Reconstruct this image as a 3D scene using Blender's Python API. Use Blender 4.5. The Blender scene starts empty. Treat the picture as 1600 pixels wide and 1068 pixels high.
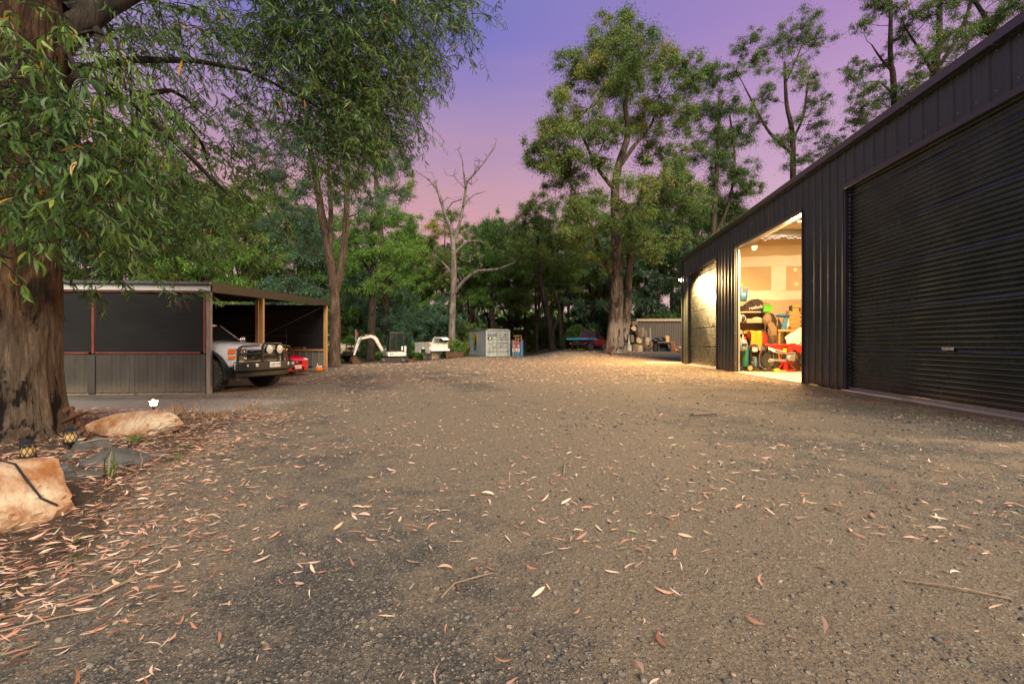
import bpy, bmesh, math, random
import numpy as np
from mathutils import Vector, Matrix, Euler
random.seed(7)
RNG = np.random.default_rng(11)
R = math.radians
F = 711.1          # focal length of the lens in photo pixels (16 mm on 36 mm, 1600 px wide)
CH = 1.15          # camera height
S = bpy.context.scene
COL = S.collection

# ------------------------------------------------------------------ camera
cam = bpy.data.cameras.new('camera'); cam.lens = 16; cam.sensor_width = 36; cam.shift_y = 3 / 1600
cam.clip_start = 0.05; cam.clip_end = 1500
co = bpy.data.objects.new('camera', cam); COL.objects.link(co)
co.location = (0, 0, CH); co.rotation_euler = (R(90), 0, 0); S.camera = co

# ------------------------------------------------------------------ dusk sky
W = bpy.data.worlds.new('World'); S.world = W; W.use_nodes = True
nt = W.node_tree; nt.nodes.clear()
def N(t, **k):
    n = nt.nodes.new(t)
    for a, b in k.items(): setattr(n, a, b)
    return n
out = N('ShaderNodeOutputWorld'); bg = N('ShaderNodeBackground'); tc = N('ShaderNodeTexCoord')
sp = N('ShaderNodeSeparateXYZ'); nt.links.new(tc.outputs['Generated'], sp.inputs[0])
def ramp(stops, tree=None):
    n = (tree or nt).nodes.new('ShaderNodeValToRGB'); e = n.color_ramp.elements
    e[0].position, e[0].color = stops[0][0], (*stops[0][1], 1)
    e[1].position, e[1].color = stops[-1][0], (*stops[-1][1], 1)
    for p, c in stops[1:-1]:
        q = e.new(p); q.color = (*c, 1)
    return n
# thin streaky cloud: shifts where the pink gives way to violet
mp = N('ShaderNodeMapping'); mp.inputs['Scale'].default_value = (1.2, 1.2, 9)
cn = N('ShaderNodeTexNoise'); cn.inputs['Scale'].default_value = 1.6; cn.inputs['Detail'].default_value = 5; cn.inputs['Roughness'].default_value = .5
nt.links.new(tc.outputs['Generated'], mp.inputs[0]); nt.links.new(mp.outputs[0], cn.inputs[0])
m1 = N('ShaderNodeMath', operation='MULTIPLY_ADD'); m1.inputs[1].default_value = .10; m1.inputs[2].default_value = -.05
nt.links.new(cn.outputs[0], m1.inputs[0])
m2 = N('ShaderNodeMath', operation='ADD'); nt.links.new(m1.outputs[0], m2.inputs[0]); nt.links.new(sp.outputs['Z'], m2.inputs[1])
rA = ramp([(0, (.80, .56, .50)), (.10, (.80, .50, .47)), (.20, (.74, .38, .41)), (.316, (.60, .345, .42)), (.428, (.41, .28, .50)), (.555, (.215, .20, .56)), (.72, (.19, .215, .47)), (1, (.20, .24, .40))])
rB = ramp([(0, (.80, .56, .52)), (.12, (.76, .50, .56)), (.27, (.66, .42, .58)), (.40, (.54, .34, .56)), (.50, (.47, .285, .545)), (.60, (.38, .24, .53)), (.76, (.24, .24, .46)), (1, (.20, .24, .40))])
nt.links.new(m2.outputs[0], rA.inputs[0]); nt.links.new(m2.outputs[0], rB.inputs[0])
mr = N('ShaderNodeMapRange'); mr.inputs['From Min'].default_value = -.05; mr.inputs['From Max'].default_value = .55
nt.links.new(sp.outputs['X'], mr.inputs[0])
mx = N('ShaderNodeMix', data_type='RGBA'); nt.links.new(mr.outputs[0], mx.inputs[0]); nt.links.new(rA.outputs[0], mx.inputs[6]); nt.links.new(rB.outputs[0], mx.inputs[7])
nt.links.new(mx.outputs[2], bg.inputs[0]); bg.inputs[1].default_value = 1.0
nt.links.new(bg.outputs[0], out.inputs[0])

# ------------------------------------------------------------------ the last daylight: one very soft sun
sl = bpy.data.lights.new('sun', 'SUN'); sl.energy = 7.0; sl.angle = R(38); sl.color = (1, .90, .66)
so = bpy.data.objects.new('sun', sl); COL.objects.link(so); so.rotation_euler = (R(50), 0, R(20))
S.view_settings.view_transform = 'Standard'; S.view_settings.look = 'None'; S.view_settings.exposure = 0; S.view_settings.gamma = 1
S.cycles.max_bounces = 6; S.cycles.transparent_max_bounces = 4; S.cycles.caustics_reflective = False; S.cycles.caustics_refractive = False
S.cycles.sample_clamp_indirect = 4

# ------------------------------------------------------------------ helpers
def at(px, py, Y):
    return Vector(((px - 800) / F * Y, Y, CH + (537 - py) / F * Y))
def tag(o, label=None, cat=None, group=None, kind=None):
    if label: o['label'] = label
    if cat: o['category'] = cat
    if group: o['group'] = group
    if kind: o['kind'] = kind
    return o
def thing(name, label, cat, loc=(0, 0, 0), rz=0, group=None, rot=None):
    o = bpy.data.objects.new(name, None); COL.objects.link(o); o.empty_display_size = .1
    o.location = loc; o.rotation_euler = rot or (0, 0, rz)
    return tag(o, label, cat, group)
def copy_tree(o, parent=None):
    c = o.copy(); COL.objects.link(c)
    if parent: c.parent = parent
    for ch in list(o.children): copy_tree(ch, c)
    return c
def dup(o, loc, rz=0, label=None, scale=None):
    c = copy_tree(o); c.location = loc; c.rotation_euler = (0, 0, rz)
    if scale: c.scale = scale
    if label: c['label'] = label
    return c

class MB:
    def __init__(s): s.v = []; s.f = []
    def add(s, vs, fs):
        n = len(s.v); s.v += [tuple(v) for v in vs]; s.f += [tuple(i + n for i in f) for f in fs]; return s
    def box(s, c, d, rot=None):
        x, y, z = d[0] / 2, d[1] / 2, d[2] / 2
        vs = [Vector((a, b, e)) for a in (-x, x) for b in (-y, y) for e in (-z, z)]
        if rot:
            m = Euler(rot).to_matrix(); vs = [m @ v for v in vs]
        c = Vector(c)
        return s.add([v + c for v in vs], [(0, 1, 3, 2), (4, 6, 7, 5), (0, 4, 5, 1), (2, 3, 7, 6), (0, 2, 6, 4), (1, 5, 7, 3)])
    def bx(s, x0, x1, y0, y1, z0, z1):
        return s.box(((x0 + x1) / 2, (y0 + y1) / 2, (z0 + z1) / 2), (abs(x1 - x0), abs(y1 - y0), abs(z1 - z0)))
    def tube(s, pts, rad, n=8, caps=True, closed=False):
        pts = [Vector(p) for p in pts]
        if not hasattr(rad, '__len__'): rad = [rad] * len(pts)
        k = len(pts); up = None; rings = []
        for i in range(k):
            if closed: d = pts[(i + 1) % k] - pts[i - 1]
            else: d = pts[min(i + 1, k - 1)] - pts[max(i - 1, 0)]
            if d.length < 1e-9: d = Vector((0, 0, 1))
            d.normalize()
            if up is None:
                up = Vector((0, 0, 1)) if abs(d.z) < .9 else Vector((1, 0, 0))
            u = (up - d * up.dot(d))
            if u.length < 1e-6: u = d.orthogonal()
            u.normalize(); w = d.cross(u); up = u
            rings.append([pts[i] + (u * math.cos(2 * math.pi * j / n) + w * math.sin(2 * math.pi * j / n)) * rad[i] for j in range(n)])
        vs = [v for r in rings for v in r]; fs = []
        for i in range(k if closed else k - 1):
            a = i * n; b = ((i + 1) % k) * n
            fs += [(a + j, a + (j + 1) % n, b + (j + 1) % n, b + j) for j in range(n)]
        if caps and not closed: fs += [tuple(range(n - 1, -1, -1)), tuple((k - 1) * n + j for j in range(n))]
        return s.add(vs, fs)
    def cyl(s, p0, p1, r0, r1=None, n=14): return s.tube([p0, p1], [r0, r0 if r1 is None else r1], n)
    def lathe(s, prof, c=(0, 0, 0), axis='z', n=24):
        vs = []; c = Vector(c)
        for r, t in prof:
            for j in range(n):
                a = 2 * math.pi * j / n; p, q = r * math.cos(a), r * math.sin(a)
                vs.append(c + Vector({'z': (p, q, t), 'y': (p, t, q), 'x': (t, p, q)}[axis]))
        k = len(prof)
        fs = [(i * n + j, i * n + (j + 1) % n, (i + 1) * n + (j + 1) % n, (i + 1) * n + j) for i in range(k - 1) for j in range(n)]
        if prof[0][0] > 1e-4: fs.append(tuple(range(n - 1, -1, -1)))
        if prof[-1][0] > 1e-4: fs.append(tuple((k - 1) * n + j for j in range(n)))
        return s.add(vs, fs)
    def prism(s, poly, axis, a, b):
        k = len(poly)
        def P(p, t): return {'x': (t, p[0], p[1]), 'y': (p[0], t, p[1]), 'z': (p[0], p[1], t)}[axis]
        vs = [P(p, a) for p in poly] + [P(p, b) for p in poly]
        return s.add(vs, [tuple(range(k)), tuple(range(2 * k - 1, k - 1, -1))] + [(i, k + i, k + (i + 1) % k, (i + 1) % k) for i in range(k)])
    def loft(s, rings, caps=True):
        n = len(rings[0]); vs = [v for r in rings for v in r]; fs = []
        for i in range(len(rings) - 1):
            fs += [(i * n + j, i * n + (j + 1) % n, (i + 1) * n + (j + 1) % n, (i + 1) * n + j) for j in range(n)]
        if caps: fs += [tuple(range(n - 1, -1, -1)), tuple((len(rings) - 1) * n + j for j in range(n))]
        return s.add(vs, fs)
    def ell(s, c, r, nu=12, nv=8):
        if not hasattr(r, '__len__'): r = (r, r, r)
        prof = [(math.sin(math.pi * i / nv), -math.cos(math.pi * i / nv)) for i in range(nv + 1)]
        t = MB().lathe(prof, n=nu)
        return s.add([(v[0] * r[0] + c[0], v[1] * r[1] + c[1], v[2] * r[2] + c[2]) for v in t.v], t.f)
    def xf(s, m): s.v = [tuple(m @ Vector(v)) for v in s.v]; return s
    def cat(s, o): return s.add(o.v, o.f)

def fix(me, smooth, ang=35):
    bm = bmesh.new(); bm.from_mesh(me); bmesh.ops.remove_doubles(bm, verts=bm.verts, dist=1e-5)
    bmesh.ops.recalc_face_normals(bm, faces=bm.faces); bm.to_mesh(me); bm.free()
    if smooth:
        me.polygons.foreach_set('use_smooth', [True] * len(me.polygons)); me.set_sharp_from_angle(angle=R(ang))
def obj(name, mb, m, parent=None, smooth=True, bevel=0, ang=35, loc=None, rz=None, kind=None, seg=2):
    me = bpy.data.meshes.new(name); me.from_pydata(mb.v, [], mb.f); me.update(); fix(me, smooth, ang)
    o = bpy.data.objects.new(name, me); COL.objects.link(o)
    if m is not None: me.materials.append(m)
    if parent: o.parent = parent
    if loc is not None: o.location = loc
    if rz is not None: o.rotation_euler = (0, 0, rz)
    if bevel:
        b = o.modifiers.new('bevel', 'BEVEL'); b.width = bevel; b.segments = seg; b.limit_method = 'ANGLE'; b.angle_limit = R(40)
        me.polygons.foreach_set('use_smooth', [True] * len(me.polygons)); me.set_sharp_from_angle(angle=R(60))
    if kind: o['kind'] = kind
    return o
def mesh_np(name, v, f, m, parent=None, attr=None, smooth=False, kind=None):
    me = bpy.data.meshes.new(name); nf, k = f.shape
    me.vertices.add(len(v)); me.vertices.foreach_set('co', v.astype(np.float32).ravel())
    me.loops.add(nf * k); me.loops.foreach_set('vertex_index', f.astype(np.int32).ravel())
    me.polygons.add(nf); me.polygons.foreach_set('loop_start', np.arange(0, nf * k, k, dtype=np.int32))
    if smooth: me.polygons.foreach_set('use_smooth', np.ones(nf, dtype=bool))
    me.update(calc_edges=True)
    for an, av in (attr or {}).items():
        a = me.attributes.new(an, 'FLOAT', 'POINT'); a.data.foreach_set('value', av.astype(np.float32))
    me.materials.append(m)
    o = bpy.data.objects.new(name, me); COL.objects.link(o)
    if parent: o.parent = parent
    if kind: o['kind'] = kind
    return o
def carve(o, cut):
    me = bpy.data.meshes.new('cutter'); me.from_pydata(cut.v, [], cut.f); fix(me, False)
    c = bpy.data.objects.new('cutter', me); COL.objects.link(c); c.parent = o.parent
    m = o.modifiers.new('cut', 'BOOLEAN'); m.object = c; m.operation = 'DIFFERENCE'; m.solver = 'EXACT'
    bpy.context.view_layer.update()
    dg = bpy.context.evaluated_depsgraph_get()
    n = bpy.data.meshes.new_from_object(o.evaluated_get(dg)); o.modifiers.clear(); o.data = n
    bpy.data.objects.remove(c)
    n.polygons.foreach_set('use_smooth', [True] * len(n.polygons)); n.set_sharp_from_angle(angle=R(32))
def text(name, body, size, m, parent, loc, rot, ext=.002, align='CENTER', sx=1):
    cu = bpy.data.curves.new(name, 'FONT'); cu.body = body; cu.size = size; cu.extrude = ext; cu.align_x = align; cu.align_y = 'CENTER'
    cu.materials.append(m)
    o = bpy.data.objects.new(name, cu); COL.objects.link(o); o.parent = parent; o.location = loc; o.rotation_euler = rot; o.scale = (sx, 1, 1)
    return o

# vectorised value noise
def vnoise(x, y, z=0, seed=0):
    x = np.asarray(x, float); y = np.asarray(y, float); z = np.asarray(z, float) + np.zeros_like(x)
    xi, yi, zi = np.floor(x).astype(np.int64), np.floor(y).astype(np.int64), np.floor(z).astype(np.int64)
    fx, fy, fz = x - xi, y - yi, z - zi
    fx, fy, fz = [t * t * (3 - 2 * t) for t in (fx, fy, fz)]
    def h(a, b, c):
        n = (a * 374761393 + b * 668265263 + c * 2147483647 + seed * 974634777) & 0xffffffff
        n = ((n ^ (n >> 13)) * 1274126177) & 0xffffffff
        return ((n ^ (n >> 16)) & 0xffff) / 65535.0
    r = 0
    for a in (0, 1):
        for b in (0, 1):
            for c in (0, 1):
                r = r + h(xi + a, yi + b, zi + c) * (fx if a else 1 - fx) * (fy if b else 1 - fy) * (fz if c else 1 - fz)
    return r * 2 - 1
def fbm(x, y, z=0, o=4, seed=0):
    t = 0; a = 1; s = 0
    for i in range(o):
        t = t + a * vnoise(np.asarray(x) * 2 ** i, np.asarray(y) * 2 ** i, np.asarray(z) * 2 ** i, seed + i); s += a; a *= .5
    return t / s
def sst(a, b, x):
    t = np.clip((np.asarray(x, float) - a) / (b - a), 0, 1); return t * t * (3 - 2 * t)
def macro(X, Y):
    X = np.asarray(X, float); Y = np.asarray(Y, float)
    z = .55 * sst(27, 35, Y) * sst(1, 5, X) - .28 * sst(22, 34, Y) * sst(3, 8, -X)
    z = z + .10 * sst(2.3, 4.2, -X) * (1 - sst(5.5, 8, Y)) * sst(1, 2.5, Y)          # the litter bank round the near tree
    z = z + .5 * sst(48, 80, Y)
    return z
def height(X, Y):
    X = np.asarray(X, float); Y = np.asarray(Y, float)
    near = 1 - sst(10, 22, Y)
    yard = 1 - sst(5.6, 7.0, X - .1125 * Y)     # flat under the shed
    return macro(X, Y) + yard * (.010 * fbm(X * 1.3, Y * 1.3, 0, 3, 5) + near * .006 * fbm(X * 9, Y * 9, 0, 3, 9))
def zg(X, Y): return float(height(X, Y))

# ------------------------------------------------------------------ materials
def newmat(name):
    m = bpy.data.materials.new(name); m.use_nodes = True
    t = m.node_tree; return m, t, t.nodes['Principled BSDF']
def mat(name, col, rough=.6, metal=0, var=.15, scale=4, col2=None, bump=0, bscale=40, stretch=(1, 1, 1), detail=5, emit=None, estr=1, spec=.5, coat=0, rvar=.1, thresh=None):
    """base colour broken up by noise, matching roughness breakup, fine bump"""
    m, t, b = newmat(name)
    L = t.links.new
    c = t.nodes.new('ShaderNodeTexCoord'); mp = t.nodes.new('ShaderNodeMapping'); mp.inputs['Scale'].default_value = stretch
    L(c.outputs['Object'], mp.inputs[0])
    n = t.nodes.new('ShaderNodeTexNoise'); n.inputs['Scale'].default_value = scale; n.inputs['Detail'].default_value = detail; n.inputs['Roughness'].default_value = .65
    L(mp.outputs[0], n.inputs[0])
    lo = tuple(x * (1 - var) for x in col); hi = tuple(min(1, x * (1 + var)) for x in col)
    if col2: hi = col2; lo = col
    a, z = thresh or (.3, .7)
    r = ramp([(a, lo), (z, hi)], t); L(n.outputs[0], r.inputs[0]); L(r.outputs[0], b.inputs['Base Color'])
    b.inputs['Metallic'].default_value = metal; b.inputs['Specular IOR Level'].default_value = spec; b.inputs['Coat Weight'].default_value = coat; b.inputs['Coat Roughness'].default_value = .08
    q = t.nodes.new('ShaderNodeMapRange'); q.inputs['To Min'].default_value = max(.02, rough - rvar); q.inputs['To Max'].default_value = min(1, rough + rvar)
    L(n.outputs[0], q.inputs[0]); L(q.outputs[0], b.inputs['Roughness'])
    if bump:
        n2 = t.nodes.new('ShaderNodeTexNoise'); n2.inputs['Scale'].default_value = bscale; n2.inputs['Detail'].default_value = 4; L(mp.outputs[0], n2.inputs[0])
        bp = t.nodes.new('ShaderNodeBump'); bp.inputs['Strength'].default_value = bump; bp.inputs['Distance'].default_value = .02
        L(n2.outputs[0], bp.inputs['Height']); L(bp.outputs[0], b.inputs['Normal'])
    if emit:
        b.inputs['Emission Color'].default_value = (*emit, 1); b.inputs['Emission Strength'].default_value = estr
    return m
def leafmat(name, stops, trans=.3, rough=.5, rnd=.25, spec=.35):
    """leaves: colour by a per-leaf random value, a little light passes through"""
    m, t, b = newmat(name); L = t.links.new
    a = t.nodes.new('ShaderNodeAttribute'); a.attribute_name = 'v'
    oi = t.nodes.new('ShaderNodeObjectInfo')
    md = t.nodes.new('ShaderNodeMath'); md.operation = 'MULTIPLY_ADD'; md.inputs[1].default_value = rnd; L(oi.outputs['Random'], md.inputs[0]); L(a.outputs['Fac'], md.inputs[2])
    sb = t.nodes.new('ShaderNodeMath'); sb.operation = 'SUBTRACT'; sb.inputs[1].default_value = rnd / 2; L(md.outputs[0], sb.inputs[0])
    r = ramp(stops, t); L(sb.outputs[0], r.inputs[0]); L(r.outputs[0], b.inputs['Base Color'])
    b.inputs['Roughness'].default_value = rough; b.inputs['Specular IOR Level'].default_value = spec
    tr = t.nodes.new('ShaderNodeBsdfTranslucent'); L(r.outputs[0], tr.inputs[0])
    mx = t.nodes.new('ShaderNodeMixShader'); mx.inputs[0].default_value = trans
    o = t.nodes['Material Output']; L(b.outputs[0], mx.inputs[1]); L(tr.outputs[0], mx.inputs[2]); L(mx.outputs[0], o.inputs[0])
    return m
def barkmat(name, c1, c2, c3, sc=1, bump=1.0, dist=.05, foot=None):
    """stringy bark: fissures stretched up the trunk and large dark or bare patches"""
    m, t, b = newmat(name); L = t.links.new
    c = t.nodes.new('ShaderNodeTexCoord')
    mp = t.nodes.new('ShaderNodeMapping'); mp.inputs['Scale'].default_value = (9 * sc, 9 * sc, 1.1 * sc); L(c.outputs['Object'], mp.inputs[0])
    n = t.nodes.new('ShaderNodeTexNoise'); n.inputs['Scale'].default_value = 1.5; n.inputs['Detail'].default_value = 8; n.inputs['Roughness'].default_value = .7; n.inputs['Distortion'].default_value = .6; L(mp.outputs[0], n.inputs[0])
    n3 = t.nodes.new('ShaderNodeTexNoise'); n3.inputs['Scale'].default_value = 8; n3.inputs['Detail'].default_value = 6; n3.inputs['Roughness'].default_value = .7; L(mp.outputs[0], n3.inputs[0])
    mp2 = t.nodes.new('ShaderNodeMapping'); mp2.inputs['Scale'].default_value = (1.6 * sc, 1.6 * sc, .7 * sc); L(c.outputs['Object'], mp2.inputs[0])
    n2 = t.nodes.new('ShaderNodeTexNoise'); n2.inputs['Scale'].default_value = 1.6; n2.inputs['Detail'].default_value = 7; n2.inputs['Roughness'].default_value = .62; n2.inputs['Distortion'].default_value = .8; L(mp2.outputs[0], n2.inputs[0])
    r = ramp([(.3, tuple(x * .45 for x in c1)), (.47, c1), (.68, c2)], t); L(n.outputs[0], r.inputs[0])
    r3 = ramp([(.25, (.55, .55, .55)), (.7, (1.15, 1.15, 1.15))], t); L(n3.outputs[0], r3.inputs[0])
    mu = t.nodes.new('ShaderNodeMix'); mu.data_type = 'RGBA'; mu.blend_type = 'MULTIPLY'; mu.inputs[0].default_value = 1; L(r.outputs[0], mu.inputs[6]); L(r3.outputs[0], mu.inputs[7])
    rg2 = t.nodes.new('ShaderNodeMath'); rg2.operation = 'MULTIPLY_ADD'; rg2.inputs[1].default_value = .38; L(n.outputs[0], rg2.inputs[0]); L(n2.outputs[0], rg2.inputs[2])
    r2 = ramp([(.74, (0, 0, 0)), (.79, (1, 1, 1))], t); L(rg2.outputs[0], r2.inputs[0])
    mx = t.nodes.new('ShaderNodeMix'); mx.data_type = 'RGBA'; L(r2.outputs[0], mx.inputs[0]); L(mu.outputs[2], mx.inputs[6]); mx.inputs[7].default_value = (*c3, 1)
    res = mx.outputs[2]
    if foot:    # the lowest stretch has shed its dark outer bark
        sx = t.nodes.new('ShaderNodeSeparateXYZ'); L(c.outputs['Object'], sx.inputs[0])
        zz_ = t.nodes.new('ShaderNodeMath'); zz_.operation = 'MULTIPLY_ADD'; zz_.inputs[1].default_value = 1.6; L(n2.outputs[0], zz_.inputs[0]); L(sx.outputs['Z'], zz_.inputs[2])
        rz_ = ramp([(.0, (1, 1, 1)), (1, (0, 0, 0))], t); mr_ = t.nodes.new('ShaderNodeMapRange'); mr_.inputs['From Min'].default_value = foot[0]; mr_.inputs['From Max'].default_value = foot[0] + .5; L(zz_.outputs[0], mr_.inputs[0]); L(mr_.outputs[0], rz_.inputs[0])
        fr = ramp([(.3, tuple(x * .5 for x in foot[1])), (.5, foot[1]), (.7, foot[2])], t); L(n.outputs[0], fr.inputs[0])
        m4 = t.nodes.new('ShaderNodeMix'); m4.data_type = 'RGBA'; L(rz_.outputs[0], m4.inputs[0]); L(res, m4.inputs[6]); L(fr.outputs[0], m4.inputs[7])
        m5 = t.nodes.new('ShaderNodeMix'); m5.data_type = 'RGBA'; L(r2.outputs[0], m5.inputs[0]); L(m4.outputs[2], m5.inputs[6]); m5.inputs[7].default_value = (*c3, 1); res = m5.outputs[2]
    L(res, b.inputs['Base Color']); b.inputs['Roughness'].default_value = .9; b.inputs['Specular IOR Level'].default_value = .2
    ad = t.nodes.new('ShaderNodeMath'); ad.operation = 'MULTIPLY_ADD'; ad.inputs[1].default_value = .35; L(n3.outputs[0], ad.inputs[0]); L(n.outputs[0], ad.inputs[2])
    bp = t.nodes.new('ShaderNodeBump'); bp.inputs['Strength'].default_value = bump; bp.inputs['Distance'].default_value = dist; L(ad.outputs[0], bp.inputs['Height']); L(bp.outputs[0], b.inputs['Normal'])
    return m
def groundmat():
    m, t, b = newmat('gravel and dust'); L = t.links.new
    c = t.nodes.new('ShaderNodeTexCoord'); O = c.outputs['Object']
    def noise(s, d=5, r=.6, w=None):
        n = t.nodes.new('ShaderNodeTexNoise'); n.inputs['Scale'].default_value = s; n.inputs['Detail'].default_value = d; n.inputs['Roughness'].default_value = r
        L(O if w is None else w, n.inputs[0]); return n.outputs[0]
    def mix(f, a, z, bt='MIX'):
        x = t.nodes.new('ShaderNodeMix'); x.data_type = 'RGBA'; x.blend_type = bt
        if isinstance(f, float): x.inputs[0].default_value = f
        else: L(f, x.inputs[0])
        for i, q in ((6, a), (7, z)):
            if isinstance(q, tuple): x.inputs[i].default_value = (*q, 1)
            else: L(q, x.inputs[i])
        return x.outputs[2]
    def rp(src, *st):
        r = ramp(list(st), t); L(src, r.inputs[0]); return r.outputs[0]
    def vor(s, feat='F1', out='Distance'):
        v = t.nodes.new('ShaderNodeTexVoronoi'); v.inputs['Scale'].default_value = s; v.feature = feat; v.inputs['Randomness'].default_value = 1; L(O, v.inputs['Vector']); return v
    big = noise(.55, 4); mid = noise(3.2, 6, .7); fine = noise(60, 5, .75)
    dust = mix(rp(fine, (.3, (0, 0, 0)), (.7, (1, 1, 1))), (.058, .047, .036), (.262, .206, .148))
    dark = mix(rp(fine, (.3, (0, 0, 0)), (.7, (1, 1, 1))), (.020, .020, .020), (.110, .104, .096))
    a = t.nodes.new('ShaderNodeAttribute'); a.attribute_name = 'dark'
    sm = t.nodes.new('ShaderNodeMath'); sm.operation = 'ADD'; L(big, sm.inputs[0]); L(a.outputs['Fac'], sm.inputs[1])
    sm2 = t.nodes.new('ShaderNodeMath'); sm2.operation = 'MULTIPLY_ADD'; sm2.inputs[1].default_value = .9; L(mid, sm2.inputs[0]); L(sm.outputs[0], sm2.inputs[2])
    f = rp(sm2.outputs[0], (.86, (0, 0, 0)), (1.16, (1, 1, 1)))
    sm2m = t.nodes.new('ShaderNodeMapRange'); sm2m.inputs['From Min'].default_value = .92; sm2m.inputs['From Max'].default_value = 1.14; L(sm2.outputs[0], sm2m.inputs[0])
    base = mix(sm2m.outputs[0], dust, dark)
    # loose stone chips of three sizes, each chip with its own grey
    hs = []
    for s, thr, w in ((20, .36, .6), (48, .42, .95), (100, .45, 1.1)):
        v = vor(s); col = rp(v.outputs['Color'], (.2, (.032, .032, .034)), (.5, (.11, .105, .10)), (.75, (.23, .20, .165)), (1, (.42, .33, .25)))
        msk = t.nodes.new('ShaderNodeMapRange'); msk.inputs['From Min'].default_value = thr; msk.inputs['From Max'].default_value = thr - .1; L(v.outputs['Distance'], msk.inputs[0])
        sel = t.nodes.new('ShaderNodeSeparateColor'); L(v.outputs['Color'], sel.inputs[0])
        gt = t.nodes.new('ShaderNodeMath'); gt.operation = 'GREATER_THAN'; gt.inputs[1].default_value = 1 - w * .55; L(sel.outputs['Green'], gt.inputs[0])
        gw = t.nodes.new('ShaderNodeMath'); gw.operation = 'MULTIPLY_ADD'; gw.inputs[1].default_value = -.45; gw.inputs[2].default_value = 1.03 - w * .55; L(sm2m.outputs[0], gw.inputs[0]); L(gw.outputs[0], gt.inputs[1])
        mm = t.nodes.new('ShaderNodeMath'); mm.operation = 'MULTIPLY'; L(msk.outputs[0], mm.inputs[0]); L(gt.outputs[0], mm.inputs[1])
        base = mix(mm.outputs[0], base, col); hs.append((mm.outputs[0], .5 / s))
    # litter ground (bank and forest floor) and the pale path
    la = t.nodes.new('ShaderNodeAttribute'); la.attribute_name = 'litter'
    lit = mix(noise(25, 6, .8), (.022, .019, .016), (.115, .078, .055))
    lf = t.nodes.new('ShaderNodeMath'); lf.operation = 'MULTIPLY_ADD'; lf.inputs[1].default_value = 1.0; L(la.outputs['Fac'], lf.inputs[0])
    mm5 = t.nodes.new('ShaderNodeMath'); mm5.operation = 'MULTIPLY_ADD'; mm5.inputs[1].default_value = 1.2; mm5.inputs[2].default_value = -.6; L(noise(9, 5, .7), mm5.inputs[0]); L(mm5.outputs[0], lf.inputs[2])
    base = mix(rp(lf.outputs[0], (.4, (0, 0, 0)), (.62, (1, 1, 1))), base, lit)
    pa = t.nodes.new('ShaderNodeAttribute'); pa.attribute_name = 'pale'
    pale = mix(fine, (.24, .22, .20), (.40, .37, .345))
    base = mix(pa.outputs['Fac'], base, pale)
    ga = t.nodes.new('ShaderNodeAttribute'); ga.attribute_name = 'green'
    base = mix(ga.outputs['Fac'], base, mix(noise(14, 6, .8), (.018, .028, .010), (.06, .075, .028)))
    L(base, b.inputs['Base Color']); b.inputs['Roughness'].default_value = .93; b.inputs['Specular IOR Level'].default_value = .25
    hh = noise(160, 4, .8); prev = None
    acc = t.nodes.new('ShaderNodeMath'); acc.operation = 'MULTIPLY'; acc.inputs[1].default_value = .008; L(hh, acc.inputs[0]); cur = acc.outputs[0]
    q = t.nodes.new('ShaderNodeMath'); q.operation = 'MULTIPLY_ADD'; q.inputs[1].default_value = .03; L(noise(14, 5, .7), q.inputs[0]); L(cur, q.inputs[2]); cur = q.outputs[0]
    for s_, am in hs:
        q = t.nodes.new('ShaderNodeMath'); q.operation = 'MULTIPLY_ADD'; q.inputs[1].default_value = am; L(s_, q.inputs[0]); L(cur, q.inputs[2]); cur = q.outputs[0]
    bp = t.nodes.new('ShaderNodeBump'); bp.inputs['Strength'].default_value = .9; bp.inputs['Distance'].default_value = 1.0; L(cur, bp.inputs['Height']); L(bp.outputs[0], b.inputs['Normal'])
    return m
M = {}
M['ground'] = groundmat()
M['steel_dark'] = mat('dark painted cladding', (.078, .100, .090), .42, .35, .25, .8, bump=.10, bscale=1.3, spec=.3, rvar=.1)
M['door_dark'] = mat('dark roller door paint', (.060, .082, .078), .27, .75, .3, 1.2, bump=.04, bscale=1.5, spec=.5, rvar=.06)
M['flash'] = mat('flashing', (.05, .052, .055), .4, 0, .1, 2, spec=.6)
M['galv'] = mat('galvanised steel', (.42, .43, .43), .4, .8, .15, 9)
M['white_metal'] = mat('white painted steel', (.62, .62, .60), .45, 0, .12, 2.5, bump=.02, bscale=8)
M['soffit'] = mat('rusty brown primer', (.18, .085, .04), .7, 0, .3, 5)
M['concrete'] = mat('concrete', (.42, .39, .34), .75, 0, .14, 1.6, bump=.08, bscale=60)
M['screen'] = mat('charcoal shade screen', (.018, .018, .019), .85, 0, .25, 1.5, stretch=(1, 1, 12), bump=.25, bscale=120, spec=.2)
M['fence_grey'] = mat('grey brown corrugated sheet', (.055, .051, .045), .5, 0, .3, 2.5, stretch=(1, 1, .3), spec=.5)
M['fence_pale'] = mat('pale grey sheet inside', (.15, .14, .125), .5, 0, .12, 2.5, stretch=(1, 1, .3))
M['redsteel'] = mat('red oxide steel', (.17, .045, .03), .6, 0, .25, 6, bump=.1)
M['timber'] = mat('yellow pine', (.42, .24, .10), .65, 0, .25, 3, stretch=(6, 6, .6), bump=.1, bscale=30)
M['timber_old'] = mat('weathered timber', (.22, .18, .15), .8, 0, .3, 3, stretch=(9, 9, .6), bump=.3, bscale=20)
M['board'] = mat('plasterboard', (.60, .47, .29), .8, 0, .05, 1)
M['plaster'] = mat('joint compound', (.85, .80, .70), .8, 0, .05, 3)
M['ceil'] = mat('ceiling lining', (.60, .50, .36), .7, 0, .05, 1)
M['rust'] = mat('rust', (.05, .022, .014), .85, .2, .5, 14, col2=(.14, .062, .036), bump=.6, bscale=30)
M['blackm'] = mat('black paint', (.014, .014, .015), .35, 0, .2, 5)
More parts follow.
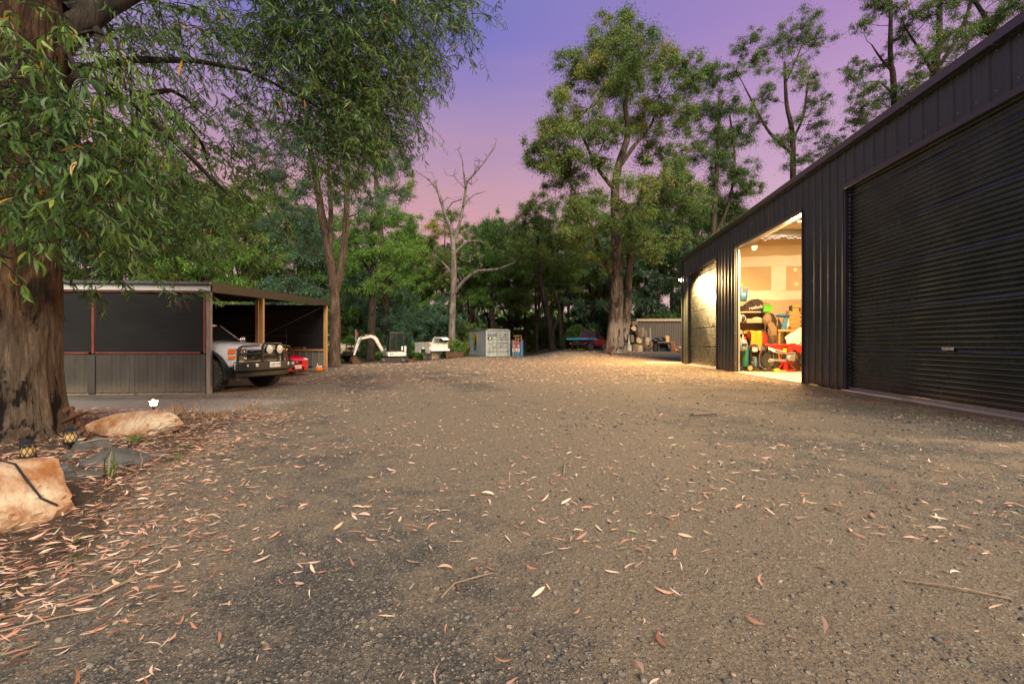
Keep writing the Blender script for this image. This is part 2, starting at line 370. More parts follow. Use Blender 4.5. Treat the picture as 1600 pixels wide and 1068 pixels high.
M['rubber'] = mat('rubber', (.02, .019, .018), .8, 0, .3, 12, col2=(.05, .045, .038), bump=.1)
M['chrome'] = mat('chrome', (.75, .75, .75), .12, 1, .05)
M['glass'] = mat('dark glass', (.012, .016, .017), .07, 0, .1, spec=.8)
M['lens'] = mat('lamp lens', (.55, .55, .52), .15, 0, .1, 30, spec=.8, bump=.3, bscale=80)
M['headlamp'] = mat('headlamp glass', (.28, .27, .25), .12, .7, .5, 30, spec=.8, bump=.5, bscale=60)
M['amber'] = mat('amber lens', (.75, .16, .01), .2, 0, .15, 20, spec=.8)
M['carwhite'] = mat('white car paint', (.62, .64, .66), .22, 0, .04, 2, coat=.6)
M['carred'] = mat('red car paint', (.55, .008, .012), .2, 0, .06, 2, coat=.7)
M['maroon'] = mat('maroon car paint', (.14, .008, .012), .22, 0, .15, 2, coat=.6)
M['white'] = mat('white paint', (.72, .72, .70), .4, 0, .06, 3)
M['whitedirty'] = mat('dirty white paint', (.55, .53, .49), .5, 0, .25, 3, bump=.05)
M['plate'] = mat('number plate white', (.7, .72, .74), .4, 0, .04)
M['ink'] = mat('dark lettering', (.02, .02, .03), .5)
M['navy'] = mat('navy', (.015, .025, .10), .5)
M['yellow'] = mat('yellow', (.80, .55, .02), .5, 0, .1)
M['red'] = mat('red', (.60, .02, .015), .45, 0, .12)
M['orange'] = mat('orange', (.85, .20, .01), .55, 0, .15, 8)
M['blue'] = mat('blue', (.02, .15, .40), .45, 0, .2, 3)
M['bluetray'] = mat('blue tray paint', (.03, .26, .55), .45, 0, .2, 3)
M['lightblue'] = mat('light blue plastic', (.08, .28, .50), .4, 0, .1)
M['green'] = mat('green plastic', (.12, .50, .04), .45, 0, .1)
M['teal'] = mat('green cylinder paint', (.02, .16, .13), .45, 0, .2)
M['cont'] = mat('grey container paint', (.30, .33, .34), .55, 0, .15, 1.5, stretch=(1, 1, .5), bump=.05, bscale=20)
M['contdoor'] = mat('pale container door paint', (.40, .41, .38), .55, 0, .22, 2.5, bump=.05, bscale=20)
M['darkfab'] = mat('dark fabric', (.035, .028, .024), .9, 0, .3, 8, bump=.4, bscale=25)
M['orangefab'] = mat('orange towel', (.80, .28, .02), .95, 0, .15, 10, bump=.5, bscale=60)
M['whitefab'] = mat('white cloth', (.72, .66, .55), .9, 0, .1, 4, bump=.4, bscale=12)
M['pine'] = mat('pine furniture', (.62, .36, .13), .45, 0, .15, 3, stretch=(.6, 6, 6))
M['brown'] = mat('brown board', (.24, .16, .09), .7, 0, .2, 6)
M['hivis'] = mat('hi-vis yellow', (.70, .85, .02), .7)
M['grime'] = mat('oily steel', (.10, .09, .08), .5, .6, .4, 12)
M['sand'] = mat('sandstone', (.23, .09, .027), .9, 0, .2, 4.2, col2=(.50, .40, .29), bump=1.0, bscale=18, detail=12, thresh=(.38, .66))
M['basalt'] = mat('dark stone', (.028, .028, .029), .75, 0, .3, 3, col2=(.085, .08, .076), bump=.6, bscale=9, detail=8)
M['stick'] = mat('dry stick', (.20, .14, .10), .85, 0, .3, 12, bump=.3)
def dusty(src, name, h, col=(.16, .125, .09)):
    '''a copy of a steel paint with dust and dried splashes over its lowest stretch'''
    m = src.copy(); m.name = name; t = m.node_tree; L = t.links.new; b = t.nodes['Principled BSDF']
    c = t.nodes.new('ShaderNodeTexCoord'); sx = t.nodes.new('ShaderNodeSeparateXYZ'); L(c.outputs['Object'], sx.inputs[0])
    n = t.nodes.new('ShaderNodeTexNoise'); n.inputs['Scale'].default_value = 7; n.inputs['Detail'].default_value = 8; n.inputs['Roughness'].default_value = .75; L(c.outputs['Object'], n.inputs[0])
    a = t.nodes.new('ShaderNodeMath'); a.operation = 'MULTIPLY_ADD'; a.inputs[1].default_value = -h * 1.8; L(n.outputs[0], a.inputs[0]); L(sx.outputs['Z'], a.inputs[2])
    q = t.nodes.new('ShaderNodeMapRange'); q.inputs['From Min'].default_value = h * .1; q.inputs['From Max'].default_value = -h * .95; q.inputs['To Max'].default_value = .75; L(a.outputs[0], q.inputs[0])
    old = b.inputs['Base Color'].links[0].from_socket
    x = t.nodes.new('ShaderNodeMix'); x.data_type = 'RGBA'; L(q.outputs[0], x.inputs[0]); L(old, x.inputs[6]); x.inputs[7].default_value = (*col, 1); L(x.outputs[2], b.inputs['Base Color'])
    return m
M['steel_foot'] = dusty(M['steel_dark'], 'dark cladding dusty foot', .55); M['door_foot'] = dusty(M['door_dark'], 'roller door dusty foot', .5)
M['fence_foot'] = dusty(M['fence_grey'], 'grey sheet dusty foot', .3)
M['leafdry'] = leafmat('dry gum leaves', [(0, (.17, .07, .045)), (.25, (.42, .19, .12)), (.5, (.58, .33, .24)), (.8, (.66, .47, .37)), (.94, (.68, .54, .42)), (.975, (.55, .34, .15)), (1, (.20, .30, .10))], .12, .6, 0)
M['chip'] = leafmat('gravel stones', [(0, (.045, .045, .048)), (.5, (.10, .098, .094)), (.8, (.17, .155, .13)), (1, (.32, .26, .20))], 0, .85, 0, .2)
M['leafnear'] = leafmat('near gum leaves', [(0, (0.022, 0.054, 0.016)), (.45, (0.049, 0.103, 0.022)), (.8, (0.102, 0.174, 0.030)), (.96, (0.205, 0.283, 0.044)), (1, (0.410, 0.185, 0.030))], .28, .42, 0)
M['leafmid'] = leafmat('hanging gum leaves', [(0, (0.027, 0.065, 0.016)), (.5, (0.062, 0.122, 0.025)), (.9, (0.121, 0.193, 0.034)), (1, (0.378, 0.187, 0.030))], .28, .45, 0)
M['leafblue'] = leafmat('blue-green wattle leaves', [(0, (0.026, 0.063, 0.041)), (.6, (0.057, 0.123, 0.068)), (1, (0.123, 0.198, 0.085))], .2, .55, .3)
M['leafA'] = leafmat('eucalypt leaves', [(0, (0.046, 0.087, 0.022)), (.5, (0.107, 0.181, 0.041)), (.9, (0.199, 0.271, 0.059)), (1, (0.500, 0.316, 0.054))], .25, .5, .3)
M['leafB'] = leafmat('bright understorey leaves', [(0, (0.042, 0.101, 0.020)), (.5, (0.101, 0.215, 0.032)), (1, (0.227, 0.378, 0.057))], .28, .5, .35)
M['bark_near'] = barkmat('stringy bark near', (.060, .032, .018), (.20, .115, .066), (.012, .009, .008), 1.5, 1.0, .12, (1.85, (.13, .095, .072), (.27, .205, .16)))
M['bark_brown'] = barkmat('brown bark', (.070, .046, .034), (.165, .118, .092), (.034, .024, .019), .8, 1, .06)
M['bark_dark'] = barkmat('charred dark bark', (.030, .024, .020), (.085, .066, .052), (.013, .011, .010), .8, 1, .06)
M['bark_big'] = barkmat('shaggy bark of the big tree', (.065, .046, .034), (.24, .17, .125), (.022, .017, .014), .55, 1, .08, (2.6, (.22, .165, .125), (.46, .36, .28)))
M['bark_dead'] = barkmat('bare grey wood', (.15, .125, .11), (.34, .30, .27), (.10, .075, .06), .6, .7, .03)
# ------------------------------------------------------------------ ground
def lines(segs):
    o = [segs[0][0]]
    for a, b, st in segs:
        n = max(1, int(round((b - a) / st))); o += list(np.linspace(a, b, n + 1)[1:])
    return np.array(o)
xs = lines([(-320, -60, 20), (-60, -20, 2.5), (-20, -8, .5), (-8, -4, .15), (-4, 4, .05), (4, 8, .12), (8, 20, .5), (20, 60, 2.5), (60, 320, 20)])
ys = lines([(-120, -10, 12), (-10, 1, .9), (1, 5, .045), (5, 10, .11), (10, 20, .4), (20, 50, 1), (50, 100, 3), (100, 400, 20)])
GX, GY = np.meshgrid(xs, ys); gx, gy = GX.ravel(), GY.ravel()
gz = height(gx, gy); gv = np.stack([gx, gy, gz], 1)
nx, ny = len(xs), len(ys)
ii, jj = np.meshgrid(np.arange(nx - 1), np.arange(ny - 1)); a0 = (jj * nx + ii).ravel()
gf = np.stack([a0, a0 + 1, a0 + nx + 1, a0 + nx], 1)
def edgeX(Y):   # right edge of the leaf litter bank
    return np.interp(Y, [0, 1.77, 2.25, 3.23, 4.0, 5.3, 6.6, 8.2, 9.0], [-1.9, -2.05, -2.25, -2.85, -3.15, -3.5, -3.75, -4.1, -6.5])
wob = .35 * fbm(gx * 1.1, gy * 1.1, 0, 3, 31)
litb = sst(-.45, .35, edgeX(gy) + wob - gx) * (1 - sst(7.2, 8.0, gy + .15 * (gx + 6))) * (gy > -2)
yline = 41 + 2 * fbm(gx * .15, gy * 0, 0, 2, 3) - 4 * sst(3, 8, gx) - 6 * sst(4, 10, -gx)
forest = np.maximum(sst(-1, 2.5, gy - yline), sst(1.0, 3.0, -gx - (7.2 + .05 * gy)) * sst(20, 22, gy))
forest = np.maximum(forest, sst(24, 30, gy) * sst(11, 13, gx) * .9)
litter = np.maximum(litb, forest * .75) + .62 * np.exp(-((gx - 7.6) ** 2 + (gy - 33) ** 2) / 9)
pale = sst(7.2, 7.8, gy + .12 * (gx + 5) + .3 * fbm(gx, gy, 0, 3, 41)) * (1 - sst(9.1, 9.8, gy + .2 * fbm(gx, gy, 0, 3, 42))) * sst(4.0, 4.9, -gx + .5 * fbm(gx, gy, 0, 3, 43)) * .8
pale = np.maximum(pale, .5 * (sst(8.5, 9.5, gy) * (1 - sst(13, 15, gy)) * sst(4.6, 5.6, -gx) * sst(.0, .5, fbm(gx * 1.5, gy * 3, 0, 3, 44))))
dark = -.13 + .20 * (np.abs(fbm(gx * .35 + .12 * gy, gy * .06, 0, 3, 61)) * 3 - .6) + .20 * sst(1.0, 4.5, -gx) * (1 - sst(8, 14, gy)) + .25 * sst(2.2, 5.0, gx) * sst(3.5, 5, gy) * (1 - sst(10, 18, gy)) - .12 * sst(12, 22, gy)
green = forest * sst(.1, .5, fbm(gx * .3, gy * .3, 0, 3, 51) + .25) * .8
fc = a0
reg = np.where(litter[fc] + forest[fc] > .55, 1, 0); reg = np.where((pale[fc] > .4) & (gx[fc] < -3.8), 2, reg)
reg = np.where(forest[fc] > .5, 3, reg)
GROUND = {}
for k, nm in ((0, 'gravel_yard'), (1, 'leaf_litter_bank'), (2, 'gravel_path'), (3, 'forest_floor')):
    sel = gf[reg == k]; u, inv = np.unique(sel, return_inverse=True)
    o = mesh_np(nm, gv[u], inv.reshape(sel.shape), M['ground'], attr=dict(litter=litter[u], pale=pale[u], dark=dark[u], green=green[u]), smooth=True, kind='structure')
    GROUND[k] = o

# ---- stones: real chips on the yard
def stones(n, X0, X1, Y0, Y1, s0, s1, seed, name, parent, tiny=False):
    r = np.random.default_rng(seed)
    ph = (1 + 5 ** .5) / 2
    T = np.array([(-1, ph, 0), (1, ph, 0), (-1, -ph, 0), (1, -ph, 0), (0, -1, ph), (0, 1, ph), (0, -1, -ph), (0, 1, -ph), (ph, 0, -1), (ph, 0, 1), (-ph, 0, -1), (-ph, 0, 1)]) / 1.9
    TF = np.array([(0, 11, 5), (0, 5, 1), (0, 1, 7), (0, 7, 10), (0, 10, 11), (1, 5, 9), (5, 11, 4), (11, 10, 2), (10, 7, 6), (7, 1, 8), (3, 9, 4), (3, 4, 2), (3, 2, 6), (3, 6, 8), (3, 8, 9), (4, 9, 5), (2, 4, 11), (6, 2, 10), (8, 6, 7), (9, 8, 1)])
    if tiny: T = np.array([(1, 0, 0), (-1, 0, 0), (0, 1, 0), (0, -1, 0), (0, 0, 1), (0, 0, -1.)]); TF = np.array([(0, 2, 4), (2, 1, 4), (1, 3, 4), (3, 0, 4), (2, 0, 5), (1, 2, 5), (3, 1, 5), (0, 3, 5)])
    nv_ = len(T)
    Y = Y0 + (Y1 - Y0) * r.random(n) ** 1.6; X = X0 + (X1 - X0) * r.random(n)
    keep = (np.abs(X) < Y * 1.2 + .3) & (r.random(n) < .25 + .75 * sst(-.15, .35, fbm(X * .9, Y * .9, 0, 3, 77))) & (X - .1125 * Y < 6.6) & (X > edgeX(Y) - .6)
    X, Y = X[keep], Y[keep]; n = len(X)
    s = s0 + (s1 - s0) * r.random(n) ** 4
    v = T[None] * (1 + .28 * r.standard_normal((n, nv_, 1)) * .8) * np.stack([1 + .35 * r.random(n), .7 + .4 * r.random(n), .45 + .4 * r.random(n)], 1)[:, None]
    a = r.random(n) * 6.283; ca, sa = np.cos(a)[:, None], np.sin(a)[:, None]
    tl = .5 * r.standard_normal((n, 1)); vx, vy, vz = v[..., 0], v[..., 1], v[..., 2]
    vx, vz = vx * np.cos(tl) - vz * np.sin(tl), vx * np.sin(tl) + vz * np.cos(tl)
    v = np.stack([vx * ca - vy * sa, vx * sa + vy * ca, vz], 2) * s[:, None, None] * .5
    v += np.stack([X, Y, height(X, Y) + s * .10], 1)[:, None]
    f = (TF[None] + (np.arange(n) * nv_)[:, None, None]).reshape(-1, 3)
    return mesh_np(name, v.reshape(-1, 3), f, M['chip'], parent, dict(v=np.repeat(r.random(n), nv_)), kind='stuff')
stones(22000, -5, 7, 1.3, 8, .005, .030, 1, 'gravel_stones', GROUND[0])
stones(9000, -8, 9, 6, 20, .014, .05, 2, 'gravel_stones', GROUND[0])
stones(34000, -4, 5.5, 1.25, 4.6, .004, .013, 9, 'gravel_stones', GROUND[0], True)

# ---- leaves as curved strips
ST = {2: ([0, .45, 1], [.0, 1, .0]), 3: ([0, .28, .65, 1], [.05, .95, .8, .0]), 5: ([0, .15, .38, .62, .84, 1], [.06, .62, 1, .9, .5, .0])}
def leaves_np(pos, d, side, Ln, Wd, curve, droop, seg, v):
    """pos,d,side (n,3); sickle curve within the blade and droop out of it"""
    s, w = ST[seg]; n = len(pos); nr = np.cross(d, side); out = []
    for si, wi in zip(s, w):
        c = pos + d * (Ln * si)[:, None] + side * (curve * Ln * (si - si * si) * 4 * .25)[:, None] + nr * (droop * Ln * si * si)[:, None]
        if wi == 0: out.append(c)
        else: out += [c - side * (Wd * wi / 2)[:, None], c + side * (Wd * wi / 2)[:, None]]
    V = np.stack(out, 1); k = V.shape[1]
    st = []; idx = 0
    for wi in w:
        st.append((idx,) if wi == 0 else (idx, idx + 1)); idx += len(st[-1])
    F4 = []
    for a, b in zip(st[:-1], st[1:]):
        if len(a) == 1: F4.append((a[0], a[0], b[1], b[0]) if False else (a[0], b[1], b[0]))
        elif len(b) == 1: F4.append((a[0], a[1], b[0]))
        else: F4 += [(a[0], a[1], b[1]), (a[0], b[1], b[0])]
    F4 = np.array(F4)
    f = (F4[None] + (np.arange(n) * k)[:, None, None]).reshape(-1, 3)
    return V.reshape(-1, 3), f, np.repeat(v, k)
def ground_leaves(n, X0, X1, Y0, Y1, seed, dens, seg, L0=.05, L1=.15, name='fallen_leaves', parent=None, single=0, flow=False):
    r = np.random.default_rng(seed)
    Y = Y0 + (Y1 - Y0) * r.random(n); X = X0 + (X1 - X0) * r.random(n)
    k = (r.random(n) < dens(X, Y)) & (np.abs(X) < Y * 1.2 + .4) & (X - .1125 * Y < 6.75); X, Y = X[k], Y[k]; n = len(X)
    Ln = L0 + (L1 - L0) * r.random(n) ** 1.8; Wd = Ln * (.07 + .11 * r.random(n))
    a = r.random(n) * 6.283
    if flow: a = np.where(r.random(n) < .45, .55 + .5 * r.standard_normal(n), a)
    tilt = .20 * r.standard_normal(n)
    d = np.stack([np.cos(a) * np.cos(tilt), np.sin(a) * np.cos(tilt), np.sin(tilt) * .6], 1)
    roll = .45 * r.standard_normal(n)
    side = np.stack([-np.sin(a) * np.cos(roll), np.cos(a) * np.cos(roll), np.sin(roll)], 1)
    curve = .42 * r.standard_normal(n); droop = .12 * r.standard_normal(n)
    pos = np.stack([X, Y, height(X, Y) + .006 + .02 * r.random(n) * (1.6 if flow else .7) + np.abs(tilt) * Ln * .35], 1)
    v = np.clip(r.random(n) ** (1.3 if flow else .75) * .97, 0, 1); v = np.where(r.random(n) < .012, 1.0, v)
    order = np.argsort(-(Ln / Y)); one = order[:single]; rest = order[single:]
    for i in one:
        s_ = slice(i, i + 1); p = pos[s_].copy(); V, f, vv = leaves_np(p * 0, d[s_], side[s_], Ln[s_], Wd[s_] * 1.15, curve[s_], droop[s_], 5, v[s_])
        o = mesh_np('leaf', V, f, M['leafdry'], parent, dict(v=vv), smooth=True); o.location = p[0]
    q = rest; V, f, vv = leaves_np(pos[q], d[q], side[q], Ln[q], Wd[q], curve[q], droop[q], seg, v[q])
    return mesh_np(name, V, f, M['leafdry'], parent, dict(v=vv), smooth=True, kind='stuff')
yd = lambda X, Y: (X > edgeX(Y) - .3) * (.26 + .74 * sst(-.12, .4, fbm(X * 1.1, Y * 1.1, 0, 4, 88)))
ground_leaves(7000, -3.5, 6, 1.2, 5.2, 3, yd, 5, .014, .100, parent=GROUND[0], single=270)
ground_leaves(26000, -7, 9, 5.0, 15, 4, yd, 3, .018, .088, parent=GROUND[0])
ground_leaves(22000, -10, 12, 13, 40, 5, lambda X, Y: .9 + 0 * X, 2, .07, .20, parent=GROUND[0])
lb = lambda X, Y: sst(-1.2, .25, edgeX(Y) + .25 * fbm(X * 1.1, Y * 1.1, 0, 3, 31) - X) * (1 - sst(7.5, 8.3, Y + .15 * (X + 6))) * sst(.0, .45, .45 + fbm(X * 2.2, Y * 2.2, 0, 3, 33))
ground_leaves(56000, -7.5, -1.2, 1.2, 8.2, 6, lb, 3, .018, .09, name='leaf_litter', parent=GROUND[1], flow=True, single=28)
ground_leaves(3500, 3.5, 12, 29, 37, 8, lambda X, Y: np.exp(-((X - 7.6) ** 2 + (Y - 33) ** 2) / 6), 2, .1, .25, name='leaf_litter', parent=GROUND[3])
# bark strips and twigs in the litter
tw = MB(); r_ = random.Random(5)
for i in range(230):
    Y = 1.5 + 6.2 * r_.random(); X = float(edgeX(Y)) + .4 - 3.2 * r_.random() ** 1.3
    if abs(X) > Y * 1.2: continue
    a = .55 + .5 * r_.gauss(0, 1); L_ = .1 + .35 * r_.random() ** 2; z = zg(X, Y) + .012
    p = Vector((X, Y, z)); pts = []
    for k in range(5):
        t = k / 4 - .5; pts.append(p + Vector((math.cos(a) * L_ * t + .02 * r_.gauss(0, 1), math.sin(a) * L_ * t + .02 * r_.gauss(0, 1), .006 * r_.random())))
    tw.tube(pts, [.004, .005, .0045, .004, .002], 4)
obj('twigs', tw, M['stick'], GROUND[1], kind='stuff')
for pts, rad in (([(-3.62, 4.42), (-3.45, 4.35), (-3.2, 4.38), (-2.95, 4.45)], .010), ([(-.32, 2.05), (-.27, 2.15), (-.2, 2.22), (-.1, 2.25)], .005), ([(-3.55, 4.1), (-3.4, 3.95), (-3.2, 3.9), (-3.1, 3.6), (-3.05, 3.35)], .009),
                 ([(1.9, 2.2), (2.05, 2.12), (2.25, 2.05)], .006), ([(.45, 4.0), (.5, 4.3), (.6, 4.5)], .007), ([(2.9, 7.3), (3.4, 7.4)], .02)):
    b_ = MB().tube([(x, y, zg(x, y) + rad * 1.1 + .015 * (i % 2)) for i, (x, y) in enumerate(pts)], [rad * (1 - .12 * i) for i in range(len(pts))], 6)
    obj('twig', b_, M['stick'], GROUND[0] if pts[0][0] > -3 else GROUND[1])

# ------------------------------------------------------------------ tree generator
class Tree:
    def __init__(s, seed): s.p = []; s.par = []; s.fix = []; s.chains = []; s.r = np.random.default_rng(seed)
    def path(s, pts, parent=-1, fixed=True, step=.6):
        """pts: list of (Vector, radius); resampled with a Catmull-Rom-like smoothing"""
        ids = []
        P = [Vector(p[0]) for p in pts]; Rr = [p[1] for p in pts]
        for i in range(len(P) - 1):
            p0 = P[max(i - 1, 0)]; p1 = P[i]; p2 = P[i + 1]; p3 = P[min(i + 2, len(P) - 1)]
            n = max(1, int((p2 - p1).length / step))
            for k in range(n):
                t = k / n
                q = .5 * ((2 * p1) + (p2 - p0) * t + (2 * p0 - 5 * p1 + 4 * p2 - p3) * t * t + (3 * p1 - p0 - 3 * p2 + p3) * t ** 3)
                ids.append(s._n(q, ids[-1] if ids else parent, Rr[i] + (Rr[i + 1] - Rr[i]) * t))
        ids.append(s._n(P[-1], ids[-1], Rr[-1])); s.chains.append((ids, parent, fixed)); return ids
    def _n(s, p, par, r): s.p.append(Vector(p)); s.par.append(par); s.fix.append(r); return len(s.p) - 1
    def nearest(s, p): return int(np.argmin([(q - p).length for q in s.p]))
    def attach(s, targets, minz=0, tip=.018):
        c0 = Vector((sum(t.x for t in targets) / len(targets), sum(t.y for t in targets) / len(targets), min(t.z for t in targets)))
        for t in sorted(targets, key=lambda t: (t - c0).length):
            P = np.array(s.p); T = np.array(t); D = np.linalg.norm(P - T, axis=1)
            cost = D + 1.1 * np.maximum(0, P[:, 2] - T[2] + .45 * D) + 5 * (P[:, 2] < minz)
            i = int(np.argmin(cost)); a = s.p[i]; d = D[i]
            ctrl = a.lerp(t, .45) + Vector((0, 0, -.08 * d)) + Vector(s.r.normal(0, .07 * d, 3))
            k = max(2, int(d / .5)); ids = []; prev = i
            for j in range(1, k + 1):
                u = j / k; q = a * (1 - u) ** 2 + ctrl * 2 * u * (1 - u) + t * u * u + Vector(s.r.normal(0, .035 * min(d, 3), 3)) * (1 if j < k else .3)
                prev = s._n(q, prev, 0); ids.append(prev)
            s.chains.append((ids, i, False))
    def radii(s, tip=.018, ex=2.35):
        n = len(s.p); acc = [0.0] * n; ch = [0] * n; rad = [0.0] * n
        for i in range(n - 1, -1, -1):
            v = acc[i] if acc[i] > 0 else tip ** ex
            rad[i] = max(v ** (1 / ex), s.fix[i]) if s.fix[i] else v ** (1 / ex)
            if s.par[i] >= 0: acc[s.par[i]] += v + (tip * .35) ** ex
        for i in range(n):
            if s.par[i] >= 0 and not s.fix[i]: rad[i] = min(rad[i], rad[s.par[i]] * .85 if i else 1)
        s.rad = rad; return rad
def clump(r, c, rad, n, L, W, droop=.75, flat=.75, shell=.35):
    """leaf positions, directions, blades of one foliage clump"""
    u = r.standard_normal((n, 3)); u /= np.linalg.norm(u, axis=1)[:, None]
    e = .55 + .75 * r.random(3); e[2] *= flat
    rr = rad * (np.abs(r.standard_normal(n)) * .62 + .15)
    pos = np.array(c) + u * rr[:, None] * e
    pos[:, 2] -= .25 * rad * (((pos[:, :2] - np.array(c)[:2]) ** 2).sum(1) / rad ** 2)
    d = r.standard_normal((n, 3)) * .6 + u * .35; d[:, 2] -= droop; d /= np.linalg.norm(d, axis=1)[:, None]
    s_ = np.cross(d, r.standard_normal((n, 3))); s_ /= np.linalg.norm(s_, axis=1)[:, None] + 1e-9
    return pos, d, s_
def tree_mesh(T, blobs, leafmat_, bark, root, leaf=(.22, .055), dens=60, tip=.018, sub=7, seg=2, nt=12, name_trunk='trunk', cull=None, droop=.75, minr=.0):
    """blobs: (Vector, radius). Each gets sub-clumps on its own twigs."""
    r = T.r; T.radii(tip)
    trunk = MB(); limbs = MB()
    nfix = 0
    for ids, par, fixed in T.chains:
        pts = [T.p[i] for i in ids]; rr = [T.rad[i] for i in ids]
        if par >= 0: pts = [T.p[par]] + pts; rr = [min(T.rad[par] * .9, rr[0] * 1.35)] + rr
        if len(pts) < 2: continue
        if fixed and nfix == 0: trunk.tube(pts, rr, nt); nfix = 1
        elif fixed: obj('limb', MB().tube(pts, rr, max(7, nt - 3)), bark, root)
        else: limbs.tube(pts, rr, 5 if max(rr) < .08 else 7, caps=False)
    PP, DD, SS, VV = [], [], [], []
    for c, rad in blobs:
        bv = r.normal(0, .13)
        for k in range(sub):
            o = r.standard_normal(3); o /= np.linalg.norm(o); o[2] *= .75
            cc = np.array(c) + o * rad * (.30 + 1.15 * r.random() ** .8); rs = rad * (.24 + .36 * r.random())
            n = int(dens * rs * rs * (leaf[0] / .22) ** -1.5 * 10.0 * (1 + .3 * r.standard_normal())) if True else 0
            n = max(6, n)
            p, d, s_ = clump(r, cc, rs, n, *leaf, droop=droop)
            PP.append(p); DD.append(d); SS.append(s_); VV.append(np.clip(.45 + bv + r.normal(0, .06) + .17 * r.standard_normal(n), 0, .97))
            m = (np.array(c) + cc) / 2 + r.normal(0, .08 * rad, 3)
            limbs.tube([Vector(c), Vector(m), Vector(cc)], [tip, tip * .7, tip * .35], 3, caps=False)
    P = np.concatenate(PP); D = np.concatenate(DD); Sd = np.concatenate(SS); V = np.concatenate(VV)
    V = np.where(r.random(len(V)) < .015, 1, V); n = len(P)
    Ln = leaf[0] * (.65 + .6 * r.random(n)); Wd = leaf[1] * (.7 + .6 * r.random(n))
    v, f, a = leaves_np(P, D, Sd, Ln, Wd, .4 * r.standard_normal(n), .15 * r.standard_normal(n), seg, V)
    if nfix: obj(name_trunk, trunk, bark, root)
    if limbs.v: obj('branches', limbs, bark, root, kind='stuff')
    mesh_np('crown', v, f, leafmat_, root, dict(v=a), kind='stuff')
    return n
NL = 0
def hero(name, label, base, Y, trunk, limbs, blobs, lm, bark, seed, leaf, dens, minpy=420, tip=.02, spread=.8, sub=14, group=None, droop=.75, nt=12, extra=None):
    """a tree whose trunk, limbs and crown clumps follow the photo; depth is spread over its real width"""
    global NL
    rg = random.Random(seed)
    loc = at(base[0], base[1], Y)
    root = thing(name, label, 'tree', loc, 0, group)
    T = Tree(seed)
    tp = [(at(x, y, Y) - loc, w * .70 / F * Y) for x, y, w in trunk]
    T.path(tp)
    for L_ in limbs:
        dy0, pts = L_
        q = [(at(x, y, Y + dy0 * i / max(1, len(pts) - 1)) - loc, w * .60 / F * Y) for i, (x, y, w) in enumerate(pts)]
        i = T.nearest(q[0][0]); T.path(q, parent=i)
    xs_ = [b[0] for b in blobs]; cx = sum(xs_) / len(xs_); hw = max(abs(x - cx) for x in xs_) + 1
    B = []
    for x, y, rr in blobs:
        k = math.sqrt(max(.05, 1 - ((x - cx) / hw) ** 2)) * hw / F * Y * spread
        B.append((at(x, y, Y + k * (rg.random() * 2 - 1)) - loc, rr / F * Y))
        if extra: 
            B.append((at(x + rg.gauss(0, rr * .5), y + rg.gauss(0, rr * .4), Y + k * (rg.random() * 2 - 1)) - loc, rr / F * Y * .8))
    T.attach([b[0] for b in B], minz=(at(0, minpy, Y) - loc).z)
    NL += tree_mesh(T, B, lm, bark, root, leaf, dens, tip, sub, nt=nt, droop=droop)
    return root
BIG = hero('gum_tree', 'tallest spreading gum tree with shaggy twin trunk between the red ute and the log pile', (966, 549), 33,
     [(966, 552, 26), (966, 540, 21), (967, 500, 16), (968, 472, 15), (968, 430, 14), (968, 393, 13), (967, 357, 11.5), (966, 294, 9.5), (973, 252, 8), (984, 220, 7), (986, 194, 6), (981, 165, 4.5), (989, 130, 3)],
     [(.5, [(976, 548, 14), (982, 510, 11), (986, 472, 10), (987, 430, 9), (992, 367, 6), (996, 320, 4)]),
      (1, [(972, 262, 6), (1000, 222, 5), (1022, 195, 3.5), (1034, 165, 2)]),
      (-2, [(966, 297, 6), (948, 276, 5), (932, 250, 4), (912, 205, 3), (900, 170, 2)]),
      (-2, [(962, 432, 7), (945, 400, 6), (932, 362, 4.5), (915, 320, 3.5), (894, 283, 2.5)]),
      (2, [(967, 345, 5), (1000, 318, 4.5), (1025, 292, 4), (1040, 268, 3.5), (1072, 243, 2.5), (1094, 228, 2)]),
      (-3, [(984, 395, 4), (1010, 382, 3), (1040, 370, 2.5), (1068, 372, 2)]),
      (0, [(966, 496, 3), (956, 488, 3), (947, 478, 1.5)])],
     [(1000, 70, 42), (955, 78, 36), (915, 108, 34), (1038, 92, 32), (925, 170, 40), (975, 130, 38), (1035, 150, 38), (875, 205, 36), (850, 240, 24), (900, 240, 36), (1015, 205, 36), (1075, 130, 26),
      (960, 205, 24), (880, 280, 26), (930, 300, 30), (1010, 290, 38), (1050, 320, 34), (925, 345, 30), (895, 365, 26), (1005, 350, 30), (1060, 255, 30), (1085, 300, 30), (940, 400, 22), (1030, 385, 26), (905, 320, 22), (1065, 372, 20), (870, 250, 20), (1000, 110, 30), (890, 150, 20)],
     M['leafA'], M['bark_big'], 21, (.17, .043), 70, tip=.03, nt=16, extra=True)
BIG.location.x -= .22
hero('gum_tree', 'slender gum tree left of the lamp, growing behind the dark shed corner', (1110, 548), 40,
     [(1106, 548, 8), (1108, 470, 7), (1112, 400, 6), (1118, 300, 5), (1122, 220, 4), (1124, 150, 3)], [(0, [(1112, 380, 5), (1138, 320, 4), (1148, 250, 3), (1140, 180, 2)])],
     [(1112, 115, 28), (1130, 160, 28), (1098, 180, 26), (1140, 215, 26), (1105, 240, 26), (1150, 265, 26), (1112, 320, 30), (1140, 340, 26), (1085, 340, 24), (1165, 300, 18), (1120, 380, 24)],
     M['leafA'], M['bark_brown'], 22, (.16, .04), 66, tip=.025, extra=True)
